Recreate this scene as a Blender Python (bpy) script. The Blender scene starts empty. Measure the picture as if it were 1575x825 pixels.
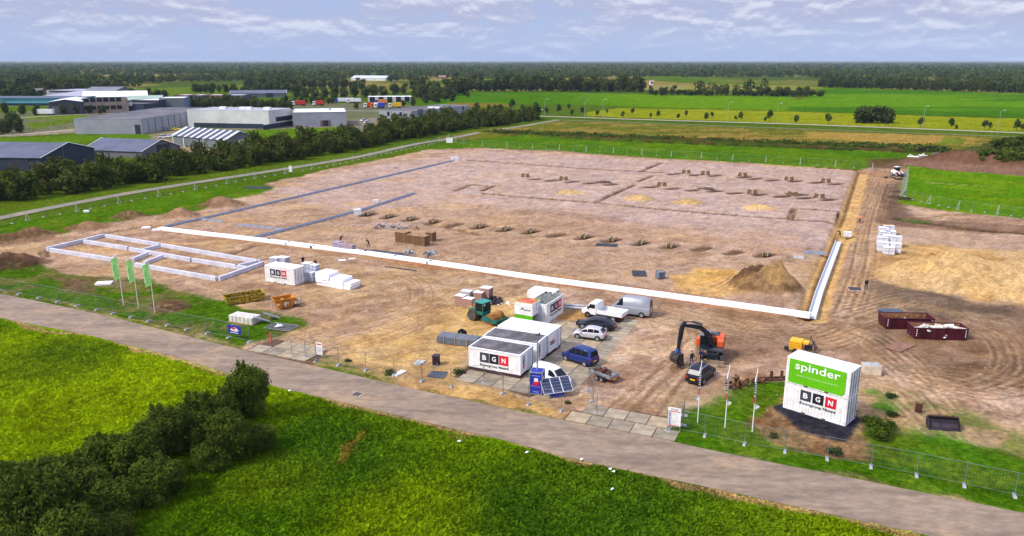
import bpy, bmesh, math, random
import numpy as np
from mathutils import Vector, Matrix
random.seed(7); rng=np.random.default_rng(7)
SC=bpy.context.scene; COL=SC.collection
# ---------------------------------------------------------------- camera, sky, sun, exposure
F=1200.; HY=94.; H=32.; CX=787.5; CY=412.5
TH=math.atan((CY-HY)/F); CT,ST=math.cos(TH),math.sin(TH)
cam=bpy.data.cameras.new('camera'); co=bpy.data.objects.new('camera',cam); COL.objects.link(co)
co.location=(0,0,H); co.rotation_euler=(math.pi/2-TH,0,0)
cam.sensor_width=36; cam.lens=F/1575*36; cam.clip_start=.5; cam.clip_end=60000
SC.camera=co
SC.view_settings.view_transform='Standard'; SC.view_settings.look='None'
SC.view_settings.exposure=0.72; SC.view_settings.gamma=1
SUN=Vector((-.80,-.38,.88)).normalized()
sl=bpy.data.lights.new('sun','SUN'); sl.energy=2.7; sl.angle=math.radians(10); sl.color=(1,.94,.84)
so=bpy.data.objects.new('sun',sl); COL.objects.link(so); so.location=(0,0,300)
so.rotation_euler=SUN.to_track_quat('Z','Y').to_euler()
W=bpy.data.worlds.new('World'); SC.world=W; W.use_nodes=True
def N(nt,t,**k):
    n=nt.nodes.new(t)
    for a,b in k.items():
        if a=='inp':
            for i,v in b.items(): n.inputs[i].default_value=v
        else: setattr(n,a,b)
    return n
def mth(nt,op,a,b=None,clamp=False):
    n=N(nt,'ShaderNodeMath',operation=op,use_clamp=clamp)
    for i,v in enumerate((a,b)):
        if v is None: continue
        if isinstance(v,(int,float)): n.inputs[i].default_value=v
        else: nt.links.new(v,n.inputs[i])
    return n.outputs[0]
def mixc(nt,fac,a,b,mode='MIX'):
    n=N(nt,'ShaderNodeMix',data_type='RGBA',blend_type=mode)
    for s,v in ((n.inputs[0],fac),(n.inputs[6],a),(n.inputs[7],b)):
        if isinstance(v,(int,float)): s.default_value=v
        elif isinstance(v,tuple): s.default_value=v if len(v)==4 else (*v,1)
        else: nt.links.new(v,s)
    return n.outputs[2]
def ramp(nt,fac,a,b):
    n=N(nt,'ShaderNodeMapRange',interpolation_type='SMOOTHSTEP',inp={1:a,2:b}); nt.links.new(fac,n.inputs[0]); return n.outputs[0]
def build_world():
    nt=W.node_tree; bg=nt.nodes['Background']; L=nt.links.new
    sky=N(nt,'ShaderNodeTexSky',sky_type='NISHITA',sun_disc=False,sun_elevation=math.asin(SUN.z),sun_rotation=math.atan2(SUN.x,SUN.y),air_density=1.0,dust_density=.6,ozone_density=2.0)
    tc=N(nt,'ShaderNodeTexCoord'); sep=N(nt,'ShaderNodeSeparateXYZ'); L(tc.outputs['Generated'],sep.inputs[0])
    z=mth(nt,'MAXIMUM',sep.outputs[2],0.0)
    # cumulus: noise over the direction, seamless all round; tops catch the light
    h2=mth(nt,'SQRT',mth(nt,'MAXIMUM',mth(nt,'SUBTRACT',1.0,mth(nt,'MULTIPLY',sep.outputs[2],sep.outputs[2])),.0004))
    ux=mth(nt,'DIVIDE',sep.outputs[0],h2); uy=mth(nt,'DIVIDE',sep.outputs[1],h2)
    def noise(sc,det,ro,off,dz=0.,zs=2.3):
        cb=N(nt,'ShaderNodeCombineXYZ'); L(ux,cb.inputs[0]); L(uy,cb.inputs[1]); L(mth(nt,'MULTIPLY',mth(nt,'POWER',mth(nt,'ADD',z,dz),.85),zs),cb.inputs[2])
        mp=N(nt,'ShaderNodeMapping',inp={1:off}); L(cb.outputs[0],mp.inputs[0])
        n=N(nt,'ShaderNodeTexNoise',inp={'Scale':sc,'Detail':det,'Roughness':ro,'Distortion':.25}); L(mp.outputs[0],n.inputs['Vector']); return n.outputs[0]
    n1=noise(10.,9,.64,(3.1,.4,0)); n1b=noise(10.,9,.64,(3.1,.4,0),.006); n3=noise(2.2,4,.5,(1.4,9,0))
    dens=mth(nt,'ADD',mth(nt,'MULTIPLY',n1,.75),mth(nt,'MULTIPLY',n3,.3))
    cover=ramp(nt,dens,.34,.54)
    lit=mth(nt,'MULTIPLY',ramp(nt,mth(nt,'SUBTRACT',n1,n1b),-.06,.13),ramp(nt,dens,.45,.60))
    k=1.0/.09
    shade=tuple(c*k for c in (.285,.305,.43)); bright=tuple(c*k for c in (.46,.475,.56))
    cc=mixc(nt,lit,shade,bright)
    blue=mixc(nt,ramp(nt,z,.0,.22),tuple(c*k for c in (.225,.31,.54)),tuple(c*k for c in (.155,.225,.46)))
    base=mixc(nt,.82,sky.outputs[0],blue)
    fade=ramp(nt,z,.0,.06)
    fac=mth(nt,'MULTIPLY',cover,mth(nt,'ADD',mth(nt,'MULTIPLY',fade,.72),.2))
    col=mixc(nt,fac,base,cc)
    # sky brightened overhead, out of view, for soft fill light (CIE overcast distribution)
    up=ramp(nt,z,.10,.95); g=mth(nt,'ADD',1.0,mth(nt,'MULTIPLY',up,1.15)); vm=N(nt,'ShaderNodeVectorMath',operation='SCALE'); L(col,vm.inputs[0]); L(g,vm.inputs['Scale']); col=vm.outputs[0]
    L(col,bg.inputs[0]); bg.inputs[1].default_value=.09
build_world()

# ---------------------------------------------------------------- helpers
def lin(r,g,b,k=1.0):
    f=lambda c:(c/255/12.92 if c<=10 else ((c/255+.055)/1.055)**2.4)/k
    return (f(r),f(g),f(b))
KA=1.75
def alb(r,g,b):
    a=lin(r,g,b); return (a[0]/1.78,a[1]/1.95,a[2]/2.55)
def G(x,y,z=0.):
    """ground point seen at photo position (x,y)"""
    u=x-CX; v=y-CY; t=(H-z)/(v*CT+F*ST)
    return Vector((u*t,(F*CT-v*ST)*t,z))
MATS={}
def mat(name,c,rough=.7,metal=0.,var=.12,vs=1.5,bump=0.,spec=.3,vc=None,coat=0.,emit=None):
    if name in MATS: return MATS[name]
    m=bpy.data.materials.new(name); m.use_nodes=True; nt=m.node_tree; p=nt.nodes['Principled BSDF']; L=nt.links.new
    p.inputs['Roughness'].default_value=rough; p.inputs['Metallic'].default_value=metal
    p.inputs['Specular IOR Level'].default_value=spec; p.inputs['Coat Weight'].default_value=coat
    if var>0:
        tc=N(nt,'ShaderNodeTexCoord'); n=N(nt,'ShaderNodeTexNoise',inp={'Scale':vs,'Detail':5,'Roughness':.65}); L(tc.outputs['Object'],n.inputs['Vector'])
        d=vc or tuple(x*(1-2.2*var) for x in c); b=tuple(min(1,x*(1+var)) for x in c)
        L(mixc(nt,ramp(nt,n.outputs[0],.32,.68),d,b),p.inputs['Base Color'])
        r=mth(nt,'ADD',mth(nt,'MULTIPLY',n.outputs[0],.25),rough-.12,True); L(r,p.inputs['Roughness'])
        if bump:
            bp=N(nt,'ShaderNodeBump',inp={'Strength':.6,'Distance':bump}); L(n.outputs[0],bp.inputs['Height']); L(bp.outputs[0],p.inputs['Normal'])
    else: p.inputs['Base Color'].default_value=(*c,1)
    MATS[name]=m; return m
class MB:
    def __init__(s): s.v=[]; s.f=[]; s.m=[]; s.k=0
    def add(s,vs,fs,M=None):
        o=len(s.v)
        for p in vs:
            p=Vector(p); s.v.append(tuple(M@p if M else p))
        for f in fs: s.f.append(tuple(i+o for i in f)); s.m.append(s.k)
        return s
    def mi(s,k): s.k=k; return s
    def box(s,c,d,rz=0,ry=0,rx=0,tp=1.):
        M=Matrix.Translation(c)@Matrix.Rotation(rz,4,'Z')@Matrix.Rotation(ry,4,'Y')@Matrix.Rotation(rx,4,'X')
        x,y,z=[a/2 for a in d]
        return s.add([(-x,-y,-z),(x,-y,-z),(x,y,-z),(-x,y,-z),(-x*tp,-y*tp,z),(x*tp,-y*tp,z),(x*tp,y*tp,z),(-x*tp,y*tp,z)],
          [(0,3,2,1),(4,5,6,7),(0,1,5,4),(1,2,6,5),(2,3,7,6),(3,0,4,7)],M)
    def bx(s,x0,x1,y0,y1,z0,z1): return s.box(((x0+x1)/2,(y0+y1)/2,(z0+z1)/2),(x1-x0,y1-y0,z1-z0))
    def tube(s,pts,r,n=6,r2=None):
        pts=[Vector(p) for p in pts]; rs=r if isinstance(r,(list,tuple)) else [r+( (r2 if r2 is not None else r)-r)*i/(len(pts)-1) for i in range(len(pts))]
        vs=[];fs=[]
        for i,p in enumerate(pts):
            d=(pts[min(i+1,len(pts)-1)]-pts[max(i-1,0)]).normalized()
            a=d.cross(Vector((0,0,1)) if abs(d.z)<.9 else Vector((1,0,0))).normalized(); b=d.cross(a)
            for k in range(n):
                t=2*math.pi*k/n; vs.append(p+(a*math.cos(t)+b*math.sin(t))*rs[i])
        for i in range(len(pts)-1):
            for k in range(n): fs.append((i*n+k,i*n+(k+1)%n,(i+1)*n+(k+1)%n,(i+1)*n+k))
        fs.append(tuple(range(n))); fs.append(tuple(reversed(range((len(pts)-1)*n,len(pts)*n))))
        return s.add(vs,fs)
    def cyl(s,c,r,h,ax='Z',n=16):
        v=Vector({'X':(1,0,0),'Y':(0,1,0),'Z':(0,0,1)}[ax])*h/2; c=Vector(c); return s.tube([c-v,c+v],r,n)
    def prism(s,prof,y0,y1):
        """profile in xz, extruded along y"""
        n=len(prof); vs=[(x,y0,z) for x,z in prof]+[(x,y1,z) for x,z in prof]
        fs=[tuple(range(n)),tuple(reversed(range(n,2*n)))]+[(i,n+i,n+(i+1)%n,(i+1)%n) for i in range(n)]
        return s.add(vs,fs)
    def quad(s,*p): return s.add(p,[tuple(range(len(p)))])
    def mesh(s,name,mats,smooth=False):
        me=bpy.data.meshes.new(name); me.from_pydata(s.v,[],s.f)
        for m in (mats if isinstance(mats,(list,tuple)) else [mats]): me.materials.append(m)
        me.polygons.foreach_set('material_index',s.m)
        if smooth: me.polygons.foreach_set('use_smooth',[True]*len(s.f))
        bm=bmesh.new(); bm.from_mesh(me); bmesh.ops.recalc_face_normals(bm,faces=bm.faces); bm.to_mesh(me); bm.free()
        return me
    def build(s,name,mats,parent=None,smooth=False,bevel=0.):
        o=bpy.data.objects.new(name,s.mesh(name,mats,smooth)); COL.objects.link(o)
        if parent is not None: o.parent=parent
        if bevel:
            b=o.modifiers.new('bevel','BEVEL'); b.width=bevel; b.segments=2; b.limit_method='ANGLE'; b.angle_limit=math.radians(40)
        return o
def tag(o,label=None,cat=None,group=None,kind=None):
    if label: o['label']=label
    if cat: o['category']=cat
    if group: o['group']=group
    if kind: o['kind']=kind
    return o
def thing(name,label,cat,loc=(0,0,0),rz=0.,group=None):
    o=bpy.data.objects.new(name,None); COL.objects.link(o); o.location=loc; o.rotation_euler=(0,0,rz); o.empty_display_size=.3
    return tag(o,label,cat,group)
def dup(root,loc=None,rz=None,label=None,group=None,sc=None):
    def cp(o,par):
        c=o.copy(); COL.objects.link(c); c.parent=par
        for ch in list(o.children): cp(ch,c)
        return c
    r=cp(root,None)
    if loc is not None: r.location=loc
    if rz is not None: r.rotation_euler=(0,0,rz)
    if sc is not None: r.scale=sc if isinstance(sc,(tuple,list)) else (sc,)*3
    if label: r['label']=label
    if group: r['group']=group
    return r
ORD=['first','second','third','fourth','fifth','sixth','seventh','eighth','ninth','tenth','eleventh','twelfth','thirteenth','fourteenth','fifteenth','sixteenth','seventeenth','eighteenth','nineteenth','twentieth','twenty-first','twenty-second','twenty-third','twenty-fourth','twenty-fifth','twenty-sixth','twenty-seventh','twenty-eighth','twenty-ninth','thirtieth','thirty-first','thirty-second']
def fit(a,b,c,z=0.,cz=None):
    """box whose corners front-left a, front-right b, back-right c stand at photo points, at height z -> centre, yaw, length, depth"""
    A,B,C_=G(*a,z),G(*b,z),G(*c,z if cz is None else cz)
    u=(B-A); L=u.length; yaw=math.atan2(u.y,u.x); u.normalize(); n=Vector((-u.y,u.x,0)); D=abs((C_-B).dot(n))
    c0=(A+B)/2+n*D/2; return Vector((c0.x,c0.y,0)),yaw,L,D
TXT={}
def text_geo(s,bold=0.):
    k=(s,bold)
    if k not in TXT:
        cu=bpy.data.curves.new('t','FONT'); cu.body=s; cu.size=1; cu.offset=bold; cu.resolution_u=2; cu.align_x='LEFT'
        o=bpy.data.objects.new('t',cu); COL.objects.link(o); bpy.context.view_layer.update()
        me=o.to_mesh(); vs=[(v.co.x,v.co.y) for v in me.vertices]; fs=[tuple(p.vertices) for p in me.polygons]
        o.to_mesh_clear(); bpy.data.objects.remove(o); bpy.data.curves.remove(cu)
        x0=min(v[0] for v in vs);x1=max(v[0] for v in vs);y0=min(v[1] for v in vs);y1=max(v[1] for v in vs)
        TXT[k]=([(x-x0,y-y0) for x,y in vs],fs,x1-x0,y1-y0)
    return TXT[k]
def put_text(name,s,o,U,V,Nn,width,height,m,parent,bold=0.,off=.012):
    """lettering on a face: o=lower-left corner"""
    vs,fs,w,h=text_geo(s,bold); o,U,V,Nn=[Vector(a) for a in (o,U,V,Nn)]
    b=MB(); b.add([o+U*(x/w*width)+V*(y/h*height)+Nn*off for x,y in vs],fs)
    ob=bpy.data.objects.new(name,None); bpy.data.objects.remove(ob)
    me=bpy.data.meshes.new(name); me.from_pydata(b.v,[],b.f); me.materials.append(m)
    ob=bpy.data.objects.new(name,me); COL.objects.link(ob); ob.parent=parent; return ob
M_=mat
white=M_('white_paint',(.80,.80,.80),.55,var=.10,vs=1.6,vc=(.66,.64,.60))
offwhite=M_('off_white',(.70,.70,.70),.6,var=.06,vs=.9)
dark=M_('dark_rubber',(.03,.03,.035),.7,var=.15)
black=M_('black_plastic',(.015,.015,.018),.5,var=0)
steel=M_('galvanised_steel',(.34,.36,.38),.5,.5,var=.15,vs=3)
steeldk=M_('dark_steel',(.10,.11,.13),.5,.3,var=.2,vs=3)
glass=M_('car_glass',(.010,.013,.018),.28,var=0,spec=.2)
logo_dk=M_('logo_slate',(.045,.047,.065),.5,var=0); logo_bk=M_('logo_black',(.012,.012,.02),.5,var=0); logo_rd=M_('logo_red',(.62,.012,.03),.5,var=0)
ltr_w=M_('letter_white',(.8,.8,.8),.5,var=0)
concrete=M_('slab_concrete',alb(205,188,175),.85,var=.14,vs=.8,bump=.01)
foamw=M_('white_foam',(.9,.9,.92),.7,var=.03,vs=.5)
wood=M_('raw_timber',(.42,.30,.15),.8,var=.2,vs=4)
rust=M_('rusty_steel',(.13,.055,.028),.85,var=.35,vs=4,bump=.02)
# ---------------------------------------------------------------- terrain
def vnoise(x,y,seed=0):
    xi=np.floor(x).astype(np.int64); yi=np.floor(y).astype(np.int64); xf=x-xi; yf=y-yi
    def h(a,b):
        n=(a*374761393+b*668265263+seed*974634777)&0xffffffff
        n=((n^(n>>13))*1274126177)&0xffffffff; n=n^(n>>16); return (n&0xffff)/65535.
    u=xf*xf*(3-2*xf); w=yf*yf*(3-2*yf)
    return (h(xi,yi)*(1-u)+h(xi+1,yi)*u)*(1-w)+(h(xi,yi+1)*(1-u)+h(xi+1,yi+1)*u)*w
def fbm(x,y,sc,oc=4,seed=0,ro=.55):
    a=1.;s=0.;t=0.
    for i in range(oc): s=s+a*vnoise(x/sc*2**i+i*17.3,y/sc*2**i+i*9.1,seed+i); t+=a; a*=ro
    return s/t
def sst(a,b,x):
    t=np.clip((x-a)/(b-a),0,1); return t*t*(3-2*t)
def W2(pts): return [tuple(G(*p)[:2]) for p in pts]
def dline(X,Y,pts,closed=False):
    d=np.full(X.shape,1e9); n=len(pts)
    for i in range(n if closed else n-1):
        ax,ay=pts[i];bx,by=pts[(i+1)%n]; vx,vy=bx-ax,by-ay; l=vx*vx+vy*vy+1e-9
        t=np.clip(((X-ax)*vx+(Y-ay)*vy)/l,0,1); d=np.minimum(d,np.hypot(X-ax-t*vx,Y-ay-t*vy))
    return d
def inside(X,Y,pts):
    r=np.zeros(X.shape,bool); n=len(pts); j=n-1
    for i in range(n):
        xi,yi=pts[i];xj,yj=pts[j]
        if yi!=yj:
            r^=((yi>Y)!=(yj>Y))&(X<(xj-xi)*(Y-yi)/(yj-yi)+xi)
        j=i
    return r
def curve(pts,n=8):
    """smooth (Catmull-Rom) line through the points"""
    P=[pts[0]]+list(pts)+[pts[-1]]; out=[]
    for i in range(1,len(P)-2):
        for k in range(n):
            t=k/n; a,b,c,d=[np.array(P[i+j]) for j in (-1,0,1,2)]
            out.append(tuple(.5*((2*b)+(-a+c)*t+(2*a-5*b+4*c-d)*t*t+(-a+3*b-3*c+d)*t**3)))
    out.append(tuple(P[-2])); return out
# polar-ish tessellation, finer near the place's centre of interest
px1024=F*1024/1575
tanc=np.concatenate([-np.geomspace(3.2,.76,22)[:-1],np.linspace(-.75,.75,721),np.geomspace(.76,3.2,22)[1:]])
yy=np.concatenate([np.array([.12,.3,.6,.9,1.3,1.8,2.4,3.]),np.arange(3.6,60,.62),np.arange(60,500,.8),np.arange(502,900,6)])  # in render rows under the horizon
def row_dist(r):
    v=(HY-CY)+r*1575/1024; return H*(F*CT-v*ST)/(v*CT+F*ST)
Dr=np.array([row_dist(r) for r in yy]); Dr=Dr[Dr>8]
Dr=np.sort(Dr); nr=len(Dr); nc=len(tanc)
GX=(Dr[:,None]*tanc[None,:]); GY=np.repeat(Dr[:,None],nc,1)
X=GX.ravel(); Y=GY.ravel()
wn1=fbm(X,Y,7,3,11)-.5; wn2=fbm(X,Y,7,3,23)-.5; wn3=fbm(X,Y,1.6,3,31)-.5; wn4=fbm(X,Y,1.6,3,37)-.5
WX=X+wn1*3.4+wn3*.9; WY=Y+wn2*3.4+wn4*.9
FX=X+(fbm(X,Y,60,3,41)-.5)*14; FY=Y+(fbm(X,Y,60,3,43)-.5)*14
Z=np.zeros_like(X); C=np.zeros((len(X),3))
def lerp(i,m,c):
    m=m[:,None]; C[i]=C[i]*(1-m)+np.array(c)*m
def sub(pts,pad):
    xs=[p[0] for p in pts];ys=[p[1] for p in pts]
    return np.nonzero((X>min(xs)-pad)&(X<max(xs)+pad)&(Y>min(ys)-pad)&(Y<max(ys)+pad))[0]
def pmask(pts,soft=1.,warp=1):
    w=W2(pts); i=sub(w,soft*3+6); 
    xx,yy_=((X,Y),(WX,WY),(FX,FY))[warp]; x=xx[i];y=yy_[i]
    s=np.where(inside(x,y,w),1,-1)*dline(x,y,w,True); return i,sst(-soft,soft,s)
def poly(pts,c,soft=1.,warp=1,k=1.):
    i,m=pmask(pts,soft,warp); lerp(i,m*k,alb(*c))
def line(pts,w,c,k=1.,soft=.3,warp=0,smooth=False,depth=0.):
    p=W2(pts); p=curve(p) if smooth else p
    i=sub(p,w+soft+4); x,y=((X,Y),(WX,WY))[warp]; d=dline(x[i],y[i],p); m=1-sst(w/2-soft*.5,w/2+soft,d)
    if c: lerp(i,m*k,alb(*c))
    if depth: Z[i]-=depth*m
def tracks(pts,c=(128,96,80),k=.55,gauge=1.9,w=.42,depth=.03,reps=1,jit=.8):
    k*=.62
    """wheel ruts: two parallel strips per pass"""
    for r in range(reps):
        p=curve(W2(pts)); jx,jy=random.uniform(-jit,jit),random.uniform(-jit,jit)
        for s in (-1,1):
            q=[]
            for a in range(len(p)):
                b=p[min(a+1,len(p)-1)];z=p[max(a-1,0)]; dx,dy=b[0]-z[0],b[1]-z[1]; l=math.hypot(dx,dy)+1e-6
                q.append((p[a][0]-dy/l*s*gauge/2+jx,p[a][1]+dx/l*s*gauge/2+jy))
            i=sub(q,2); d=dline(X[i]+wn3[i]*.25,Y[i]+wn4[i]*.25,q); m=1-sst(w*.3,w*.75,d)
            n=-.35+2.3*fbm(X[i],Y[i],4.5,3,77+r); lerp(i,np.clip(m*k*n,0,1),alb(*c)); Z[i]-=depth*m
            e=np.exp(-((d-w*.95)/.18)**2); Z[i]+=depth*.6*e; lerp(i,e*.25*np.clip(n,0,1),alb(225,196,168))
def heap(p,rx,ry,h,c=None,c2=None,pw=1.3,rot=0.,seed=5,rough=.35):
    g=G(*p); i=np.nonzero((abs(X-g.x)<max(rx,ry)*1.6)&(abs(Y-g.y)<max(rx,ry)*1.6))[0]
    dx=X[i]-g.x+wn1[i]*1.2;dy=Y[i]-g.y+wn2[i]*1.2; cr,sr=math.cos(rot),math.sin(rot)
    r=np.hypot((dx*cr+dy*sr)/rx,(-dx*sr+dy*cr)/ry); m=np.clip(1-r,0,1)**pw
    n=fbm(X[i],Y[i],max(rx,ry)*.35,4,seed)
    Z[i]+=h*m*(1-rough+2*rough*n)
    if c: lerp(i,sst(0,.16,m)*(.75+.25*n),np.array(alb(*c)))
    if c2: lerp(i,sst(.45,.6,n)*sst(0,.16,m)*.6,np.array(alb(*c2)))
# --- grass everywhere, browner and duller with distance
n_big=fbm(X,Y,55,4,3); n_mid=fbm(X,Y,9,4,4); n_sm=fbm(X,Y,1.3,3,6)
C[:]=np.array(alb(98,136,28))
C[:]=C*(1-.0)+0
def lerpall(m,c): 
    global C
    C=C*(1-m[:,None])+np.array(alb(*c))*m[:,None]
lerpall(sst(.42,.6,n_big)*.5,(122,150,42))
far=sst(330,1200,Y)
# farmland patchwork far off
lerpall(far*sst(.5,.53,fbm(X*.7,Y*.35,140,2,51)),(138,146,74))
lerpall(far*sst(.56,.6,fbm(X*.7,Y*.3,170,2,57)),(92,122,50))
lerpall(far*sst(.62,.65,fbm(X*.7,Y*.3,110,2,59)),(168,160,96))
# foreground meadow
fgp=[(-700,380),(0,489),(150,510),(400,575),(640,636),(800,672),(990,729),(1200,775),(1460,830),(2200,1100),(2200,3000),(-2500,3000)]
i,m=pmask(fgp,.4,0)
lerp(i,m,alb(90,124,8))
lerp(i,m*sst(.40,.62,n_mid[i])*.7,alb(118,150,10)); lerp(i,m*sst(.52,.66,fbm(X[i],Y[i],3.5,3,61))*.55,alb(66,100,8))
lerp(i,m*sst(.5,.62,fbm(X[i],Y[i],22,2,63))*.45,alb(136,162,10))
for cc,rr,kk in (((250,560),30,.4),((120,600),26,.35),((60,640),22,.4),((40,540),16,.4),((620,790),9,.45),((420,735),6,.4),((1350,800),18,.4)):
    g=G(*cc); d=np.hypot((WX-g.x),(WY-g.y)); j=np.nonzero(d<rr)[0]; lerp(j,(1-sst(rr*.3,rr,d[j]))*kk,alb(168,186,8))
for cc,rr,kk in (((80,560),9,.5),((500,700),11,.5),((900,790),13,.5),((1100,790),9,.35),((130,530),9,.4)):
    g=G(*cc); d=np.hypot((WX-g.x),(WY-g.y)); j=np.nonzero(d<rr)[0]; lerp(j,(1-sst(rr*.3,rr,d[j]))*kk,alb(60,100,18))
line([(542,666),(528,680),(524,692),(512,708)],.7,(150,120,40),.7,.5,1)
line([(690,668),(705,672)],.5,(150,130,60),.5,.4,1)
road_n=[(-420,384),(-60,440),(0,452),(100,472),(200,495),(300,520),(380,540),(480,562),(600,590),(700,612),(800,633),(868,647),(1025,677),(1100,694),(1210,716),(1300,733),(1420,758),(1575,789),(1700,816),(2150,915)]
road_s=[(-420,416),(-60,475),(0,489),(80,505),(130,514),(200,532),(270,549),(345,573),(430,596),(520,617),(640,646),(700,660),(787,680),(860,701),(1000,731),(1100,752),(1200,774),(1330,803),(1460,831),(1600,862),(2000,962)]
line(road_s,.6,(200,160,100),.8,.35,1)
# field parcels
poly([(640,160),(690,141),(800,141),(1000,146),(1212,149),(1228,155),(1195,171),(1000,165.5),(900,162),(790,161),(700,164)],(92,150,20),2,2)
poly([(1264,135.5),(1420,139),(1640,147),(1640,184),(1195,170.5),(1222,157)],(84,146,22),2,2)
i,m=pmask([(1264,135.5),(1420,139),(1640,147),(1640,184),(1195,170.5),(1222,157)],2,2)
lerp(i,m*sst(.42,.6,fbm(X[i]*.5,Y[i]*1.0,60,3,71))*.75,alb(128,186,22))
i,m=pmask([(640,160),(690,141),(800,141),(1000,146),(1212,149),(1228,155),(1195,171),(1000,165.5),(900,162),(790,161),(700,164)],2,2)
lerp(i,m*sst(20,120,X[i])*.55,alb(140,196,16))
poly([(700,163),(900,163),(1000,167),(900,176),(830,178),(700,178)],(104,136,44),2,2)
poly([(905,172),(960,167),(1200,171.5),(1640,185),(1640,207),(1200,190),(1000,182),(900,178)],(164,186,26),1.5,2)
i,m=pmask([(905,172),(960,167),(1200,171.5),(1640,185),(1640,207),(1200,190),(1000,182),(900,178)],1.5,2)
lerp(i,m*sst(.45,.6,fbm(X[i],Y[i]*1.6,26,3,75))*.5,alb(192,194,60))
line([(700,161),(851,161.5),(978,165),(1195,170.8),(1400,176),(1640,184.5)],4,(70,88,30),.6,2)
poly([(690,158),(770,159),(800,163),(700,166)],(170,140,80),2,2,.8)
poly([(880,137),(1210,141),(1270,135),(1210,131),(900,132)],(176,178,84),4,2,.8)
poly([(160,138),(400,131),(520,127),(430,150),(160,160)],(118,152,48),4,2)
poly([(470,140),(700,128),(720,134),(560,147),(440,150)],(150,156,74),4,2,.8)
poly([(990,131),(1060,132),(1040,139),(985,138)],(190,180,140),3,2,.6)
# rough strip between the back road and the ditch
poly([(660,214),(740,200),(870,186),(1000,191),(1200,198),(1400,205.5),(1640,216),(1640,250),(1440,240),(1200,224),(1000,217),(800,207),(720,215)],(140,146,62),2,1)
i,m=pmask([(740,200),(870,186),(1000,191),(1200,198),(1400,205.5),(1640,216),(1640,240),(1440,232),(1200,222),(1000,212),(800,203)],2,1)
lerp(i,m*sst(.42,.58,fbm(X[i],Y[i]*2,18,4,81))*.8,alb(190,166,92)); lerp(i,m*sst(.5,.6,fbm(X[i],Y[i]*2,9,3,82))*.6,alb(96,126,36))
poly([(1240,203),(1400,207),(1500,212),(1500,221),(1400,222),(1240,212)],(212,180,104),2,1,.85)
poly([(1455,210),(1492,214),(1480,222),(1440,222)],(120,160,40),1.5,1,.8)
poly([(735,203),(810,203),(1000,211),(1200,218),(1440,228),(1480,238),(1400,238),(1200,225),(1000,218),(780,209)],(84,104,40),1.6,1)
i,m=pmask([(735,203),(810,203),(1000,211),(1200,218),(1440,228),(1480,238),(1400,238),(1200,225),(1000,218),(780,209)],1.6,1)
Z[i]+=m*1.1*fbm(X[i],Y[i],5,3,85); lerp(i,m*sst(.5,.6,fbm(X[i],Y[i],7,3,86))*.7,alb(126,98,72))
line([(800,210),(1000,219),(1200,226),(1340,232),(1450,236)],3.2,(58,50,42),.9,1.2,1,depth=1.0)
# bright mown grass behind the site
bg_=[(640,232),(700,219),(800,209),(1000,219),(1200,226.5),(1340,233),(1400,238),(1445,243),(1350,262),(1320,262),(1200,254),(1000,243),(760,229)]
poly(bg_,(96,150,22),1,1); i,m=pmask(bg_,1,1); lerp(i,m*sst(.45,.6,fbm(X[i],Y[i],8,3,91))*.6,alb(130,168,34))
# land left of the cycle path: industrial yards
poly([(-300,260),(0,212),(190,206),(300,196),(460,196),(560,190),(520,205),(380,222),(250,215),(130,218),(0,232),(-300,300)],(112,158,30),3,2)
poly([(-300,190),(40,172),(290,160),(600,158),(700,172),(690,190),(590,198),(430,194),(290,198),(100,204),(-300,215)],(150,150,140),3,2,.7)
poly([(40,190),(115,182),(115,187),(50,199)],(118,150,44),2,1); poly([(40,178),(133,172),(133,182),(40,184)],(128,164,30),2,1)
poly([(0,208),(60,203),(116,198),(117,204),(60,208),(-60,214)],(196,186,182),1,1)
poly([(225,218),(262,210),(270,222),(350,228),(380,232),(345,246),(280,240)],(206,182,168),1.5,1)
poly([(430,190),(450,187),(560,184),(580,180),(590,200),(560,205),(540,195),(450,198),(425,199),(300,202)],(172,166,164),1.5,1,.9)
poly([(-50,275),(120,262),(180,240),(60,268)],(186,168,160),1.5,1,.8)
poly([(225,193),(282,183),(300,188),(262,212),(235,216)],(184,170,160),1.5,1,.8)
# --- the building site: bare earth
SITE=[(-250,430),(-40,384),(0,377),(60,368),(130,350),(230,333),(300,325),(350,305),(420,292),(408,284),(440,276),(520,258),(600,243),(660,230),(740,227.5),(850,232),(1000,243),(1200,254),(1320,262),(1352,256),(1400,243),(1460,237),(1640,244),(1640,880),(1420,757),(1300,731),(1210,714),(1100,692),(1025,675),(868,645),(800,631),(700,610),(600,588),(480,560),(380,538),(345,531),(300,520),(200,493),(100,470),(0,450),(-60,438)]
i,m=pmask(SITE,.6,1)
site_m=np.zeros(len(X)); site_m[i]=m
lerp(i,m,alb(199,172,157))
nb=fbm(X[i],Y[i],26,4,101); nm=fbm(X[i],Y[i],6,4,102); nst=fbm(X[i]*.9+Y[i]*.44,(-X[i]*.44+Y[i]*.9)*4.5,16,4,103)
lerp(i,m*sst(.48,.62,nb)*.7,alb(176,144,122)); lerp(i,m*sst(.5,.64,nm)*.5,alb(214,188,166)); lerp(i,m*sst(.48,.62,nst)*.65,alb(158,126,106)); lerp(i,m*sst(.54,.66,fbm(X[i]*.9+Y[i]*.44,(-X[i]*.44+Y[i]*.9)*5,9,4,111))*.5,alb(216,190,164)); lerp(i,m*sst(.56,.66,fbm(X[i],Y[i],2.4,3,113))*.45*sst(200,120,Y[i]),alb(140,106,84))
lerp(i,m*sst(.55,.72,fbm(X[i],Y[i],12,4,105))*.5,alb(206,176,138))
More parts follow.
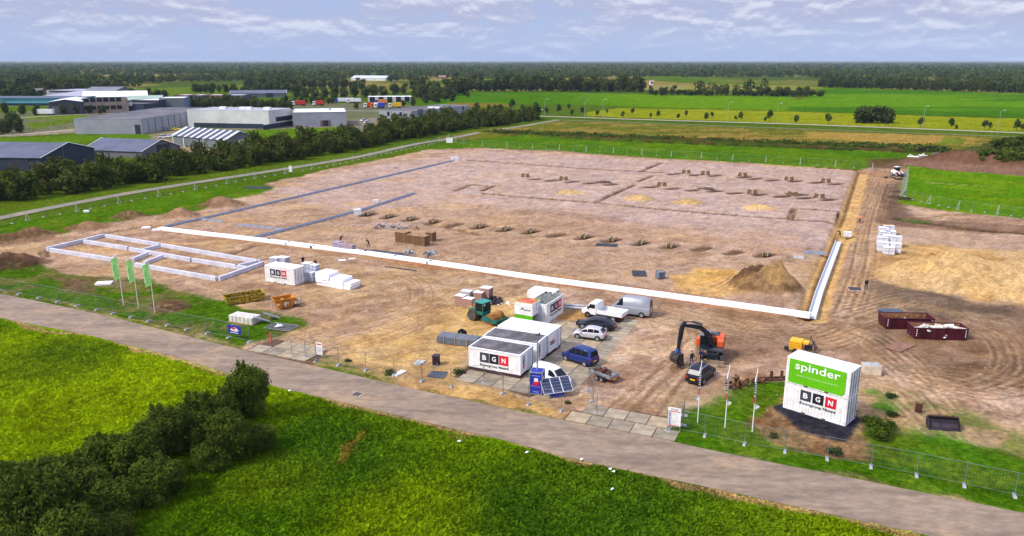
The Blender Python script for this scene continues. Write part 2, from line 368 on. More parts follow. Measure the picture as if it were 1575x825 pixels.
def region(pts,c,soft=1.5,k=1.,nz=None,c2=None,k2=.6,warp=1):
    i,m=pmask(pts,soft,warp)
    n=fbm(X[i],Y[i],nz or 5,4,int(pts[0][0])%97+3)
    lerp(i,np.clip(m*k*(.7+.6*n),0,1),alb(*c))
    if c2: lerp(i,m*k2*sst(.48,.6,n),alb(*c2))
# gravel pad (pinkish, even) at the back
region([(420,290),(560,258),(740,232),(1000,246),(1318,264),(1300,330),(1285,390),(1000,350),(700,310),(520,330)],(204,184,186),4,.75,c2=(192,164,150),nz=14,k2=.35)
region([(100,345),(330,318),(700,330),(900,380),(1200,410),(1250,480),(1000,455),(700,420),(250,350)],(186,158,142),4,.5,c2=(200,172,150),nz=9)
region([(700,310),(1000,345),(1220,360),(1230,400),(1000,385),(760,340)],(196,166,150),4,.6,nz=10)
# yellow sand
region([(600,500),(650,478),(700,470),(790,480),(740,515),(722,540),(722,585),(760,600),(870,640),(800,632),(700,610),(640,598),(605,590),(520,560),(540,520)],(220,188,132),2,.95,c2=(198,162,112),nz=4,k2=.7)
region([(690,462),(760,455),(850,470),(790,490),(760,515),(690,505)],(226,192,132),2,.8,c2=(204,168,118),nz=4)
region([(590,585),(700,590),(800,612),(880,640),(800,632),(690,608),(600,592)],(218,182,122),.8,.85,c2=(180,140,90),nz=3)
region([(870,480),(905,478),(900,493),(862,497),(845,497)],(196,152,96),.6,.9)
region([(1040,425),(1080,412),(1140,418),(1150,440),(1135,450),(1090,455),(1040,445)],(226,186,116),1.2,.95,c2=(206,158,88),nz=3)
region([(640,402),(680,400),(720,408),(660,412)],(214,170,110),1,.5)
for q in [(340,330,6,2),(372,340,5,2),(445,285,6,2),(460,318,6,2),(545,314,5,2),(615,322,6,2),(608,278,7,2),(380,357,4,1.5),(500,375,5,1.4),(655,402,6,1),(818,424,5,1.3),(720,302,9,1.6),(330,372,5,1.4),(250,375,8,1.3),(180,387,8,1.8),(150,383,7,2),(560,396,4,1),(520,352,4,1.4)]:
    g=G(q[0],q[1]); d=np.hypot((WX-g.x)/q[2],(WY-g.y)/q[3]/1.5); j=np.nonzero(d<1.3)[0]; lerp(j,(1-sst(.2,1.2,d[j]))*.55,alb(214,178,128))
# stockpile of sand on the right
region([(1345,372),(1400,376),(1640,386),(1640,478),(1500,463),(1420,445),(1350,430),(1330,405)],(216,184,136),1.5,.95,c2=(196,156,100),nz=5,k2=.65)
region([(1400,395),(1440,388),(1470,400),(1500,425),(1455,450),(1400,440)],(222,178,112),1.5,.8,c2=(196,150,88),nz=3)
region([(1330,390),(1400,400),(1400,425),(1330,432),(1300,430)],(170,134,98),2,.75,c2=(198,160,116),nz=4)
region([(1340,432),(1420,448),(1500,466),(1640,480),(1640,520),(1500,500),(1400,480),(1330,470)],(124,108,94),2,.9,c2=(94,80,76),nz=5,k2=.7)
region([(1340,480),(1640,510),(1640,620),(1480,590),(1330,560),(1320,500)],(138,110,88),3,.8,c2=(112,88,70),nz=6)
region([(1120,490),(1210,505),(1250,520),(1200,560),(1110,560),(1085,520)],(128,98,80),3,.85,c2=(96,74,64),nz=4,k2=.6)
region([(1085,470),(1250,490),(1330,500),(1330,540),(1200,520),(1100,500)],(158,126,100),2,.75,c2=(132,102,80),nz=4)
region([(1330,262),(1392,262),(1380,330),(1345,340),(1300,430),(1275,470),(1258,492),(1262,440),(1300,340)],(182,146,116),1.5,.85,c2=(152,116,88),nz=3)
region([(1345,285),(1385,280),(1392,318),(1420,345),(1360,340)],(92,74,70),2,.8,c2=(140,112,92),nz=3)
region([(1330,245),(1400,243),(1640,250),(1640,278),(1500,268),(1400,262),(1340,258)],(120,88,76),1.5,.85,c2=(158,126,106),nz=4)
region([(1345,338),(1400,336),(1640,350),(1640,362),(1500,358),(1360,350)],(132,104,90),1.5,.8,nz=5)
line([(1380,338),(1480,350),(1640,366)],2.,(70,60,40),.9,.8,1,depth=.5); line([(1383,337),(1430,342)],1.,(70,120,30),.7,.6,1)
region([(1350,345),(1640,372),(1640,388),(1400,376),(1345,368)],(196,170,154),1.5,.9,nz=8)
grr=[(1393,254),(1450,262),(1640,276),(1640,343),(1560,335),(1470,326),(1380,312)]
poly(grr,(104,158,20),1,1); i,m=pmask(grr,1,1); lerp(i,m*sst(.45,.6,fbm(X[i],Y[i],7,3,93))*.6,alb(134,168,30)); grass_r=(i,m)
line([(1424,280),(1470,284),(1518,287)],.8,(190,186,120),.8,.6,1)
# grass inside the front fence
GR1=[(-60,400),(0,412),(60,405),(120,425),(230,430),(270,446),(330,462),(400,478),(472,495),(470,503),(430,520),(390,528),(380,538),(300,518),(200,492),(100,469),(0,449),(-60,437)]
GR2=[(1040,640),(1090,620),(1120,600),(1160,590),(1205,588),(1250,600),(1330,640),(1360,655),(1420,660),(1500,680),(1640,715),(1640,812),(1575,788),(1420,757),(1300,731),(1210,714),(1100,692),(1026,676)]
GR3=[(484,556),(500,545),(560,568),(606,570),(608,590),(560,580)]
GR4=[(-40,352),(0,344),(120,325),(250,303),(350,285),(420,287),(400,300),(345,308),(300,323),(230,331),(130,347),(60,362),(0,372),(-60,386)]
for gp,c,c2 in ((GR1,(88,132,26),(150,138,90)),(GR2,(86,134,22),(120,150,40)),(GR3,(96,130,34),(160,130,84)),(GR4,(100,152,28),(132,160,44))):
    poly(gp,c,.8,1); i,m=pmask(gp,.8,1); lerp(i,m*sst(.5,.6,fbm(X[i],Y[i],4,3,95))*.6,alb(*c2))
region([(90,425),(120,432),(150,425),(140,440),(150,455),(95,450)],(140,112,92),1,.9,nz=3); region([(150,420),(200,432),(190,448),(150,440)],(172,146,118),1,.7,nz=3)
region([(235,452),(290,462),(285,480),(240,478)],(134,108,88),1,.8,c2=(186,160,130),nz=2)
region([(1150,655),(1200,612),(1215,618),(1310,640),(1340,660),(1335,705),(1280,700),(1190,680)],(182,144,112),.6,.95,c2=(156,118,88),nz=3)
region([(1330,590),(1420,600),(1520,640),(1640,690),(1640,720),(1450,665),(1370,655),(1330,640)],(164,146,98),2,.7,c2=(104,130,50),nz=3,k2=.7)
for q in [(1365,610,1.6),(1375,625,1.2),(1352,622,1.4),(1338,598,1.2),(1440,668,3),(1500,700,4),(1400,690,2)]:
    g=G(q[0],q[1]); d=np.hypot(WX-g.x,WY-g.y); j=np.nonzero(d<q[2]*1.2)[0]; lerp(j,(1-sst(q[2]*.3,q[2]*1.1,d[j]))*.85,alb(84,140,28))
region([(485,548),(600,565),(700,575),(690,600),(600,588)],(176,142,112),1,.6,c2=(206,170,124),nz=2.5)
region([(995,590),(1060,600),(1110,590),(1160,590),(1090,620),(1040,640),(1030,650)],(176,154,126),1.5,.6,nz=3)
# mud and churned patches, wheel ruts
region([(655,455),(690,460),(700,480),(660,520),(640,500)],(182,148,110),1.5,.6,c2=(150,118,86),nz=2)
for t in ([(420,530),(520,510),(620,490),(700,462),(760,440)],[(430,528),(560,500),(650,470),(640,430),(560,405)],[(450,540),(560,530),(650,500),(700,480)],[(470,548),(600,540),(700,525)]): tracks(t,(150,120,100),.5,reps=2,jit=1.5)
for t in ([(950,650),(990,610),(1030,570),(1075,520),(1120,495)],[(960,655),(1010,600),(1050,545),(1050,490)],[(945,645),(1000,595),(1040,560)]): tracks(t,(118,88,68),.7,reps=2,jit=.7)
for t in ([(1010,470),(1100,490),(1200,505),(1260,500),(1290,460),(1310,400),(1325,340),(1345,280)],[(980,480),(1080,505),(1180,520),(1260,530),(1320,510)],[(1060,480),(1160,500),(1230,500)],[(1300,470),(1330,380),(1345,320),(1370,260)],[(1290,480),(1312,420),(1322,370)]): tracks(t,(126,96,78),.55,reps=4,jit=2.4)
for t in ([(1260,500),(1340,520),(1400,560),(1440,600),(1500,620)],[(1300,490),(1380,470),(1480,490),(1560,520),(1575,570),(1500,600),(1420,590)],[(1340,590),(1400,600),(1450,640),(1460,655)],[(1380,560),(1430,600),(1470,640)],[(1340,480),(1420,475),(1540,500),(1640,510)],[(1320,470),(1400,450),(1470,465)],[(1330,430),(1400,420),(1450,400)],[(1345,560),(1430,575),(1520,590)]): tracks(t,(110,84,68),.5,reps=3,jit=2.6)
for t in ([(560,330),(640,322),(720,318),(800,330),(900,345)],[(580,350),(560,375),(640,395),(800,400),(960,420)],[(540,345),(520,365),(580,385),(760,395)],[(700,300),(660,320),(700,345),(820,362),(1000,400),(1040,420)],[(400,340),(520,335),(600,310)],[(860,420),(980,405),(1080,400)],[(640,340),(700,352),(900,352),(1100,375),(1240,395)]): tracks(t,(150,124,110),.45,reps=2,jit=1.5)
for t in ([(1060,440),(1100,445),(1140,425)],[(1075,448),(1120,442),(1150,428)]): tracks(t,(180,132,80),.6,reps=2)
tracks([(0,392),(100,368),(220,345),(300,335)],(160,128,108),.4,reps=2); tracks([(60,400),(160,412),(260,432),(420,470),(520,500)],(156,126,110),.45,reps=2,jit=1)
region([(930,655),(975,610),(1010,640),(1020,652),(960,640)],(140,108,84),1,.5,nz=2)
poly([(697,579),(722,560),(740,520),(790,490),(850,496),(862,495),(978,493),(873,599),(838,602),(814,611),(781,600)],(110,92,80),.15,0)
for q_ in ([(866,646),(880,630),(896,632),(908,621),(1028,641),(1034,660),(1025,678)],[(378,539),(396,529),(426,521),(506,539),(480,562)]): poly(q_,(120,98,84),.15,0)
# trenches on the pad
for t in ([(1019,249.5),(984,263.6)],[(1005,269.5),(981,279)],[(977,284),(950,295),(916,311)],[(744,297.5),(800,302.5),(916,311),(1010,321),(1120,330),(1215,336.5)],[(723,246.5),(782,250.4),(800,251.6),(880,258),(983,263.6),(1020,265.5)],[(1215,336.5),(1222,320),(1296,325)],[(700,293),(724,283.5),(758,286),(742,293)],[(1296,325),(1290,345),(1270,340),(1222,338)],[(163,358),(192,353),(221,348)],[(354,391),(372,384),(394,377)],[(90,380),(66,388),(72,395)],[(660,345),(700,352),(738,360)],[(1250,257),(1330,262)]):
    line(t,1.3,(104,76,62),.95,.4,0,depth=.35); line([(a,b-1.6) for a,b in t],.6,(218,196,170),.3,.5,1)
line([(800,325),(880,331),(945,338)],4.,(160,132,116),.5,2.,1)
# excavation beside the long white strip, and the sandy trench along the right edge
line([(236,350),(500,386),(800,424),(1000,450),(1248,489)],4.2,(176,136,104),.55,1.2,1)
line([(600,398),(800,427),(1000,455),(1200,480)],1.6,(186,120,78),.5,1.,1)
line([(1250,489),(1262,440),(1291,369),(1305,330),(1325,265)],3.4,(222,184,128),.95,.6,0,depth=.45)
line([(1242,487),(1255,440),(1284,369),(1299,328),(1320,264)],.7,(96,72,52),.8,.4,0,depth=.2)
line([(1325,265),(1312,262)],1.5,(110,78,60),.8,.6,1)
region([(1288,372),(1315,372),(1305,340),(1290,335)],(228,190,130),.8,.7,nz=3)
# column pits: shallow dents, the shade inside them painted as dark ground
PITS=[(566,330),(597,333.5),(630,337.5),(664.5,341.5),(698,345.5),(737,348.8),(776,353),(815,356.5),(855,361.3),(897,365),(940,369.5),(984,374),(1029,379),(1078,382.5),(1127,388),(1176,392)]
PITB=[(1037,267.5),(1071,269),(1100,270),(1145,272.5),(1162,274.8),(1188,277),(1224,278.5),(1256,280.7),(1286,282.8),(824,275.5),(850,277.5),(880,279.5),(908,281.5),(940,283.5),(1001,287.5),(1035,290),(1065,292.5),(1100,294),(1130,297),(1168,299),(1202,302),(1238,304.5),(1274,307)]
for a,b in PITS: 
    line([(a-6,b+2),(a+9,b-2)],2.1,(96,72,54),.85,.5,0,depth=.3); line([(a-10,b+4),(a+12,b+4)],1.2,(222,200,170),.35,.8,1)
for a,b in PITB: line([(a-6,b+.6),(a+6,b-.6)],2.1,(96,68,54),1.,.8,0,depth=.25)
for a,b in ((875,297.5),(981,306),(1058,312.5),(1165,321.5)): heap((a,b),3.6,3.2,1.1,(230,196,134),None,.7)
# spoil heaps
heap((1176,441),5.6,4.6,3.4,(140,112,78),(104,78,56),1.0,seed=9,rough=.55); heap((1150,436),2.6,2.2,1.5,(96,74,62),(124,96,70),1.,seed=12)
heap((1197,443),3.,2.4,1.2,(176,148,106),None,1.,seed=10)
for a,b,rx,h in ((40,367,5.5,1.5),(57,361,4.5,1.3),(135,351,5,1.5),(198,334,4.2,1.7),(277,332,4.5,1.9),(340,315,6,2.2),(0,373,5,1.3)):
    heap((a,b),rx,rx*.8,h,(150,120,98),(176,146,118),1.1,seed=int(a))
heap((8,408),6.5,4.5,1.7,(116,90,74),(92,72,60),1.1,seed=3); heap((40,404),5,3,.9,(126,98,80),None,1.1)
heap((262,474),3.2,2.2,.6,(120,94,76),(190,164,134),1,seed=4); heap((255,468),2.5,1.6,.5,(140,110,90),None,1)
heap((1425,418),6,5,2.4,(214,172,112),(190,142,84),1.,seed=14); heap((1455,424),5.,7,2.0,(224,184,122),None,.9,seed=15)
heap((1520,430),17,11,1.7,(220,188,140),None,.6,seed=16); heap((1600,440),16,10,1.7,(220,188,140),None,.6,seed=18)
g=G(1447,417); d=np.hypot((WX-g.x)/7.5,(WY-g.y)/3.6); j=np.nonzero(d<1)[0]; Z[j]-=1.9*(1-sst(.35,1,d[j])); lerp(j,(1-sst(.5,1,d[j]))*.8,alb(176,128,74))
heap((1385,305),3,4,.5,(84,66,60),None,1); heap((1380,296),2,2,.4,(84,66,60),None,1)
heap((1550,250),26,15,6.4,(118,86,70),(96,66,54),.8,rot=-.25,seed=20,rough=.6); heap((1640,248),26,15,5.8,(112,80,66),(96,66,54),.8,seed=22,rough=.6)
g=G(1560,246); d=np.hypot((WX-g.x)/24,(WY-g.y)/9)+ (fbm(X,Y,6,3,55)-.5)*.5; j=np.nonzero(d<1.1)[0]; lerp(j,(1-sst(.75,1.05,d[j]))*.92,alb(66,88,34)); MND=g
heap((1428,233),5,3,1.4,(40,38,44),(70,66,72),1.,seed=24)
# the dark rubble pad under the container stack
PAD=[(1188,628),(1203,618),(1322,632),(1333,650),(1328,668),(1308,678),(1270,672),(1215,648)]
i,m=pmask(PAD,.9,1); lerp(i,sst(.3,.7,m),alb(66,66,84)); Z[i]+=.35*m
poly([(1322,636),(1330,640),(1337,664),(1330,672)],(226,196,140),.3,1,.7)
# ruts and tiny relief everywhere on earth, soft relief in grass
Z+=site_m*(.10*(fbm(X,Y,2.2,4,201)-.5))*sst(260,120,Y)
Z+=(1-site_m)*.16*(fbm(X,Y,1.7,3,203)-.5)*sst(260,120,Y)
Z-=sst(1500,1510,Y)*.0
C*=1+site_m[:,None]*np.array([.16,.19,.31])
i,m=pmask(fgp,.4,0); C[i]*=1+m[:,None]*np.array([.42,.58,1.6])
f1=fbm(X,Y,.75,3,301,.8)-.5; f2=fbm(X*1.2,Y,2.4,4,305,.75)-.5; f3=fbm(X,Y,6.,3,303,.7)-.5
v=np.where(Y<420,1+.85*f1+.6*f2+.3*f3,1+.6*f2+.5*f3); C*=np.clip(v,.45,1.6)[:,None]*1.02
hue=(fbm(X,Y,3.1,3,307,.7)-.5)*site_m; C*=np.stack([1+.10*hue,1-.0*hue,1-.35*hue],1)
C=np.clip(C,.002,.9)
# keep the ground just under roads and paved areas
def flatten(pts,z=-.03,soft=.5):
    i,m=pmask(pts,soft,0); Z[i]=Z[i]*(1-m)+z*m
ROADP=road_n+road_s[::-1]; flatten(ROADP,-.05)
PARK=[(697,579),(722,560),(740,520),(790,490),(850,496),(862,495),(978,493),(873,599),(838,602),(814,611),(781,600)]
flatten(PARK,-.1); 
SLABS_R=[(866,646),(880,630),(896,632),(908,621),(1028,641),(1034,660),(1025,678)]; SLABS_L=[(378,539),(396,529),(426,521),(506,539),(480,562)]
flatten(SLABS_R,-.1); flatten(SLABS_L,-.1)
CYC_A=[(-60,350),(0,336),(100,316),(200,297.5),(300,281.5),(400,266.5),(500,250.5),(560,240),(640,222),(690,214),(740,204),(800,195),(850,186.5),(880,184)]
def hz(x,y):
    """ground height near a point"""
    r=np.searchsorted(Dr,y); r=min(max(r,1),nr-1); r=r if abs(Dr[r]-y)<abs(Dr[r-1]-y) else r-1
    c=np.argmin(abs(tanc-x/Dr[r])); return float(Z[r*nc+c])
def Gz(x,y):
    g=G(x,y); g=G(x,y,hz(g.x,g.y)); return Vector((g.x,g.y,hz(g.x,g.y)))
# split the sheet into the pieces of the setting it shows
def cover_mat(name,earth):
    m=bpy.data.materials.new(name); m.use_nodes=True; nt=m.node_tree; p=nt.nodes['Principled BSDF']; L=nt.links.new
    at=N(nt,'ShaderNodeAttribute',attribute_name='Col'); tc=N(nt,'ShaderNodeTexCoord')
    def nz(sc,det=6,ro=.7,sx=(1,1,1),dist=0.):
        mp=N(nt,'ShaderNodeMapping',inp={3:sx}); L(tc.outputs['Object'],mp.inputs[0])
        n=N(nt,'ShaderNodeTexNoise',inp={'Scale':sc,'Detail':det,'Roughness':ro,'Distortion':dist}); L(mp.outputs[0],n.inputs['Vector']); return n.outputs[0]
    if earth:
        a=nz(2.3,8,.75); b=nz(.35,5,.65); c=nz(11,3,.8)
        col=mixc(nt,ramp(nt,a,.38,.66),mixc(nt,1.,at.outputs[0],(.74,.71,.68),'MULTIPLY'),mixc(nt,1.,at.outputs[0],(1.22,1.2,1.17),'MULTIPLY'))
        col=mixc(nt,mth(nt,'MULTIPLY',ramp(nt,c,.56,.70),.5),col,mixc(nt,1.,col,(1.5,1.5,1.5),'MULTIPLY'))
        col=mixc(nt,mth(nt,'MULTIPLY',ramp(nt,b,.45,.65),.5),col,mixc(nt,1.,col,(.76,.71,.66),'MULTIPLY'))
        h=mth(nt,'ADD',mth(nt,'MULTIPLY',a,1.),mth(nt,'MULTIPLY',c,.35)); dist=.10
    else:
        a=nz(1.5,8,.8,(1,1,1),.6); b=nz(.28,5,.65); c=nz(6,5,.8)
        col=mixc(nt,ramp(nt,a,.40,.64),mixc(nt,1.,at.outputs[0],(.55,.62,.62),'MULTIPLY'),mixc(nt,1.,at.outputs[0],(1.36,1.22,1.2),'MULTIPLY'))
        col=mixc(nt,ramp(nt,c,.45,.62),mixc(nt,1.,col,(.78,.80,.80),'MULTIPLY'),col)
        col=mixc(nt,mth(nt,'MULTIPLY',ramp(nt,b,.48,.66),.5),col,mixc(nt,1.,col,(1.3,1.12,.9),'MULTIPLY'))
        h=mth(nt,'ADD',mth(nt,'MULTIPLY',a,1.),mth(nt,'MULTIPLY',c,.5)); dist=.28
    L(col,p.inputs['Base Color']); p.inputs['Roughness'].default_value=.92; p.inputs['Specular IOR Level'].default_value=.04 if earth else 0.
    bp=N(nt,'ShaderNodeBump',inp={'Strength':.7,'Distance':dist}); L(h,bp.inputs['Height']); L(bp.outputs[0],p.inputs['Normal'])
    return m
m_earth=cover_mat('earth',True); m_grass=cover_mat('grass_cover',False)
I=np.arange(nr*nc).reshape(nr,nc)
quads=np.stack([I[:-1,:-1],I[:-1,1:],I[1:,1:],I[1:,:-1]],-1).reshape(-1,4)
fx=(WX[quads[:,0]]+WX[quads[:,2]])/2; fy=(WY[quads[:,0]]+WY[quads[:,2]])/2
fxu=(X[quads[:,0]]+X[quads[:,2]])/2; fyu=(Y[quads[:,0]]+Y[quads[:,2]])/2
cls=np.zeros(len(quads),int)
PIECES=[('grass_ground',m_grass,None),('construction_site_ground',m_earth,(SITE,1)),('grass_paddock',m_grass,(grr,1)),
 ('grass_verge',m_grass,(GR1,1)),('grass_verge',m_grass,(GR2,1)),('grass_strip',m_grass,(GR4,1)),('grass_strip',m_grass,(bg_,1)),
 ('meadow',m_grass,(fgp,0)),('crop_field',m_grass,([(640,160),(690,141),(800,141),(1000,146),(1212,149),(1228,155),(1195,171),(1000,165.5),(900,162),(790,161),(700,164)],0)),
 ('crop_field',m_grass,([(1264,135.5),(1420,139),(1640,147),(1640,184),(1195,170.5),(1222,157)],0)),('hay_field',m_grass,([(905,172),(960,167),(1200,171.5),(1640,185),(1640,207),(1200,190),(1000,182),(900,178)],0)),
 ('rough_field',m_grass,([(740,200),(870,186),(1000,191),(1200,198),(1400,205.5),(1640,216),(1640,240),(1440,238),(1200,224),(1000,217),(800,207)],0))]
for k,(nme,mm,pp) in enumerate(PIECES):
    if pp is None: continue
    w=W2(pp[0]); cls[inside(*( (fx,fy) if pp[1] else (fxu,fyu)),w)]=k
for k,(nme,mm,pp) in enumerate(PIECES):
    q=quads[cls==k]
    if len(q)==0: continue
    u,inv=np.unique(q,return_inverse=True); inv=inv.reshape(q.shape)
    me=bpy.data.meshes.new(nme); me.vertices.add(len(u)); me.vertices.foreach_set('co',np.stack([X[u],Y[u],Z[u]],1).ravel())
    me.loops.add(inv.size); me.loops.foreach_set('vertex_index',inv.ravel().astype(np.int32))
    me.polygons.add(len(q)); me.polygons.foreach_set('loop_start',np.arange(0,inv.size,4,dtype=np.int32)); me.polygons.foreach_set('loop_total',np.full(len(q),4,np.int32))
    me.polygons.foreach_set('use_smooth',np.ones(len(q),bool)); me.update(calc_edges=True)
    ca=me.color_attributes.new('Col','FLOAT_COLOR','POINT'); ca.data.foreach_set('color',np.concatenate([C[u],np.ones((len(u),1))],1).ravel().astype(np.float32))
    me.materials.append(mm); o=bpy.data.objects.new(nme,me); COL.objects.link(o); tag(o,kind='structure')
# ---------------------------------------------------------------- roads and paving
def strip(name,a,b,m,z=.0,kerb=None,par=None):
    A=[G(*p) for p in a];B=[G(*p) for p in b]
    def res(P,n=60):
        d=[0]
        for i in range(1,len(P)): d.append(d[-1]+(P[i]-P[i-1]).length)
        out=[]
        for k in range(n+1):
            t=d[-1]*k/n; j=max(1,next((i for i in range(1,len(P)) if d[i]>=t-1e-6),len(P)-1)); out.append(P[j-1].lerp(P[j],(t-d[j-1])/max(1e-6,d[j]-d[j-1])))
        return out
    A,B=res(curve3(A)),res(curve3(B)); mb=MB(); n=len(A); vs=[];K=6
    for p,q in zip(A,B):
        for j in range(K+1):
            t=p.lerp(q,j/K); t.z=z; vs.append(t)
    mb.add(vs,[(i*(K+1)+j,i*(K+1)+j+1,(i+1)*(K+1)+j+1,(i+1)*(K+1)+j) for i in range(n-1) for j in range(K)])
    o=mb.build(name,m,par,True); 
    if par is None: tag(o,kind='structure')
    return o
def curve3(P):
    q=curve([tuple(p[:2]) for p in P],4); return [Vector((a,b,0)) for a,b in q]
def asphalt(name,c,c2,scl=1.):
    m=bpy.data.materials.new(name); m.use_nodes=True; nt=m.node_tree; p=nt.nodes['Principled BSDF']; L=nt.links.new; tc=N(nt,'ShaderNodeTexCoord')
    def nz(sc,sx,det=5,rot=0.):
        mp=N(nt,'ShaderNodeMapping',inp={3:sx,2:(0,0,rot)}); L(tc.outputs['Object'],mp.inputs[0]); n=N(nt,'ShaderNodeTexNoise',inp={'Scale':sc,'Detail':det,'Roughness':.65}); L(mp.outputs[0],n.inputs['Vector']); return n.outputs[0]
    a=nz(.5,(.16,1.0,1),5,math.radians(25)); b=nz(.16,(1,1,1)); c_=nz(9,(1,1,1),3); e=nz(.9,(.25,1,1),6,math.radians(25))
    col=mixc(nt,ramp(nt,a,.36,.66),c,c2); col=mixc(nt,mth(nt,'MULTIPLY',ramp(nt,b,.48,.64),.55),col,alb(205,180,160)); col=mixc(nt,mth(nt,'MULTIPLY',ramp(nt,e,.6,.72),.5),col,alb(202,178,156))
    col=mixc(nt,.8,col,mixc(nt,1.,col,mixc(nt,ramp(nt,nz(1.6,(.5,1,1),6,math.radians(25)),.34,.66),(.76,.76,.77),(1.22,1.2,1.18)),'MULTIPLY'))
    L(col,p.inputs['Base Color']); p.inputs['Roughness'].default_value=.88; return m
m_road=asphalt('road_asphalt',alb(152,137,131),alb(180,163,157))
strip('road',road_n,road_s,m_road,.0)
m_path=asphalt('path_asphalt',alb(150,150,148),alb(168,168,164))
def offs(P,w): 
    """a line shifted sideways by w metres, in world points"""
    Q=[]
    for i,p in enumerate(P):
        d=(P[min(i+1,len(P)-1)]-P[max(i-1,0)]).normalized(); Q.append(p+Vector((-d.y,d.x,0))*w)
    return Q
def ribbon(name,pts,w,m,z,kind='structure'):
    P=[Vector((*a,0)) for a in curve([tuple(G(*p)[:2]) for p in pts],5)]; A,B=offs(P,w/2),offs(P,-w/2); mb=MB()
    vs=[]
    for a,b in zip(A,B): vs+=[(a.x,a.y,z),(b.x,b.y,z)]
    mb.add(vs,[(2*i,2*i+1,2*i+3,2*i+2) for i in range(len(P)-1)]); o=mb.build(name,m); return tag(o,kind=kind)
ribbon('cycle_path',CYC_A[:-1]+[(862,185.5)],3.6,m_path,.10)
ribbon('back_road',[(700,176.5),(828,179.3),(1000,185),(1200,191),(1400,198.5),(1640,208)],5.5,asphalt('road_far',alb(190,190,186),alb(206,204,200)),.18)
ribbon('field_path',[(850,184.6),(880,185.6),(1000,190),(1200,197.5),(1400,204.8),(1640,214)],2.0,m_path,.12)
ribbon('service_road',[(-200,196),(0,184),(60,180),(130,176.5),(290,172),(440,170),(600,172),(700,177)],7,m_path,.15)
ribbon('service_road',[(-100,214),(0,209.5),(60,205),(116,200.5)],5,asphalt('pale_paving',alb(206,198,196),alb(190,180,176)),.15)
# road gully with its grating
gu=MB().box((0,0,.015),(1.5,1.3,.03)).build('gully_surround',M_('tar_patch',alb(196,178,166),.9,var=.1)); gu.location=G(549,607)+Vector((0,0,.0)); gu.rotation_euler=(0,0,math.radians(-24))
tag(gu,'square drain cover set in the road opposite the left gate','drain cover'); gb=MB()
for k in range(6): gb.box((-.3+.12*k,0,.045),(.05,.6,.03))
gb.box((0,.33,.045),(.75,.08,.03)).box((0,-.33,.045),(.75,.08,.03)).build('grating',steeldk,gu)
# concrete slabs
def slab_field(name,org,yaw,nx,ny,s,skip=lambda i,j:False,z=.0,inside_poly=None,kindlab=None):
    root=thing(name,None,None,org,yaw); root['kind']='structure'
    base=MB().bx(-.05,nx*s+.05,-.05,ny*s+.05,-.16,-.09).mesh('joint_sand',M_('joint_sand',alb(120,98,84),.95,var=.2))
    me=[]
    for q in range(4): me.append(MB().box((0,0,0),(s-.08,s-.08,.16)).mesh('slab',M_('slab_concrete_%d'%q,alb(*[(204,194,186),(188,178,172),(212,196,180),(178,170,164)][q]),.85,var=.13,vs=.9,bump=.008)))
    w=W2(inside_poly) if inside_poly else None; M=Matrix.Translation(org)@Matrix.Rotation(yaw,4,'Z')
    for i in range(nx):
        for j in range(ny):
            c=Vector(((i+.5)*s,(j+.5)*s,0)); 
            if w is not None:
                g=M@c
                if not inside(np.array([g.x]),np.array([g.y]),w)[0]: continue
            if skip(i,j): continue
            o=bpy.data.objects.new('slab',random.choice(me)); COL.objects.link(o); o.parent=root
            o.location=(c.x,c.y,-.06+random.uniform(-.012,.012)); o.rotation_euler=(random.uniform(-.006,.006),random.uniform(-.006,.006),random.uniform(-.006,.006))
    return root
yawA=math.radians(-25)
slab_field('parking_pavement',G(700,585)-Vector((0,0,0)),math.radians(-24.5),12,17,2.05,inside_poly=PARK)
a=G(868,646); sr=slab_field('gate_pavement',a,math.radians(-24.3),5,1,2.05)
a=G(895,634.5); slab_field('gate_pavement',a,math.radians(-24.3),4,1,2.05)
a=G(380,539); slab_field('gate_pavement',a,math.radians(-24),4,2,2.05,skip=lambda i,j:i==0 and j==1)
# ---------------------------------------------------------------- containers and cabins
def bgn(par,o,U,V,Nn,w,tag_line=True,vertical=False,gap=.14):
    """three squares B G N with the company line underneath; o = lower-left corner of the first square, w = square side"""
    o,U,V,Nn=[Vector(a) for a in (o,U,V,Nn)]
    for k,(ch,m) in enumerate((('B',logo_dk),('G',logo_bk),('N',logo_rd))):
        q=o-V*(k*w*(1+gap)) if vertical else o+U*(k*w*(1+gap))
        b=MB(); b.add([q+U*a+V*c+Nn*e for e in (.004,.016) for a,c in ((0,0),(w,0),(w,w),(0,w))],[(4,5,6,7),(0,1,5,4),(1,2,6,5),(2,3,7,6),(3,0,4,7)])
        s=b.build('logo_square',m,par); put_text('letter',ch,q+U*w*.27+V*w*.24,U,V,Nn,w*.44,w*.52,ltr_w,s,.03,.022)
    if tag_line:
        h=w*.36; T=3*w+2*gap*w
        put_text('lettering','Bouwgroep',o-V*(h*1.35),U,V,Nn,T*.62,h,logo_dk,par,.022,.02)
        put_text('lettering','Noord',o+U*T*.66-V*(h*1.1),U,V,Nn,T*.34,h*.78,logo_bk,par,.04,.02)
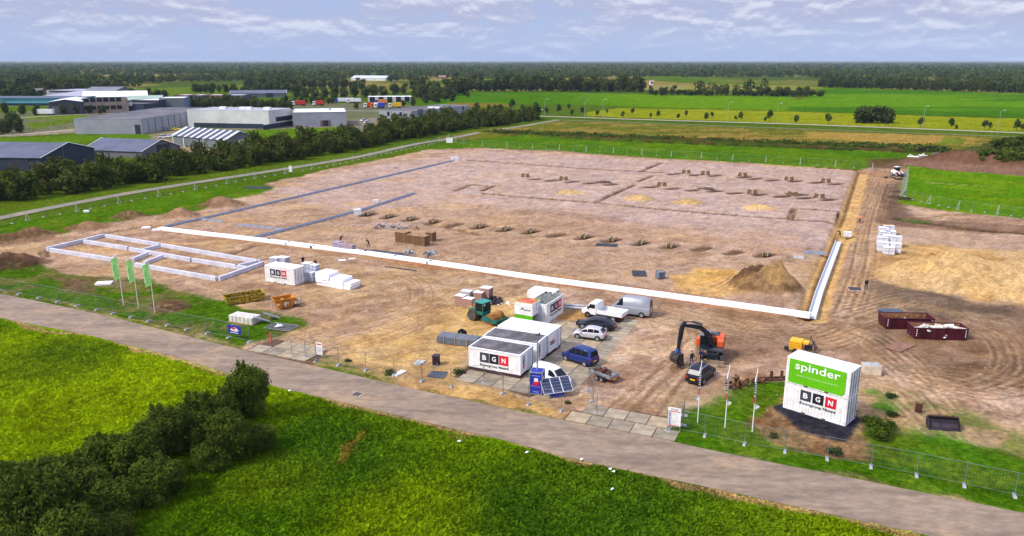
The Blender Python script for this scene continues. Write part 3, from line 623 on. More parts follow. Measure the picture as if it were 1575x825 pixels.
def container(name,label,cat,c,yaw,L,D,Hh,z=0,m=None,roof=None,doors=True,doorend=1,corr=True,group=None,band=None):
    r=thing(name,label,cat,(c.x,c.y,z),yaw,group); m=m or white
    f=MB()
    for sx in (-1,1):
        for sy in (-1,1):
            f.bx(min(sx*L/2,sx*(L/2-.13)),max(sx*L/2,sx*(L/2-.13)),min(sy*D/2,sy*(D/2-.13)),max(sy*D/2,sy*(D/2-.13)),.0,Hh)
    for sy in (-1,1):
        for z0 in (.0,Hh-.1): f.box((0,sy*(D/2-.05),z0+.06 if z0==0 else z0+.04),(L-.27,.1,.12))
    for sx in (-1,1):
        for z0 in (.06,Hh-.06): f.box((sx*(L/2-.05),0,z0),(.1,D-.27,.12))
    f.build('frame',m,r)
    # corrugated walls
    def wall(n,length,hh):
        b=MB(); k=max(4,int(length/.28)); st=length/k; pr=[]
        for i in range(k):
            x=-length/2+i*st; pr+=[(x,0),(x+st*.30,0),(x+st*.45,-.04),(x+st*.85,-.04)]
        pr.append((length/2,0)); vs=[(x,y,z_) for z_ in (.12,hh-.1) for x,y in pr]; k=len(pr)
        b.add(vs,[(i,i+1,k+i+1,k+i) for i in range(k-1)]); return b
    ll=L-.26
    for s,yw in ((-1,0.),(1,math.pi)):
        w_=wall('w',ll,Hh) if corr else MB().box((0,-.01,Hh/2),(ll,.04,Hh-.22)); o=w_.build('side_panel',m,r); o.location=(0,s*(D/2-.03),0); o.rotation_euler=(0,0,yw)
        if band and s==-1: pass
    o=wall('w',D-.26,Hh).build('end_panel',m,r); o.location=(-doorend*(L/2-.03),0,0); o.rotation_euler=(0,0,-doorend*math.pi/2)
    rf=MB(); rf.bx(-L/2+.1,L/2-.1,-D/2+.1,D/2-.1,Hh-.06,Hh-.012)
    for k in range(int(L/.6)): rf.box((-L/2+.45+k*.6,0,Hh-.006),(.14,D-.5,.014))
    rf.build('roof',roof or m,r)
    if doors:
        for sy in (-1,1):
            d=MB().bx(-.02,.02,-(D/2-.16)/1,-.02,.14,Hh-.14) if sy<0 else MB().bx(-.02,.02,.02,D/2-.16,.14,Hh-.14)
            for k in range(5): d.box((doorend*.025,sy*D/4,.35+k*(Hh-.7)/4),(.02,D/2-.3,.14))
            d=d.build('door',m,r); d.location=(doorend*(L/2-.05),0,0)
            lb=MB()
            for y in (.25,.75): lb.tube([(doorend*.06,sy*D/2*y,.15),(doorend*.06,sy*D/2*y,Hh-.15)],.03,5)
            for y in (.25,.75): lb.box((doorend*.07,sy*D/2*y,1.15),(.03,.24,.05))
            lb.build('lock_bar',steel,d)
    for k in (-1,1):
        MB().box((k*.95,-D/2-.002,.075),(.36,.02,.1)).build('fork_pocket',black,r)
    return r
STK_c,STK_y,STK_L,STK_D=fit((1203.8,626.7),(1299.8,656.5),(1316.3,644),.33)
c1=container('shipping_container','white container with three lettered squares standing on the dark rubble mound','container',STK_c,STK_y,STK_L,STK_D,2.58,.33)
bgn(c1,(-STK_L*.5+1.55,-STK_D/2+.005,1.30),(1,0,0),(0,0,1),(0,-1,0),1.0,gap=.16)
for k,(x,zz) in enumerate(((2.35,1.45),(2.35,1.2))): MB().box((x,-STK_D/2-.01,zz),(.12,.02,.13)).build('warning_sticker',M_('sticker_orange',(.7,.35,.05),var=0),c1)
MB().bx(-STK_L/2+.1,STK_L/2-.1,-STK_D/2+.02,STK_D/2-.02,2.56,2.61).build('gap_shade',black,c1)  # black slab put between the containers as the shade of the gap
c2=container('shipping_container','container with green spinder panel stacked on top of the white one','container',STK_c,STK_y,STK_L,STK_D,2.55,2.96)
gm=M_('lime_green',(.12,.47,.004),.5,var=.05,vs=.5)
b=MB(); kk=int((STK_L-.66)/.28); st=(STK_L-.66)/kk
def rr(x,z):  # rounded corners at upper right / lower right
    return z
vs=[];xs=[]
for i in range(kk*2+1):
    x=-STK_L/2+.28+i*st/2; xs.append(x)
xr=xs[-1]
for x in xs:
    d=max(0,.3-(xr-x)); inn=.3-math.sqrt(max(0,.09-d*d)) if d>0 else 0
    k=xs.index(x)%2; vs+=[(x,-.022-.03*(1-k),.14+inn),(x,-.022-.03*(1-k),2.44)]
b.add(vs,[(2*i,2*i+2,2*i+3,2*i+1) for i in range(len(xs)-1)]); o=b.build('green_panel',gm,c2); o.location=(0,-STK_D/2,0)
put_text('lettering','spinder',(-STK_L/2+.85,-STK_D/2-.055,1.32),(1,0,0),(0,0,1),(0,-1,0),4.15,.98,ltr_w,c2,.012,.02)
put_text('lettering','DAIRY HOUSING CONCEPTS',(-STK_L/2+1.05,-STK_D/2-.055,.92),(1,0,0),(0,0,1),(0,-1,0),3.8,.14,M_('letter_pale',(.55,.75,.4),var=0),c2,0,.02)
# left BGN container
c_,y_,L_,D_=fit((408,433.5),(453,440.3),(470.7,433.5),0); CL=(c_,y_,L_,D_)
c3=container('shipping_container','white container with lettered squares beside the foam block stack','container',c_,y_,L_,2.44,2.5,.05)
bgn(c3,(-L_/2+1.05,-1.22-.002,1.12),(1,0,0),(0,0,1),(0,-1,0),.93,gap=.15)
# BGN container with mossy roof behind the cabins
a=G(839,470.3,2.6); b_=G(867,452,2.6); a=a.lerp(b_,.06); u=(b_-a); Lb=u.length; yb=math.atan2(u.y,u.x); n=Vector((math.sin(yb),-math.cos(yb),0))
cB=(a+b_)/2-n*1.35
roofm=M_('mossy_roof',(.16,.17,.15),.9,var=.25,vs=2)
c4=container('shipping_container','white lettered container with grey green roof behind the red roofed box','container',cB,yb,Lb,2.7,2.6,0,roof=roofm,doors=False,corr=False,doorend=1)
bgn(c4,(-Lb/2+1.2,-1.36,1.15),(1,0,0),(0,0,1),(0,-1,0),1.08,gap=.1)
MB().box((-Lb/2-.03,-.2,1.2),(.06,.9,2.1)).build('door',M_('door_pale',(.55,.58,.66),.5,var=.05),c4)
# plain white container behind it
c_,y_,L_,D_=fit((819,445),(843,450),(857,443),2.6); 
cc=G(836,446,2.6); c5=container('shipping_container','plain white container farthest back by the long foam strip','container',Vector((cc.x,cc.y,0)),math.radians(-25),3.6,2.5,2.6,0,doors=False)
# red roofed white and green box: two stacked halves
redr=M_('red_roof',(.72,.17,.09),.7,var=.3,vs=2.5)
c_,y_,L_,D_=fit((791.6,464),(819,468.3),(831.8,461),3.0)
c6=container('storage_container','red-roofed storage container, white above and bright green below','container',c_,y_,L_,D_,3.0,.0,m=gm,roof=redr,doors=False)
w=MB().bx(-L_/2-.02,L_/2+.02,-D_/2-.025,-D_/2+.005,1.42,3.0).bx(L_/2-.005,L_/2+.025,-D_/2+.01,D_/2,1.42,3.0).bx(-L_/2-.02,L_/2+.02,D_/2-.01,D_/2+.02,1.42,3.0).build('upper_panel',white,c6)
MB().box((L_/2+.03,-.1,2.2),(.015,.04,1.5)).build('door_seam',steeldk,c6)
y0=-D_/2-.03
MB().prism([(-.45,2.1),(-.2,2.1),(.05,2.4),(-.1,2.4)],y0-.01,y0).build('logo_mark',logo_dk,c6); MB().prism([(-.12,2.1),(.0,2.1),(.12,2.3),(.02,2.3)],y0-.01,y0).build('logo_mark',gm,c6)
put_text('lettering','unit boat',(.05,y0,2.03),(1,0,0),(0,0,1),(0,-1,0),.95,.2,logo_dk,c6,0.03)
# three site cabins in a row
felt=M_('roof_felt',(.15,.135,.145),.9,var=.25,vs=.6,bump=.01); trim=M_('cabin_trim',(.78,.78,.78),.5,var=0); plinth=M_('plinth_maroon',(.055,.02,.028),.7,var=.1)
def cabin(label,FL,FR,BR,roofm,Hh=2.65,D=None,vlogo=True,front=False):
    c,y,L,D0=fit(FL,FR,BR,Hh); D=D or D0; r=thing('site_cabin',label,'site cabin',(c.x,c.y,0),y)
    MB().bx(-L/2+.02,L/2-.02,-D/2+.02,D/2-.02,.0,.42).build('base_frame',plinth,r)
    b=MB().bx(-L/2,L/2,-D/2,D/2,.40,Hh-.05).build('wall',white,r); 
    for sx in (-1,1):
        for sy in (-1,1): MB().box((sx*(L/2-.05),sy*(D/2-.05),(Hh+.36)/2),(.14,.14,Hh-.46)).build('corner_post',trim,b)
    f=MB().bx(-L/2-.04,L/2+.04,-D/2-.04,-D/2+.10,Hh-.14,Hh+.0).bx(-L/2-.04,L/2+.04,D/2-.10,D/2+.04,Hh-.14,Hh).bx(-L/2-.04,-L/2+.1,-D/2+.1,D/2-.1,Hh-.14,Hh).bx(L/2-.1,L/2+.04,-D/2+.1,D/2-.1,Hh-.14,Hh).build('roof_edge',trim,r)
    rf=MB().bx(-L/2+.1,L/2-.1,-D/2+.1,D/2-.1,Hh-.10,Hh-.02)
    for k in range(5): rf.box((-L/2+.7+k*(L-1.4)/4,0,Hh-.015),(.04,D-.3,.012))
    rf.build('roof',roofm,r)
    # window and door on the end, seam lines
    d=MB().box((L/2+.012,.42*D/2,1.30),(.03,.85,2.0)).build('door',M_('door_pale',(.55,.58,.66)),r); MB().box((L/2+.04,.42*D/2-.3,1.25),(.04,.12,.03)).build('handle',steeldk,d)
    MB().tube([(L/2+.05,D/2-.1,.3),(L/2+.05,D/2-.1,Hh-.1)],.04,6).build('downpipe',steel,r)
    if vlogo: bgn(r,(L/2+.0,-D/2+.62,1.85),(0,1,0),(0,0,1),(1,0,0),.42,False,True,.12)
    return r,L,D
A,LA,DA=cabin('front cabin with dark felt roof and big lettered squares facing the road',(721,533),(800.5,546.5),(820,531.8),felt)
bgn(A,(-LA/2+1.32,-DA/2-.0,1.15),(1,0,0),(0,0,1),(0,-1,0),1.08,gap=.05)
B,LB,DB=cabin('middle cabin of three with dark felt roof and white edge',(743,516.5),(825.5,529),(841,515.2),felt)
Cc,LC,DC=cabin('rear cabin of three with clean white roof',(766,501),(843.6,514.5),(861,500.5),white,vlogo=False)
bgn(Cc,(LC/2,-DC/2+.45,1.15),(0,1,0),(0,0,1),(1,0,0),.42,False,False,.08)
# ---------------------------------------------------------------- vehicles
def wheel(par,x,y,r,w=.2,rimm=None):
    s=1 if y>0 else -1; t=MB().cyl((0,0,0),r,w,'Y',18).build('wheel',dark,par,bevel=.02); t.location=(x,y-s*w/2,r)
    rm=MB().cyl((0,s*(w/2+.004),0),r*.62,.02,'Y',12)
    for k in range(5):
        a=k*2*math.pi/5; rm.box((math.cos(a)*r*.3,s*(w/2+.018),math.sin(a)*r*.3),(r*.5,.012,.05),ry=-a)
    rm.build('rim',rimm or M_('alloy_rim',(.42,.43,.45),.35,.6,var=0),t); return t
plate=M_('plate_yellow',(.85,.52,.01),.5,var=0); tail=M_('tail_light_red',(.45,.008,.01),.2,var=0); lampg=M_('headlamp_glass',(.6,.62,.65),.1,var=0)
def vehicle(name,label,cat,loc,yaw,paint,L,Wd,body,gh,wx,r=.33,sidew=(),group=None,plate_f=True,pillars=()):
    """body: [(x,top,width factor)] rear->front; gh: roof profile [(x,z)] rear->front"""
    R=thing(name,label,cat,loc,yaw,group); h=Wd/2; xs=[b[0] for b in body]
    def top(x):
        return float(np.interp(x,xs,[b[1] for b in body]))
    def wf(x): return float(np.interp(x,xs,[b[2] for b in body]))
    mb=MB(); vs=[]; XS=sorted(set([round(v,3) for v in np.linspace(xs[0],xs[-1],15)]+xs)); K=11
    for x in XS:
        w=h*wf(x); t=top(x); zb=.22 if xs[0]+.5<x<xs[-1]-.5 else .30
        sec=[(-w*.80,zb),(-w*.96,zb+.06),(-w,zb+.26),(-w*.99,t-.24),(-w*.95,t-.07),(-w*.84,t)]; sec=sec[:]+[(0,t+.025)]+[(-a,b) for a,b in reversed(sec)]
        vs+=[(x,a,b) for a,b in sec]
    K=13; n=len(XS); fs=[(i*K+j,i*K+j+1,(i+1)*K+j+1,(i+1)*K+j) for i in range(n-1) for j in range(K-1)]+[(i*K+K-1,i*K,(i+1)*K,(i+1)*K+K-1) for i in range(n-1)]+[tuple(range(K)),tuple(reversed(range((n-1)*K,n*K)))]
    mb.add(vs,fs); mb.build('body',paint,R,True,bevel=.03)
    # cabin shell
    P=gh; sx=[p[0] for p in P]; zmx=max(p[1] for p in P)
    def roofz(x): return float(np.interp(x,sx,[p[1] for p in P]))
    def yb(x): return h*wf(min(max(x,xs[0]),xs[-1]))*.86
    def yt(x): 
        z=roofz(x); return yb(x)*(1-.20*min(1,(z-top(x))/.6)) if z>top(x) else yb(x)
    mb=MB(); vs=[]
    for x,z in P:
        z0=top(x)-.03; y1=yt(x); vs+=[(x,-yb(x),z0),(x,-y1,z),(x,-y1*.8,z+.035),(x,y1*.8,z+.035),(x,y1,z),(x,yb(x),z0)]
    n=len(P); mb.add(vs,[(i*6+j,i*6+j+1,(i+1)*6+j+1,(i+1)*6+j) for i in range(n-1) for j in range(5)]+[tuple(range(6)),tuple(reversed(range((n-1)*6,n*6)))])
    mb.build('roof',paint,R,True)
    def pane(nm,i0,i1,f=.86):
        (xa,za),(xb,zb_)=P[i0],P[i1]; d=Vector((xb-xa,0,zb_-za)); nn=Vector((-d.z,0,d.x)).normalized(); nn=nn if nn.z>0 else -nn
        pts=[]
        for t,sg in ((.08,-1),(.08,1),(.93,1),(.93,-1)):
            x=xa+d.x*t; z=za+d.z*t+.035; ya=yt(P[i0][0]);yb_=yt(P[i1][0]); y=(ya+(yb_-ya)*t)*f*sg; p=Vector((x,y,z))+nn*.02; pts.append(p)
        MB().quad(*pts).build(nm,glass,R)
    pane('windscreen',n-2,n-1); 
    if gh[0][1]<zmx-.2: pane('rear_window',0,1)
    for s in (-1,1):
        for a,b in sidew:
            up=[];lo=[]
            for k in range(6):
                x=a+(b-a)*k/5; zt=roofz(x)-.07; z0=top(x)+.04
                if zt<z0: zt=z0+.01
                def yy_(z): 
                    t=(z-top(x))/max(.05,(roofz(x)-top(x))); return yb(x)+(yt(x)-yb(x))*t+.014
                up.append((x,s*yy_(zt),zt)); lo.append((x,s*yy_(z0),z0))
            MB().add(lo+up,[(i,i+1,7+i,6+i) for i in range(5)]).build('side_window',glass,R)
        for x in wx:
            MB().cyl((x,s*(h*.975),r+.02),r*1.16,.06,'Y',18).build('wheel_arch',black,R); wheel(R,x,s*(h+.02),r)
        t0=top(xs[-1]); MB().box((xs[-1]-.10,s*h*wf(xs[-1])*.74,t0-.14),(.24,.34,.14),rz=-s*.35).build('headlight',lampg,R)
        t1=top(xs[0]); MB().box((xs[0]+.04,s*h*wf(xs[0])*.80,t1-.16),(.14,.24,.24)).build('tail_light',tail,R)
        MB().box((P[-1][0]-.35,s*(h+.07),top(P[-1][0])+.08),(.1,.18,.13)).build('mirror',paint,R)
        MB().bx(xs[0]+.9,xs[-1]-.9,s*h-.03 if s>0 else s*h-.012,s*h+.012 if s>0 else s*h+.03,.22,.34).build('sill',black,R)
    MB().box((xs[0]-.01,0,.62),(.03,.52,.12)).build('number_plate',plate,R); MB().box((xs[-1]+.01,0,.42),(.03,.52,.12)).build('number_plate',plate,R)
    MB().box((xs[0]+.03,0,.38),(.12,Wd*.8,.16)).build('bumper',black,R); g_=MB().box((xs[-1]-.03,0,.45),(.1,Wd*.62,.22)).build('grille',black,R)
    return R
def head(r,f):  # yaw from rear pixel to front pixel
    a,b=G(*r),G(*f); return math.atan2(b.y-a.y,b.x-a.x)
def mid(*p): 
    v=Vector((0,0,0))
    for q in p: v+=G(*q)
    return v/len(p)
def pm(name,c,metal=.0): return M_(name,c,.30,metal,var=.02,spec=.3,coat=.15)
hb=[(-1.97,.92,.80),(-1.75,.98,.94),(0,.93,1),(1.0,.88,1),(1.7,.74,.92),(1.95,.58,.74)]
hatch=dict(L=3.95,Wd=1.72,body=hb,gh=[(-1.90,.96),(-1.42,1.36),(-.8,1.45),(-.1,1.46),(.30,1.37),(1.22,.90)],wx=(-1.22,1.24),r=.31,sidew=((-1.35,-.72),(-.66,.02),(.08,.80)))
vehicle('parked_car','silver hatchback between the black saloon and the blue car','car',mid((884,518),(929,522)),head((929,524),(885,518)),pm('silver_paint',(.55,.53,.56),.3),**hatch)
sb=[(-2.4,.88,.80),(-2.1,.97,.92),(-1.3,.98,1),(0,.92,1),(1.2,.88,1),(2.1,.74,.92),(2.4,.56,.76)]
vehicle('parked_car','dark grey coupe parked behind the silver hatchback','car',mid((891,501),(943,509)),head((946,508),(890,501)),pm('charcoal_paint',(.016,.017,.03),.2),L=4.8,Wd=1.85,body=sb,gh=[(-2.0,.96),(-1.1,1.34),(-.5,1.43),(.1,1.42),(.45,1.33),(1.25,.90)],wx=(-1.45,1.5),r=.34,sidew=((-1.25,-.5),(-.43,.75)))
bb=[(-2.05,1.05,.90),(-1.9,1.12,.97),(0,1.05,1),(1.1,.98,1),(1.8,.82,.92),(2.08,.60,.74)]
vehicle('parked_car','dark blue high-roofed car parked alone facing away','car',mid((876,553),(908,560)),head((909,560),(875,549)),pm('blue_paint',(.018,.035,.17),.2),L=4.15,Wd=1.8,body=bb,gh=[(-2.0,1.1),(-1.86,1.72),(-.9,1.82),(.1,1.80),(.5,1.70),(1.3,1.0)],wx=(-1.3,1.32),r=.32,sidew=((-1.6,-.75),(-.68,.05),(.12,.95)))
vb=[(-2.15,1.15,.92),(-2.0,1.15,.98),(0,1.10,1),(1.0,1.05,1),(1.8,.90,.93),(2.15,.62,.76)]
vehicle('small_van','small white van parked beside the front cabin','van',mid((832,588),(866,591)),head((832,577),(868,590)),pm('white_van_paint',(.78,.78,.78)),L=4.35,Wd=1.82,body=vb,gh=[(-2.12,1.15),(-2.05,1.75),(-.9,1.84),(.2,1.82),(.62,1.72),(1.5,1.02)],wx=(-1.35,1.4),r=.32,sidew=((.1,1.05),))
su=[(-2.2,1.0,.86),(-2.0,1.06,.95),(0,1.0,1),(1.1,.96,1),(1.9,.82,.94),(2.25,.62,.78)]
s_=vehicle('parked_car','black estate with silver roof rails in front of the excavator','car',mid((1062,585),(1093,580)),head((1064,592),(1090,571)),pm('black_paint',(.012,.012,.025)),L=4.5,Wd=1.85,body=su,gh=[(-2.1,1.05),(-1.75,1.52),(-.8,1.63),(.1,1.62),(.5,1.52),(1.3,.98)],wx=(-1.4,1.4),r=.35,sidew=((-1.6,-.85),(-.78,.02),(.1,.9)))
for s in (-1,1): MB().tube([(-1.6,s*.62,1.57),(-1.3,s*.62,1.68),(.1,s*.62,1.70),(.4,s*.62,1.6)],.028,6).build('roof_rail',M_('chrome',(.7,.7,.72),.2,.8,var=0),s_)
# silver panel van
pv=[(-2.7,1.30,.96),(0,1.30,1),(1.4,1.28,1),(2.3,1.12,.93),(2.72,.72,.80)]
vehicle('panel_van','grey long panel van with high roof behind the flatbed','van',mid((950,480),(990,487)),head((990,484),(944,478)),pm('grey_van_paint',(.30,.31,.35),.2),L=5.5,Wd=2.0,body=pv,gh=[(-2.68,1.28),(-2.66,2.35),(-1.5,2.45),(.6,2.44),(1.2,2.25),(2.15,1.24)],wx=(-1.7,1.75),r=.35,sidew=((.85,1.7),))
# flatbed truck
R=thing('flatbed_truck','white flatbed pickup with open tray parked next to the panel van','truck',mid((905,484),(955,494)),head((968,494),(906,483))); wp=pm('white_van_paint',(.78,.78,.78))
cab=MB().prism([(.75,.45),(2.75,.45),(2.85,.75),(2.75,1.05),(2.15,1.28),(1.72,1.98),(1.55,2.06),(.75,2.06)],-.98,.98).build('cab',wp,R,bevel=.09)
for s in (-1,1):
    MB().add([(.92,s*.992,1.32),(1.95,s*.992,1.32),(1.60,s*.992,1.86),(.92,s*.992,1.86)],[(0,1,2,3)]).build('side_window',glass,R)
    MB().box((1.9,s*1.1,1.4),(.12,.2,.28)).build('mirror',black,R); MB().box((2.76,s*.72,.84),(.16,.34,.2)).build('headlight',lampg,R); MB().box((-2.78,s*.8,.62),(.06,.26,.14)).build('tail_light',tail,R)
    for x in (-1.6,1.95): wheel(R,x,s*.98,.35,.22); MB().cyl((x,s*.96,.38),.42,.07,'Y',16).build('wheel_arch',black,R) if x>0 else None
MB().quad((2.13,-.82,1.34),(2.13,.82,1.34),(1.76,.76,1.93),(1.76,-.76,1.93)).build('windscreen',glass,R).location=(.035,0,.015)
MB().box((2.8,0,.58),(.12,1.7,.25)).build('bumper',black,R)
MB().bx(-2.7,.7,-.45,.45,.55,.75).build('chassis',black,R)
tr=MB().bx(-2.8,.62,-1.05,1.05,.85,.93).build('tray_floor',M_('tray_floor',(.62,.60,.54),.8,var=.1),R)
for s in (-1,1): MB().bx(-2.8,.62,s*1.05-.025,s*1.05+.025,.75,1.26).build('tray_side',wp,R)
MB().bx(-2.83,-2.78,-1.05,1.05,.75,1.26).build('tailgate',wp,R); MB().bx(.60,.66,-1.02,1.02,.8,2.08).build('headboard',wp,R)
# galvanised trailer
R=thing('car_trailer','galvanised tandem trailer loaded with rusty scrap behind the blue car','trailer',mid((918,582),(943,585)),head((940,585),(906,571)))
MB().bx(-1.35,1.35,-.72,.72,.52,.58).build('bed',steel,R)
for s in (-1,1): MB().bx(-1.35,1.35,s*.72-.02,s*.72+.02,.55,.92).build('side_board',steel,R); MB().bx(-.75,.75,s*.86-.12,s*.86+.12,.66,.70).build('mudguard',steeldk,R); [wheel(R,x,s*.95,.27,.16) for x in (-.34,.34)]
for x in (-1.35,1.35): MB().bx(x-.02,x+.02,-.7,.7,.55,.92).build('end_board',steel,R)
MB().tube([(1.35,.5,.5),(2.5,0,.48)],.04).tube([(1.35,-.5,.5),(2.5,0,.48)],.04).tube([(2.2,0,.0),(2.2,0,.75)],.04).build('drawbar',steeldk,R)
MB().box((-1.39,0,.5),(.04,1.3,.14)).build('light_bar',tail,R); MB().box((-1.42,.1,.5),(.02,.5,.12)).build('number_plate',plate,R)
def scrap(name,label,cat,loc,yaw,s,n=16,m=rust,seed=1):
    rd=random.Random(seed); b=MB()
    for k in range(n):
        b.box((rd.uniform(-1,1)*s[0]*.5,rd.uniform(-1,1)*s[1]*.5,rd.uniform(.1,.9)*s[2]*.6),(rd.uniform(.3,1)*s[0]*.5,rd.uniform(.2,.8)*s[1]*.5,rd.uniform(.1,.5)*s[2]),rz=rd.uniform(0,3),rx=rd.uniform(-.6,.6),ry=rd.uniform(-.6,.6),tp=rd.uniform(.5,1))
    o=b.build(name,m); o.location=loc; o.rotation_euler=(0,0,yaw); return tag(o,label,cat)
l=R.location; scrap('scrap_heap','rusty bucket scrap lying in the galvanised trailer','scrap',(l.x,l.y,.60),R.rotation_euler.z,(2.,1.,.8),seed=3)
# ---------------------------------------------------------------- excavator
org=M_('machine_orange',(.72,.10,.015),.4,var=.08,coat=.3); mbk=M_('machine_black',(.02,.022,.03),.45,var=.15); mdk=M_('machine_grey',(.06,.065,.08),.5,var=.15)
e0=mid((1078,553),(1114,558)); ey=math.radians(212)   # chassis long axis
R=thing('wheeled_excavator','orange and black wheeled excavator with raised arm beside two workers','excavator',(e0.x,e0.y+.6,0),0)
ch=MB().box((0,0,.95),(1.0,3.6,.5)).box((0,1.35,.72),(1.9,.4,.3)).box((0,-1.35,.72),(1.9,.4,.3)).box((.0,0,1.25),(1.3,1.3,.2)).build('chassis',mbk,R); ch.rotation_euler=(0,0,math.radians(-12))
for x in (-1.05,1.05):
    for y in (-1.35,1.35):
        t=MB().cyl((0,0,0),.50,.42,'X',18).build('wheel',dark,R,bevel=.04); q=Matrix.Rotation(math.radians(-12),3,'Z')@Vector((x,y,.5)); t.location=q; t.rotation_euler=(0,0,math.radians(-12)); MB().cyl((.215 if x>0 else -.215,0,0),.27,.02,'X',12).build('rim',mdk,t)
bl=MB().prism([(-2.75,.05),(-2.62,.0),(-2.50,.35),(-2.60,.72),(-2.72,.72)],-1.25,1.25); 
bl=MB(); bl.add([(x,y,z) for x in (-1.25,1.25) for y,z in ((-2.55,.02),(-2.40,.0),(-2.36,.4),(-2.45,.78),(-2.55,.78),(-2.48,.4))],[(0,1,2,3,4,5),(11,10,9,8,7,6)]+[(i,(i+1)%6,6+(i+1)%6,6+i) for i in range(6)]); bl=bl.build('dozer_blade',M_('worn_blade',(.30,.22,.15),.7,var=.3),R); bl.rotation_euler=(0,0,math.radians(-12))
MB().box((.45,-2.1,.75),(.18,.7,.3)).box((-.45,-2.1,.75),(.18,.7,.3)).build('blade_arm',mbk,R).rotation_euler=(0,0,math.radians(-12))
up=MB().bx(-1.25,1.25,-1.2,1.9,1.35,1.55).build('turntable',mdk,R); up.rotation_euler=(0,0,math.radians(-20)); ua=Matrix.Rotation(math.radians(-20),3,'Z')
bo=MB().box((.0,1.35,2.0),(2.4,1.25,.9)).box((.85,.3,1.95),(.75,1.4,.75)).build('engine_cover',org,R,bevel=.12); bo.rotation_euler=(0,0,math.radians(-20))
MB().box((.0,1.4,2.50),(1.2,.9,.14)).box((.5,1.5,2.6),(.12,.12,.35)).build('exhaust_deck',mdk,bo)
for k in range(4): MB().box((1.215,1.1+.2*k,2.05),(.02,.08,.5)).build('vent',mbk,bo)
MB().box((.45,2.0,1.9),(.9,.03,.35)).build('vent',mbk,bo)
cb=MB().bx(-1.2,-.2,-1.15,.75,1.55,1.95).build('cab_base',mbk,R); cb.rotation_euler=(0,0,math.radians(-20))
cg=MB().bx(-1.17,-.23,-1.1,.7,1.95,3.0).build('cab_window',glass,cb); 
cf=MB()
for x in (-1.19,-.21):
    for y in (-1.12,-.2,.72): cf.box((x,y,2.45),(.09,.09,1.12))
cf.build('cab_frame',mbk,cb); MB().bx(-1.25,-.15,-1.2,.8,2.98,3.10).build('cab_roof',M_('cab_roof_grey',(.16,.18,.21),.5,var=.1),cb,bevel=.04)
MB().tube([(.2,1.9,2.4),(.9,1.9,2.8),(1.15,1.0,2.8),(1.15,.2,2.4)],.03,5).build('hand_rail',org,R).rotation_euler=(0,0,math.radians(-20))
lc=MB().box((-1.55,-.3,1.75),(.5,1.0,.9)).build('side_cover',org,R,bevel=.12); lc.rotation_euler=(0,0,math.radians(-20)); lc.location=(.15,.1,.25)
# arm in its own vertical plane, heading left in the picture
az=math.radians(205); ud=Vector((math.cos(az),math.sin(az),0)); b0=ua@Vector((.1,-.6,0)); 
def ap(s,z): return (b0.x+ud.x*s,b0.y+ud.y*s,z)
def bar(b,pts,w):
    """plate girder following points (s,z,thickness) in the arm plane"""
    n_=Vector((-ud.y,ud.x,0))*w/2; vs=[]
    for i,(s,z,t) in enumerate(pts):
        a=pts[max(0,i-1)];c=pts[min(len(pts)-1,i+1)]; d=Vector((c[0]-a[0],c[1]-a[1])).normalized(); nx,nz_=-d.y,d.x
        for sg in (-1,1):
            p=Vector(ap(s+nx*t/2*sg,z+nz_*t/2*sg)); vs+=[p-n_,p+n_]
    k=len(pts); fs=[(0,1,3,2),((k-1)*4,(k-1)*4+2,(k-1)*4+3,(k-1)*4+1)]
    for i in range(k-1):
        o=i*4; fs+=[(o,o+4,o+5,o+1),(o+2,o+3,o+7,o+6),(o,o+2,o+6,o+4),(o+1,o+5,o+7,o+3)]
    b.add(vs,fs); return b
bar(MB(),[(0,1.8,.5),(.7,3.1,.65),(1.0,3.5,.5)],.38).build('lower_boom',mbk,R)
bar(MB(),[(1.0,3.5,.45),(1.9,4.2,.5),(3.2,4.55,.36),(4.15,4.75,.26)],.32).build('upper_boom',mbk,R)
bar(MB(),[(3.95,5.15,.26),(4.25,4.7,.42),(4.45,3.6,.36),(4.62,2.15,.22)],.28).build('stick',mbk,R)
cyl_=MB().tube([ap(.2,2.3),ap(1.25,3.55)],.10,8).tube([ap(1.6,4.5),ap(3.0,5.0)],.10,8).tube([ap(3.0,5.0),ap(3.95,5.15)],.05,8).tube([ap(4.05,4.7),ap(4.25,3.2)],.09,8); cyl_.build('hydraulic_cylinder',mdk,R)
MB().tube([ap(3.6,4.95),ap(4.2,5.05),ap(4.6,4.5),ap(4.75,3.3),ap(4.8,2.2)],.035,6).build('hose',black,R)
bar(MB(),[(4.62,2.2,.35),(4.65,1.75,.5)],.34).build('quick_coupler',M_('coupler_blue',(.03,.09,.30),.5),R)
# bucket
bk=MB(); n_=Vector((-ud.y,ud.x,0)); prof=[(4.35,1.75),(5.0,1.72),(5.25,1.2),(5.1,.62),(4.6,.35),(4.15,.42),(4.25,.55),(4.6,.5),(4.95,.75),(5.05,1.15),(4.85,1.5),(4.4,1.55)]
vs=[Vector(ap(s,z))+n_*w for w in (-.62,.62) for s,z in prof]; k=len(prof); bk.add(vs,[(i,(i+1)%k,k+(i+1)%k,k+i) for i in range(k)]+[tuple(range(k))]+[tuple(reversed(range(k,2*k)))])
for w in (-.6,.6): bk.add([Vector(ap(s,z))+n_*(w+e) for e in (-.02,.02) for s,z in ((4.35,1.7),(5.0,1.7),(5.2,1.2),(5.05,.65),(4.6,.4),(4.2,.45))],[tuple(range(6)),tuple(reversed(range(6,12)))]+[(i,(i+1)%6,6+(i+1)%6,6+i) for i in range(6)])
bk=bk.build('bucket',M_('bucket_steel',(.07,.055,.05),.6,.3,var=.3,vs=5),R)
tb=MB()
for k in range(6): q=Vector(ap(4.08,.44))+n_*(-.55+.22*k); tb.box(q,(.18,.06,.08),rz=az)
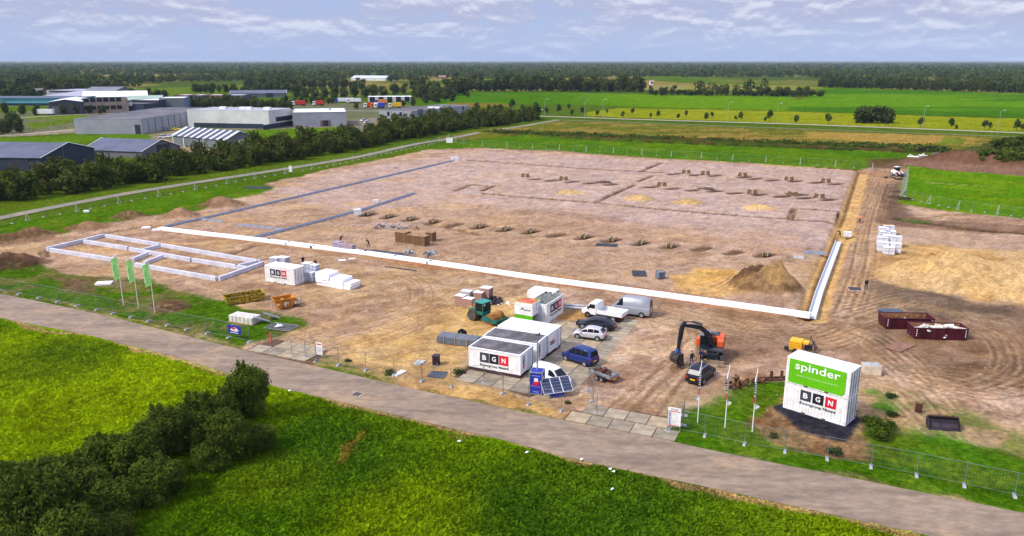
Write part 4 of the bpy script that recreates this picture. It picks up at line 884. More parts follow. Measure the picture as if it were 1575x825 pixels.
tb.build('tooth',steeldk,bk)
# ---------------------------------------------------------------- roller
grn=M_('roller_green',(.008,.14,.11),.45,var=.12,coat=.2)
R=thing('road_roller','green single-drum road roller standing on the yellow sand','roller',mid((729,490),(763,497)),head((729,488),(766,498)))
for s in (-1,1):
    t=MB().cyl((0,0,0),.72,.5,'Y',22).build('wheel',M_('tyre_dusty',(.10,.075,.055),.9,var=.25),R,bevel=.05); t.location=(-1.35,s*.85,.72); MB().cyl((0,s*.255,0),.36,.02,'Y',14).build('rim',mdk,t)
    MB().prism([(.35,.55),(.6,1.0),(1.0,1.15),(2.55,.85),(2.95,.75),(2.9,.45),(1.0,.30)],s*1.12-.05,s*1.12+.05).build('drum_frame',grn,R)
    MB().cyl((1.72,s*1.18,.68),.26,.05,'Y',14).build('drum_hub',mdk,R)
MB().cyl((1.72,0,.74),.74,2.1,'Y',28).build('drum',M_('drum_rust',(.36,.15,.03),.6,.2,var=.25,vs=2),R)
MB().box((2.75,0,.62),(.16,2.1,.3)).box((.6,0,.75),(.3,2.1,.35)).box((.25,0,.8),(.7,.7,.4)).build('yoke',grn,R)
MB().prism([(-2.35,.75),(-.3,.75),(-.3,1.55),(-1.6,1.5),(-2.35,1.2)],-.6,.6).build('engine_hood',grn,R,bevel=.05); MB().box((-2.35,0,.9),(.2,1.3,.35)).build('rear_guard',M_('yellow_guard',(.75,.55,.02),.5),R)
MB().tube([(-2.3,-.55,1.2),(-2.4,-.55,1.6),(-1.5,-.5,1.65)],.03).tube([(-2.3,.55,1.2),(-2.4,.55,1.6),(-1.5,.5,1.65)],.03).build('rail',M_('yellow_guard',(.75,.55,.02),.5),R)
MB().bx(-.95,.35,-.75,.75,.95,1.35).build('cab_floor',grn,R); MB().bx(-.9,.3,-.7,.7,1.35,2.45).build('cab_window',glass,R); cf=MB()
for x in (-.92,.32):
    for y in (-.72,.72): cf.box((x,y,1.9),(.09,.09,1.15))
cf.build('cab_frame',grn,R); MB().bx(-1.05,.45,-.85,.85,2.45,2.58).build('cab_roof',M_('roller_roof',(.04,.26,.22),.5,var=.1),R,bevel=.03)
for s in (-1,1): MB().box((.5,s*.6,2.3),(.1,.16,.14)).build('work_light',lampg,R)
# ---------------------------------------------------------------- skips
def skip(label,pl,pr,Wd,Hh,m,mi,slope=.25,cat='skip',name='waste_skip',ribs=9,base=0):
    a,b=G(*pl),G(*pr); u=b-a; L=u.length; yw=math.atan2(u.y,u.x); c=(a+b)/2+Vector((-u.y,u.x,0)).normalized()*Wd/2
    R=thing(name,label,cat,(c.x,c.y,0),yw); s=slope
    def shell(off,z0):
        return [(-L/2+s+off,z0),(L/2-s-off,z0),(L/2-off,Hh),(-L/2+off,Hh)]
    b_=MB(); t=.06
    for sy in (-1,1):
        y1=sy*Wd/2; y0=y1-sy*t; b_.prism(shell(0,.1),min(y0,y1),max(y0,y1))
    b_.prism([(-L/2+s,.1),(L/2-s,.1),(L/2-s,.16),(-L/2+s,.16)],-Wd/2+t,Wd/2-t)
    for sx in (-1,1): b_.add([(sx*x,y,z) for y in (-Wd/2+t,Wd/2-t) for x,z in ((L/2-s,.1),(L/2,Hh),(L/2-t,Hh),(L/2-s-t,.1))],[(0,1,2,3),(7,6,5,4),(0,4,5,1),(2,6,7,3),(1,5,6,2),(0,3,7,4)])
    b_.build('body',m,R)
    MB().bx(-L/2+s+.05,L/2-s-.05,-Wd/2+t+.005,Wd/2-t-.005,.165,.22).build('floor',mi,R)
    rb=MB()
    for k in range(ribs):
        x=-L/2+s+.15+(L-2*s-.3)*k/(ribs-1)
        for sy in (-1,1): rb.box((x,sy*(Wd/2+.035),Hh/2),(.08,.07,Hh-.12))
    for sy in (-1,1): rb.box((0,sy*(Wd/2+.03),Hh-.02),(L,.10,.10))
    for sx in (-1,1): rb.box((sx*(L/2),0,Hh-.02),(.1,Wd-.02,.10))
    rb.build('rib',m,R)
    for sx in (-1,1): MB().tube([(sx*(L/2+.02),-.3,.5),(sx*(L/2+.14),0,.5),(sx*(L/2+.02),.3,.5)],.03).build('hook',steeldk,R)
    return R,L
ylw=M_('skip_yellow',(.45,.33,.015),.6,var=.28,vs=3,vc=(.10,.055,.02)); 
skip('long battered yellow skip, empty, beside the smaller orange one',(348,471),(409,461.5),2.0,1.05,ylw,rust)
R,L=skip('short orange skip full of pale rubble beside the yellow one',(424,478),(456,472.5),1.8,1.35,M_('skip_orange',(.60,.22,.01),.5,var=.15,vs=2),rust,.55,ribs=5)
MB().box((.1,-.98,.75),(.5,.02,.32)).build('sticker',white,R); MB().box((-1.0,-.98,.75),(.3,.02,.22)).build('sticker',white,R)
mrn=M_('skip_maroon',(.075,.008,.020),.55,var=.2,vs=1.5)
rin=M_('rust_inside',(.26,.12,.055),.9,var=.3,vs=2)
def bigskip(label,pl,pr,Wd,Hh):
    R,L=skip(label,pl,pr,Wd,Hh,mrn,rin,.12,ribs=14)
    for s in (-1,1):
        for k in range(4): MB().box((s*(L/2-.32),-Wd/2-.075,.5+k*.24),(.1,.012,.13)).build('reflector',white,R)
    MB().bx(-L/2+.1,L/2-.1,Wd/2-.085,Wd/2-.065,.2,Hh-.05).build('inner_wall',rin,R); return R,L
R1,L1=bigskip('maroon skip with a few foam pieces, standing behind its neighbour',(1360,506.5),(1436,508),2.3,1.45)
R2,L2=bigskip('maroon skip piled with white foam waste, in front of the other',(1404,522),(1488,524.5),2.2,1.45)
def foam_waste(R,L,n,x0,x1,label,zt):
    rd=random.Random(n); b=MB()
    for k in range(n): b.box((rd.uniform(x0,x1)*L,rd.uniform(-.75,.75),rd.uniform(.3,zt)),(rd.uniform(.3,1.5),rd.uniform(.2,.5),rd.uniform(.08,.3)),rz=rd.uniform(-.6,3),rx=rd.uniform(-.4,.4),ry=rd.uniform(-.3,.3))
    o=b.build('foam_waste',M_('dirty_foam',(.72,.68,.60),.8,var=.18,vs=2)); o.location=R.location; o.rotation_euler=R.rotation_euler; tag(o,label,'waste')
foam_waste(R1,L1,9,-.05,.28,'few white foam offcuts inside the rear maroon skip',1.0); foam_waste(R2,L2,46,-.42,.42,'heap of white foam waste filling the front maroon skip',1.35)
rb_=scrap('rubble_heap','pale rubble heaped inside the orange skip','rubble',(mid((424,478),(456,472.5))+Vector((.35,.85,.35))),head((424,478),(456,472.5)),(2.6,1.5,.9),30,M_('rubble_pale',(.36,.27,.18),.9,var=.3),5)
# steel road plate, bucket attachments, rusty pieces
o=MB().box((0,0,.03),(3.6,1.9,.04)).box((0,0,.055),(.25,.12,.03)).build('steel_plate',M_('rust_plate',(.24,.12,.075),.85,var=.15)); o.location=Gz(1384,534)+Vector((0,0,.05)); o.rotation_euler=(0,0,math.radians(38)); tag(o,'flat rusty steel plate lying below the maroon skips','steel plate')
def digger_bucket(label,p,yaw,w,m,s=1.):
    R=thing('excavator_bucket',label,'bucket',Gz(*p),yaw); pr=[(-.5,.0),(.1,.0),(.45,.25),(.5,.7),(.3,1.0),(.22,.95),(.40,.68),(.35,.32),(.05,.08),(-.5,.05)]
    MB().prism([(a*s,b*s) for a,b in pr],-w/2,w/2).build('shell',m,R)
    for sy in (-1,1): MB().prism([(a*s,b*s) for a,b in ((-.5,.0),(.1,.0),(.45,.25),(.5,.7),(.3,1.0),(-.2,.6))],sy*w/2-.03,sy*w/2+.03).build('side_plate',m,R)
    MB().box((.3*s,0,1.0*s),(.14,w*.95,.10)).build('mounting',rust,R)
    for k in range(4): MB().box((.42*s,(-.375+.25*k)*w,.95*s),(.25,.05,.22)).build('bracket',rust,R)
    return R
digger_bucket('wide dark ditching bucket lying in the grass at right','x' and (1450,659),math.radians(80),2.6,M_('bucket_dark',(.045,.035,.045),.6,.2,var=.2),1.05)
R=thing('rusty_rack','small rusty slatted rack lying left of the ditching bucket','rack',Gz(1412,635),math.radians(60))
for k in range(6): MB().box((0,0,.1+.16*k),(.25,.62,.07)).build('slat',rust,R)
for s in (-1,1): MB().box((.08,s*.28,.5),(.08,.07,1.0)).build('rail',rust,R)
scrap('rusty_grab','rusty grab bucket lying in the dirt left of the container stack','grab',Gz(1133,593),.3,(2.0,1.3,1.3),14,rust,8)
scrap('rusty_clamp','smaller rusty clamp lying behind the third banner pole','clamp',Gz(1165,588),.3,(1.4,1.1,1.0),10,rust,9)
R=thing('steel_beams','rusty beams with two uprights lying beside the container stack','beam',Gz(1190,586),math.radians(4))
MB().box((0,0,.12),(3.6,.2,.2)).build('beam',rust,R); MB().box((0,.6,.12),(3.6,.15,.2)).build('beam',rust,R)
for x in (-.2,.9): MB().box((x,.2,.55),(.28,.12,.9)).build('upright',rust,R)
# yellow plant behind the stack
R=thing('yellow_compressor','yellow machine with black frame half hidden behind the container stack','machine',G(1224,541),math.radians(-30)); R.scale=(.85,.85,.85); yl=M_('machine_yellow',(.80,.42,.015),.45,var=.06)
MB().bx(-.8,.8,-.8,.8,.45,1.75).build('housing',yl,R,bevel=.08); MB().box((1.1,.1,1.5),(.9,1.2,.25)).build('side_cover',yl,R)
for k in range(4): MB().box((0,-.82,.7+.25*k),(1.4,.03,.05)).build('vent',M_('vent_amber',(.35,.16,.01)),R)
MB().tube([(1.3,.6,.3),(1.6,.9,2.2),(2.0,.8,1.3),(2.4,.6,.4)],.09).tube([(1.4,0,.4),(2.2,.2,1.7),(2.5,.9,.6)],.08).box((-1.1,-.6,.5),(.6,.2,.5)).box((1.5,.3,.8),(.9,.8,.6)).build('frame',mbk,R)
for s in (-1,1): MB().cyl((0,s*.7,.35),.35,.25,'Y',14).build('wheel',dark,R)
# crates
def pallet_stack(name,label,cat,loc,yaw,dims,nl,m,cap=None,cols=2,rows=2,gap=.02,group=None,mc=None):
    R=thing(name,label,cat,loc,yaw,group); p=MB().bx(-dims[0]/2,dims[0]/2,-dims[1]/2,dims[1]/2,.09,.12)
    for s in (-1,0,1): p.box((0,s*(dims[1]/2-.06),.045),(dims[0],.09,.085))
    p.build('pallet',wood,R); hh=(dims[2]-.13)/nl; me=MB().box((0,0,0),(dims[0]/cols-gap,dims[1]/rows-gap,hh-gap)).mesh('block',m); me2=MB().box((0,0,0),(dims[0]/cols-gap,dims[1]/rows-gap,hh-gap)).mesh('block',mc) if mc else me
    for k in range(nl):
        for i in range(cols):
            for j in range(rows):
                o=bpy.data.objects.new('block',me if random.random()<.6 else me2); COL.objects.link(o); o.parent=R
                o.location=(-dims[0]/2+(i+.5)*dims[0]/cols+random.uniform(-.01,.01),-dims[1]/2+(j+.5)*dims[1]/rows+random.uniform(-.01,.01),.13+(k+.5)*hh)
    if cap: MB().bx(-dims[0]/2-.03,dims[0]/2+.03,-dims[1]/2-.03,dims[1]/2+.03,dims[2],dims[2]+.03).build('cover',cap,R)
    return R
brick=M_('brick_pinkish',(.42,.25,.20),.85,var=.2,vs=6); greyb=M_('block_grey',(.40,.40,.40),.85,var=.15); whtb=M_('block_white',(.66,.67,.72),.8,var=.08,vs=2); pinkw=M_('pallet_wrap',(.75,.68,.68),.4,var=.06)
for lab,p,d,m,cap in (('grey block pallet at the back left of the pallet group',(718,462),(1.5,1.2,1.35),greyb,M_('wrap_grey',(.6,.62,.6),.4)),
  ('pinkish brick pallet at the far left of the group',(709,470),(1.3,1.2,1.45),brick,pinkw),('pinkish brick pallet between the roller and the left pallet',(721,473),(1.4,1.1,1.3),brick,pinkw),
  ('pink brick pallet behind the roller cab, left of the tall one',(737,463),(1.3,1.2,1.3),brick,pinkw),('tall double brick pallet with white cover behind the roller',(748,461),(1.5,1.3,1.75),M_('brick_brown',(.30,.19,.15),.85,var=.2),M_('wrap_white',(.75,.72,.72),.4))):
    pallet_stack('brick_pallet',lab,'brick pallet',G(*p),math.radians(-25),d,5,m,cap,3,3)
R=scrap('dark_form_stack','stack of dark formwork pieces right of the brick pallets','formwork',G(763,466),.4,(2.2,1.5,1.3),18,M_('dark_purple_steel',(.035,.02,.03),.6,var=.2),12)
scrap('foam_scraps','small white foam scraps on the sand beside dark formwork','foam scraps',G(771,468),.1,(2.,1.0,.3),7,foamw,14)
# bundle of pipes
R=thing('pipe_bundle','strapped bundle of long grey pipes left of the cabins','pipe bundle',mid((679,524),(733,532)),head((679,524),(733,531))); pg=M_('pipe_grey',(.13,.145,.175),.5,var=.12,vs=3)
me=MB().cyl((0,0,0),.075,4.9,'X',8).mesh('pipe',pg)
for k in range(6):
    for j in range(12):
        o=bpy.data.objects.new('pipe',me); COL.objects.link(o); o.parent=R; o.location=(random.uniform(-.05,.05),-.82+.15*j,.12+.14*k)
for x in (-1.5,-.1,1.4): MB().box((x,-.92,.5),(.08,.06,.95)).box((x,.92,.5),(.08,.06,.95)).box((x,0,.03),(.08,1.85,.06)).build('timber_frame',wood,R)
# cable drum
R=thing('cable_reel','small black cable reel standing behind the pipe bundle','reel',G(711,519),math.radians(30))
for s in (-1,1): MB().cyl((0,s*.25,.5),.5,.05,'Y',18).build('flange',mbk,R)
MB().cyl((0,0,.5),.28,.45,'Y',14).build('core',mdk,R)
# CCTV tower and solar trailer
blu=M_('tower_blue',(.015,.03,.36),.45,var=.05); R=thing('security_tower','blue security tower with tall mast and emblem panels beside the van','security tower',G(826,604),math.radians(-14))
MB().bx(-.6,.6,-.6,.6,.1,2.35).build('cabinet',blu,R)
fr=MB()
for x in (-.62,.62):
    for y in (-.62,.62): fr.box((x,y,1.2),(.09,.09,2.4))
for z in (.1,2.36):
    for s in (-1,1): fr.box((0,s*.62,z),(1.15,.09,.09)); fr.box((s*.62,0,z),(.09,1.15,.09))
fr.build('frame',steel,R); MB().tube([(0,0,2.3),(0,0,6.1)],[.09,.06],8).build('mast',steel,R); MB().box((0,0,6.1),(.5,.14,.2)).box((0.2,-.1,6.3),(.12,.2,.14)).build('camera_head',steeldk,R)
for U,Nn in (((1,0,0),(0,-1,0)),((0,1,0),(1,0,0))):
    U,Nn=Vector(U),Vector(Nn); 
    def pl(nm,u0,u1,z0,z1,m,off=.015):
        b=MB(); b.add([Nn*(.60+off)+U*a+Vector((0,0,z)) for a,z in ((u0,z0),(u1,z0),(u1,z1),(u0,z1))],[(0,1,2,3)]); b.build(nm,m,R)
    pl('emblem',-.18,.22,1.42,1.78,white); pl('emblem',-.24,.3,1.1,1.42,logo_rd,.014); pl('lettering_band',-.42,.42,.98,1.06,M_('magenta',(.5,.03,.25)),.016); pl('lettering_band',-.3,.3,.3,.36,M_('pale_blue',(.35,.45,.8)),.016); pl('lettering_band',-.42,.42,2.0,2.05,M_('pale_blue',(.35,.45,.8)),.016)
R=thing('solar_unit','three tilted solar panels on a blue base in front of the van','solar unit',G(856,609),math.radians(18))
MB().bx(-.65,.65,-.35,.35,.08,.75).build('base',blu,R); MB().bx(-.75,.75,-.45,.45,0,.1).build('skid',steel,R)
for x in (-.5,.5): MB().tube([(x,0,.6),(x,.3,1.35)],.04).build('support',steel,R)
pvm=M_('solar_cell',(.03,.04,.08),.35,var=.05,spec=.25); tl=math.radians(38)
for k in (-1,0,1):
    M=Matrix.Translation((k*1.03,.1,1.1))@Matrix.Rotation(tl,4,'X'); p=MB(); p.box((0,0,0),(1.0,1.75,.05)); p.v=[tuple(M@Vector(v)) for v in p.v]; p=p.build('solar_panel',pvm,R)
    g_=MB(); 
    for a in (-.49,.49): g_.box((a,0,.03),(.04,1.75,.03))
    for b__ in (-.86,.86): g_.box((0,b__,.03),(.94,.04,.03))
    for b__ in range(5): g_.box((0,-.7+.35*b__,.0275),(.93,.008,.006))
    g_.v=[tuple(M@Vector(v)) for v in g_.v]; g_.build('panel_frame',M_('panel_frame',(.7,.7,.72),.4,.3,var=0),p)
# wheelie bin and odds
R=thing('wheelie_bin','dark wheelie bin standing in the sand left of the cabins','bin',G(671,561),math.radians(-20)); MB().box((0,0,.55),(.62,.66,1.0)).build('bin_body',M_('bin_dark',(.03,.015,.03),.5),R).scale=(1,1,1)
MB().box((0,0,1.09),(.7,.76,.08)).build('lid',M_('bin_lid',(.05,.03,.05),.4),R)
for s in (-1,1): MB().cyl((s*.28,.34,.12),.12,.06,'X',10).build('wheel',dark,R)
# tilted steel frame next to bin
R=thing('folding_frame','dark steel mesh frame half lifted below the wheelie bin','frame',G(673,577),math.radians(-10)); fb=MB()
for k in range(7): fb.box((-.9+.3*k,0,.06),(.05,1.6,.05)); 
fb.box((0,-.8,.06),(1.85,.06,.06)).box((0,.8,.06),(1.85,.06,.06)).build('grid',steeldk,R); MB().box((-.5,.3,.6),(1.5,.05,.05),ry=-.9).box((-.5,-.5,.6),(1.5,.05,.05),ry=-.9).build('lifted_bar',steel,R)
MB().bx(-.85,.85,-.75,.75,.0,.03).build('tray',M_('water_tray',(.09,.10,.13),.3),R)
for k,(p,s) in enumerate((((655,560),(.9,.15,.08)),((661,558),(1.1,.14,.08)),((614,575),(1.6,.7,.12)),((645,559),(1.3,.9,.15)))):
    o=MB().box((0,0,s[2]/2),s).build('timber_offcut' if k!=2 else 'stone_slab',[M_('fresh_timber',(.6,.33,.2)),M_('fresh_timber',(.6,.33,.2)),offwhite,greyb][k]); o.location=Gz(*p); o.rotation_euler=(0,0,.6+.2*k)
    tag(o,['short fresh timber left of the bin, nearer the fence','longer fresh timber leaning beside the bin','pale broken slab by the fence left of the timbers','grey board lying behind the timber offcuts'][k],['timber','timber','slab','board'][k])
# ---------------------------------------------------------------- foam strip, foundations, formwork
def along(pts,step):
    """points every step metres along a ground line through photo points, with heading"""
    P=[G(*p) for p in pts]; T=[0]
    for a,b in zip(P,P[1:]): T.append(T[-1]+(b-a).length)
    n=max(1,round(T[-1]/step)); out=[]
    def at(t):
        j=max(1,next((i for i in range(1,len(P)) if T[i]>=t-1e-6),len(P)-1)); return P[j-1].lerp(P[j],(t-T[j-1])/(T[j]-T[j-1]))
    for k in range(n):
        a,b=at(T[-1]*k/n),at(T[-1]*(k+1)/n); out.append(((a+b)/2,math.atan2((b-a).y,(b-a).x)))
    return out
def wall_run(name,label,cat,pts,w,h,m,step=2.4,piece='panel',z=0.,gap=.02,group=None,u=False,hvar=.0):
    P=along(pts,step); o=P[0][0]; R=thing(name,label,cat,(o.x,o.y,z),0,group)
    if u: me=MB().bx(-step/2+gap/2,step/2-gap/2,-w/2,-w/2+.09,0,h).bx(-step/2+gap/2,step/2-gap/2,w/2-.09,w/2,0,h).bx(-step/2+gap/2,step/2-gap/2,-w/2+.09,w/2-.09,0,h*.35).mesh(piece,m)
    else: me=MB().bx(-step/2+gap/2,step/2-gap/2,-w/2,w/2,0,h).mesh(piece,m)
    for p,yw in P:
        c=bpy.data.objects.new(piece,me); COL.objects.link(c); c.parent=R; c.location=(p.x-o.x,p.y-o.y,random.uniform(-hvar,hvar)); c.rotation_euler=(0,0,yw)
    return R
FS=[(246,353.5),(400,371),(560,391),(700,411),(850,433.5),(1000,453.5),(1120,470),(1246,488)]
wall_run('foam_formwork','long bright white foam formwork strip crossing the whole site','formwork',FS,1.15,.55,foamw,2.6,'foam_panel',-.05,.015,hvar=.006)
wall_run('foam_formwork','white foam channel strip in the trench at the right corner','formwork',[(1249,487),(1260,450),(1290,371)],1.05,.6,M_('foam_channel',(.62,.64,.70),.7,var=.08),2.4,'foam_channel',-.35,.02,u=True)
for k,(x,y) in enumerate([(443,383),(481,388),(560,397),(412,378),(606,404),(660,412)]):
    b=MB().box((0,0,.25),(.9,.35,.4),rz=.3).box((.2,.1,.5),(.5,.3,.15),rz=-.4).build('form_clamp',mbk); b.location=G(x,y-6,0); tag(b,'small dark clamp against the long white foam strip, %s from the left'%['third','fourth','fifth','second','sixth','seventh'][k],'clamp','dark clamps along the white foam strip')
fw=M_('formwork_greyblue',(.30,.33,.41),.7,var=.12,vs=1.5)
for lab,p in (('grey blue formwork strip along the far left side of the pad',[(255,349.5),(330,333),(400,316.7),(560,280),(700,247)]),('grey blue formwork strip, second from the left, ending mid pad',[(384,367.5),(400,364.6),(480,344),(560,323),(638,298)])):
    wall_run('formwork_strip',lab,'formwork',p,.95,.35,fw,2.4,'form_unit',-.05,.03,u=True)
wall_run('formwork_strip','short grey cross strip nearer the far left formwork','formwork',[(309,337.8),(342,342.2)],.7,.35,fw,2.,'form_unit',-.05,.03,u=True)
wall_run('formwork_strip','short grey cross strip joining the second formwork strip','formwork',[(363,346),(432,353.6)],.7,.35,fw,2.,'form_unit',-.05,.03,u=True)
cf_=M_('fresh_concrete',(.56,.56,.64),.8,var=.08,vs=1.,bump=.005)
R=thing('office_foundation','pale concrete foundation ring with cross walls at the left','foundation',G(230,395),0)
R.location.z=0; o=R.location
FO=[[(72.6,386),(160.4,365)],[(163,365.4),(247,379.5)],[(249,380),(400,406)],[(77,387),(176,402.8)],[(209,410),(333,432)],[(337,432),(405,408)],
 [(130,374),(197,385)],[(200,386),(294,402.5)],[(297,403),(380,416)],[(218,388.5),(245,381.5)],[(204,403),(227,393)],[(222,408),(250,397.5)],[(362,414),(397,405.5)]]
for a,b in FO:
    A,B=G(*a),G(*b); d=B-A; m_=(A+B)/2-o; w=MB().bx(-d.length/2,d.length/2,-.24,.24,-.1,.62).build('concrete_wall',cf_,R); w.location=(m_.x,m_.y,0); w.rotation_euler=(0,0,math.atan2(d.y,d.x))
# spare formwork units and mats
for lab,p,yw,s,m in (('grey channel unit lying at the front edge of the pad by the right trench',(1253,391),-10,(3.6,.9,.45),fw),('short pale channel unit lying left of the longer one',(1228,397.5),-18,(1.7,1.,.35),M_('pale_unit',(.5,.5,.5),.7))):
    b=MB().bx(-s[0]/2,s[0]/2,-s[1]/2,-s[1]/2+.1,0,s[2]).bx(-s[0]/2,s[0]/2,s[1]/2-.1,s[1]/2,0,s[2]).bx(-s[0]/2,s[0]/2,-s[1]/2+.1,s[1]/2-.1,0,.1).build('channel_unit',m); b.location=G(*p); b.rotation_euler=(0,0,math.radians(yw)); tag(b,lab,'formwork unit')
def mesh_mat(lab,p,yw,sx,sy):
    b=MB(); n=int(sx/.3)
    for k in range(n+1): b.box((-sx/2+k*sx/n,0,.09),(.04,sy,.03))
    n=int(sy/.3)
    for k in range(n+1): b.box((0,-sy/2+k*sy/n,.12),(sx,.04,.03))
    R=thing('steel_mesh_mats',lab,'steel mesh',G(*p),math.radians(yw)); b.build('mesh_sheet',steeldk,R)['kind']='stuff'; MB().bx(-sx/2,sx/2,-sy/2,sy/2,.0,.07).build('mat_stack',M_('mat_dark',(.05,.055,.08),.7,var=.2),R)
mesh_mat('dark reinforcement mats in front of the pit row, farther pair',(933,377.5),-16,3.8,2.1); mesh_mat('dark reinforcement mats near the long foam strip by a small cube tank',(983,421.5),-5,2.1,3.3)
mesh_mat('blue grey mats lying on grass at the far left edge of the pad',(396,289),-10,7,3)
R=thing('cube_tank','small caged cube tank standing beside the dark mats','tank',G(1015.5,428.5),.3); MB().bx(-.5,.5,-.5,.5,.15,1.05).build('tank',M_('tank_grey',(.20,.24,.30),.4),R); cg_=MB()
for z in (.05,.4,.75,1.1):
    for s in (-1,1): cg_.box((s*.53,0,z),(.04,1.1,.04)).box((0,s*.53,z),(1.1,.04,.04))
for x in (-.53,0,.53):
    for s in (-1,1): cg_.box((x,s*.55,.6),(.04,.04,1.1))
cg_.build('cage',steeldk,R)
# timber column forms in the pits
bd=M_('form_board',(.46,.35,.20),.8,var=.2,vs=4); bdd=M_('form_dark',(.14,.10,.06),.9,var=.3,vs=3)
bdd2=M_('form_brown',(.20,.12,.06),.9,var=.3,vs=3)
def col_form(lab,p,up,grp,s=1.):
    R=thing('column_formwork',lab,'formwork',G(*p),math.radians(64),grp)
    for k in (-1,1):
        if up: MB().box((0,k*.75,.45*s),(.16,1.0,1.25*s),rx=.25*k).build('form_board',bdd2,R); MB().box((.3,k*.75,.35*s),(.08,.5,.6*s),rx=.3*k).build('brace',bdd,R)
        else: MB().box((0,k*.42,.12),(2.3,.10,.5)).build('form_board',bd,R)
    if not up:
        MB().box((-1.0,0,.12),(.12,.75,.45)).build('end_board',bdd,R); MB().box((0,0,-.12),(1.9,.7,.1)).build('base',bdd,R)
k=0
for i,(x,y) in enumerate(PITS):
    if i in (4,11-7+12+0,8,14,13): 
        if i in (4,8,13,14): continue
    col_form('timber column form, %s from the left in the nearest pit row'%ORD[k],(x+2,y-1),False,'timber forms in the nearest row of pits'); k+=1
UP=[(1055.5,267),(1085,269),(1142,271.5),(1213.5,278),(1270,281),(808,273),(867,277.5),(1018,286.5),(1157,298.5),(1219,302),(1260,305)]
for i,(x,y) in enumerate(UP): col_form('upright timber board pair, %s from the left in the %s pit row'%((ORD[i],'rearmost') if i<5 else (ORD[i-5],'middle')),(x,y),True,'upright boards in the %s pit row'%('rearmost' if i<5 else 'middle'),1.)
for i,(x,y) in enumerate([(927,281.5),(1087,291.5),(1225,300.5)]):
    b=MB(); rd=random.Random(i)
    for q in range(9): b.box((rd.uniform(-1.6,1.6),rd.uniform(-.7,.7),.1+.1*(q%4)),(2.6,.25,.1),rz=rd.uniform(-.15,.15))
    b=b.build('timber_pile',bdd); b.location=G(x,y); b.rotation_euler=(0,0,-.4); tag(b,['low timber pile between pits left of the long trench','low timber pile between the nearer upright board pairs','low dark timber pile near the right end of the middle pit row'][i],'timber')
# blocks and stacks
bs=M_('stack_brown',(.22,.12,.055),.9,var=.25,vs=4); 
for i,(p,d) in enumerate((((620,373),(2.2,1.9,2.0)),((634,374.5),(2.2,1.9,1.7)),((649,377.5),(2.2,1.9,1.8)),((663,371),(1.4,1.6,1.7)))):
    pallet_stack('board_stack','brown stack of formwork boards, %s from the left of the four'%ORD[i],'board stack',G(*p),math.radians(-25),d,8,bs,M_('stack_top',(.34,.20,.10),.9,var=.2),1,2,.04)
# left yard: white and grey wrapped block pallets behind container
grp=[('wrapped pallet with pale top behind the left container, farthest left',(425,410),(1.6,1.4,1.5)),('wrapped white pallet behind the left container roof',(436,410.5),(1.8,1.4,1.6)),('grey white block pallet just right of the container doors, in front',(479,433),(1.3,1.2,1.5)),('grey white block pallet on the right of the container, rear',(474,427),(1.4,1.3,2.3)),('grey white block pallet touching the foam stack',(485,431),(1.2,1.1,2.4))]
for lab,p,d in grp: pallet_stack('block_pallet',lab,'block pallet',G(*p),math.radians(-22),d,3,M_('aerated_block',(.42,.45,.55),.85,var=.12,vs=2),offwhite,2,2,.05)
R=thing('foam_block_stack','large stack of bright white foam slabs right of the left container','foam stack',mid((490,437),(550,442)),head((492,434),(549,443)))
for k in range(4):
    for i in range(5):
        hh=.48; 
        if (k==3 and i>1) or (k==2 and i==4): continue
        o=MB().box((-2.55+1.27*i+random.uniform(-.10,.10),random.uniform(-.15,.15),hh*(k+.5)),(1.25,2.3,hh-.02),rz=random.uniform(-.05,.05),rx=random.uniform(-.015,.015)).build('foam_block',foamw,R)
R=thing('block_bags','long pallet of cream wrapped blocks on the grass by the blue banner','block pallet',mid((361,494),(393,496)),head((361,493),(394,498)))
for i in range(6):
    for j in range(2):
        MB().box((-1.55+.62*i,-.45+.9*j,.5),(.55,.8,.85)).build('wrapped_block',M_('cream_wrap',(.66,.62,.56),.6,var=.12,vs=3),R,bevel=.05)
MB().bx(-1.9,1.9,-.9,.9,.0,.1).build('pallet',wood,R)
for k,(p,yw) in enumerate((((404,497),35),((418,491),30))):
    R=thing('steel_steps','grey ladder-like steel steps %s the cream block pallet'%('lying beside' if k==0 else 'lying farther right of'),'steps',Gz(*p),math.radians(yw))
    for s in (-1,1): MB().box((0,s*.55,.5),(2.1,.07,.12),ry=.45).build('rail',steel,R)
    for i in range(7): MB().box((-.85+.28*i,0,.92-.137*i),(.14,1.05,.04)).build('step',steel,R)
R=thing('frame_stack','flat dark steel frames holding pale scraps on the grass by the left gate','frames',Gz(433,504),math.radians(-20))
for s in (-1,1): MB().box((0,s*1.1,.1),(3.6,.06,.06)).build('side_rail',steel,R); MB().box((s*1.8,0,.1),(.06,2.14,.06)).build('end_rail',steel,R)
MB().bx(-1.7,1.7,-1.05,1.05,.02,.06).build('ground_sheet',M_('dark_sheet',(.09,.08,.08),.8,var=.2),R); scrap('pale_scraps','pale scraps lying inside the flat steel frame','scraps',Gz(433,503)+Vector((0,0,.06)),0,(2.2,1.0,.4),7,offwhite,4)
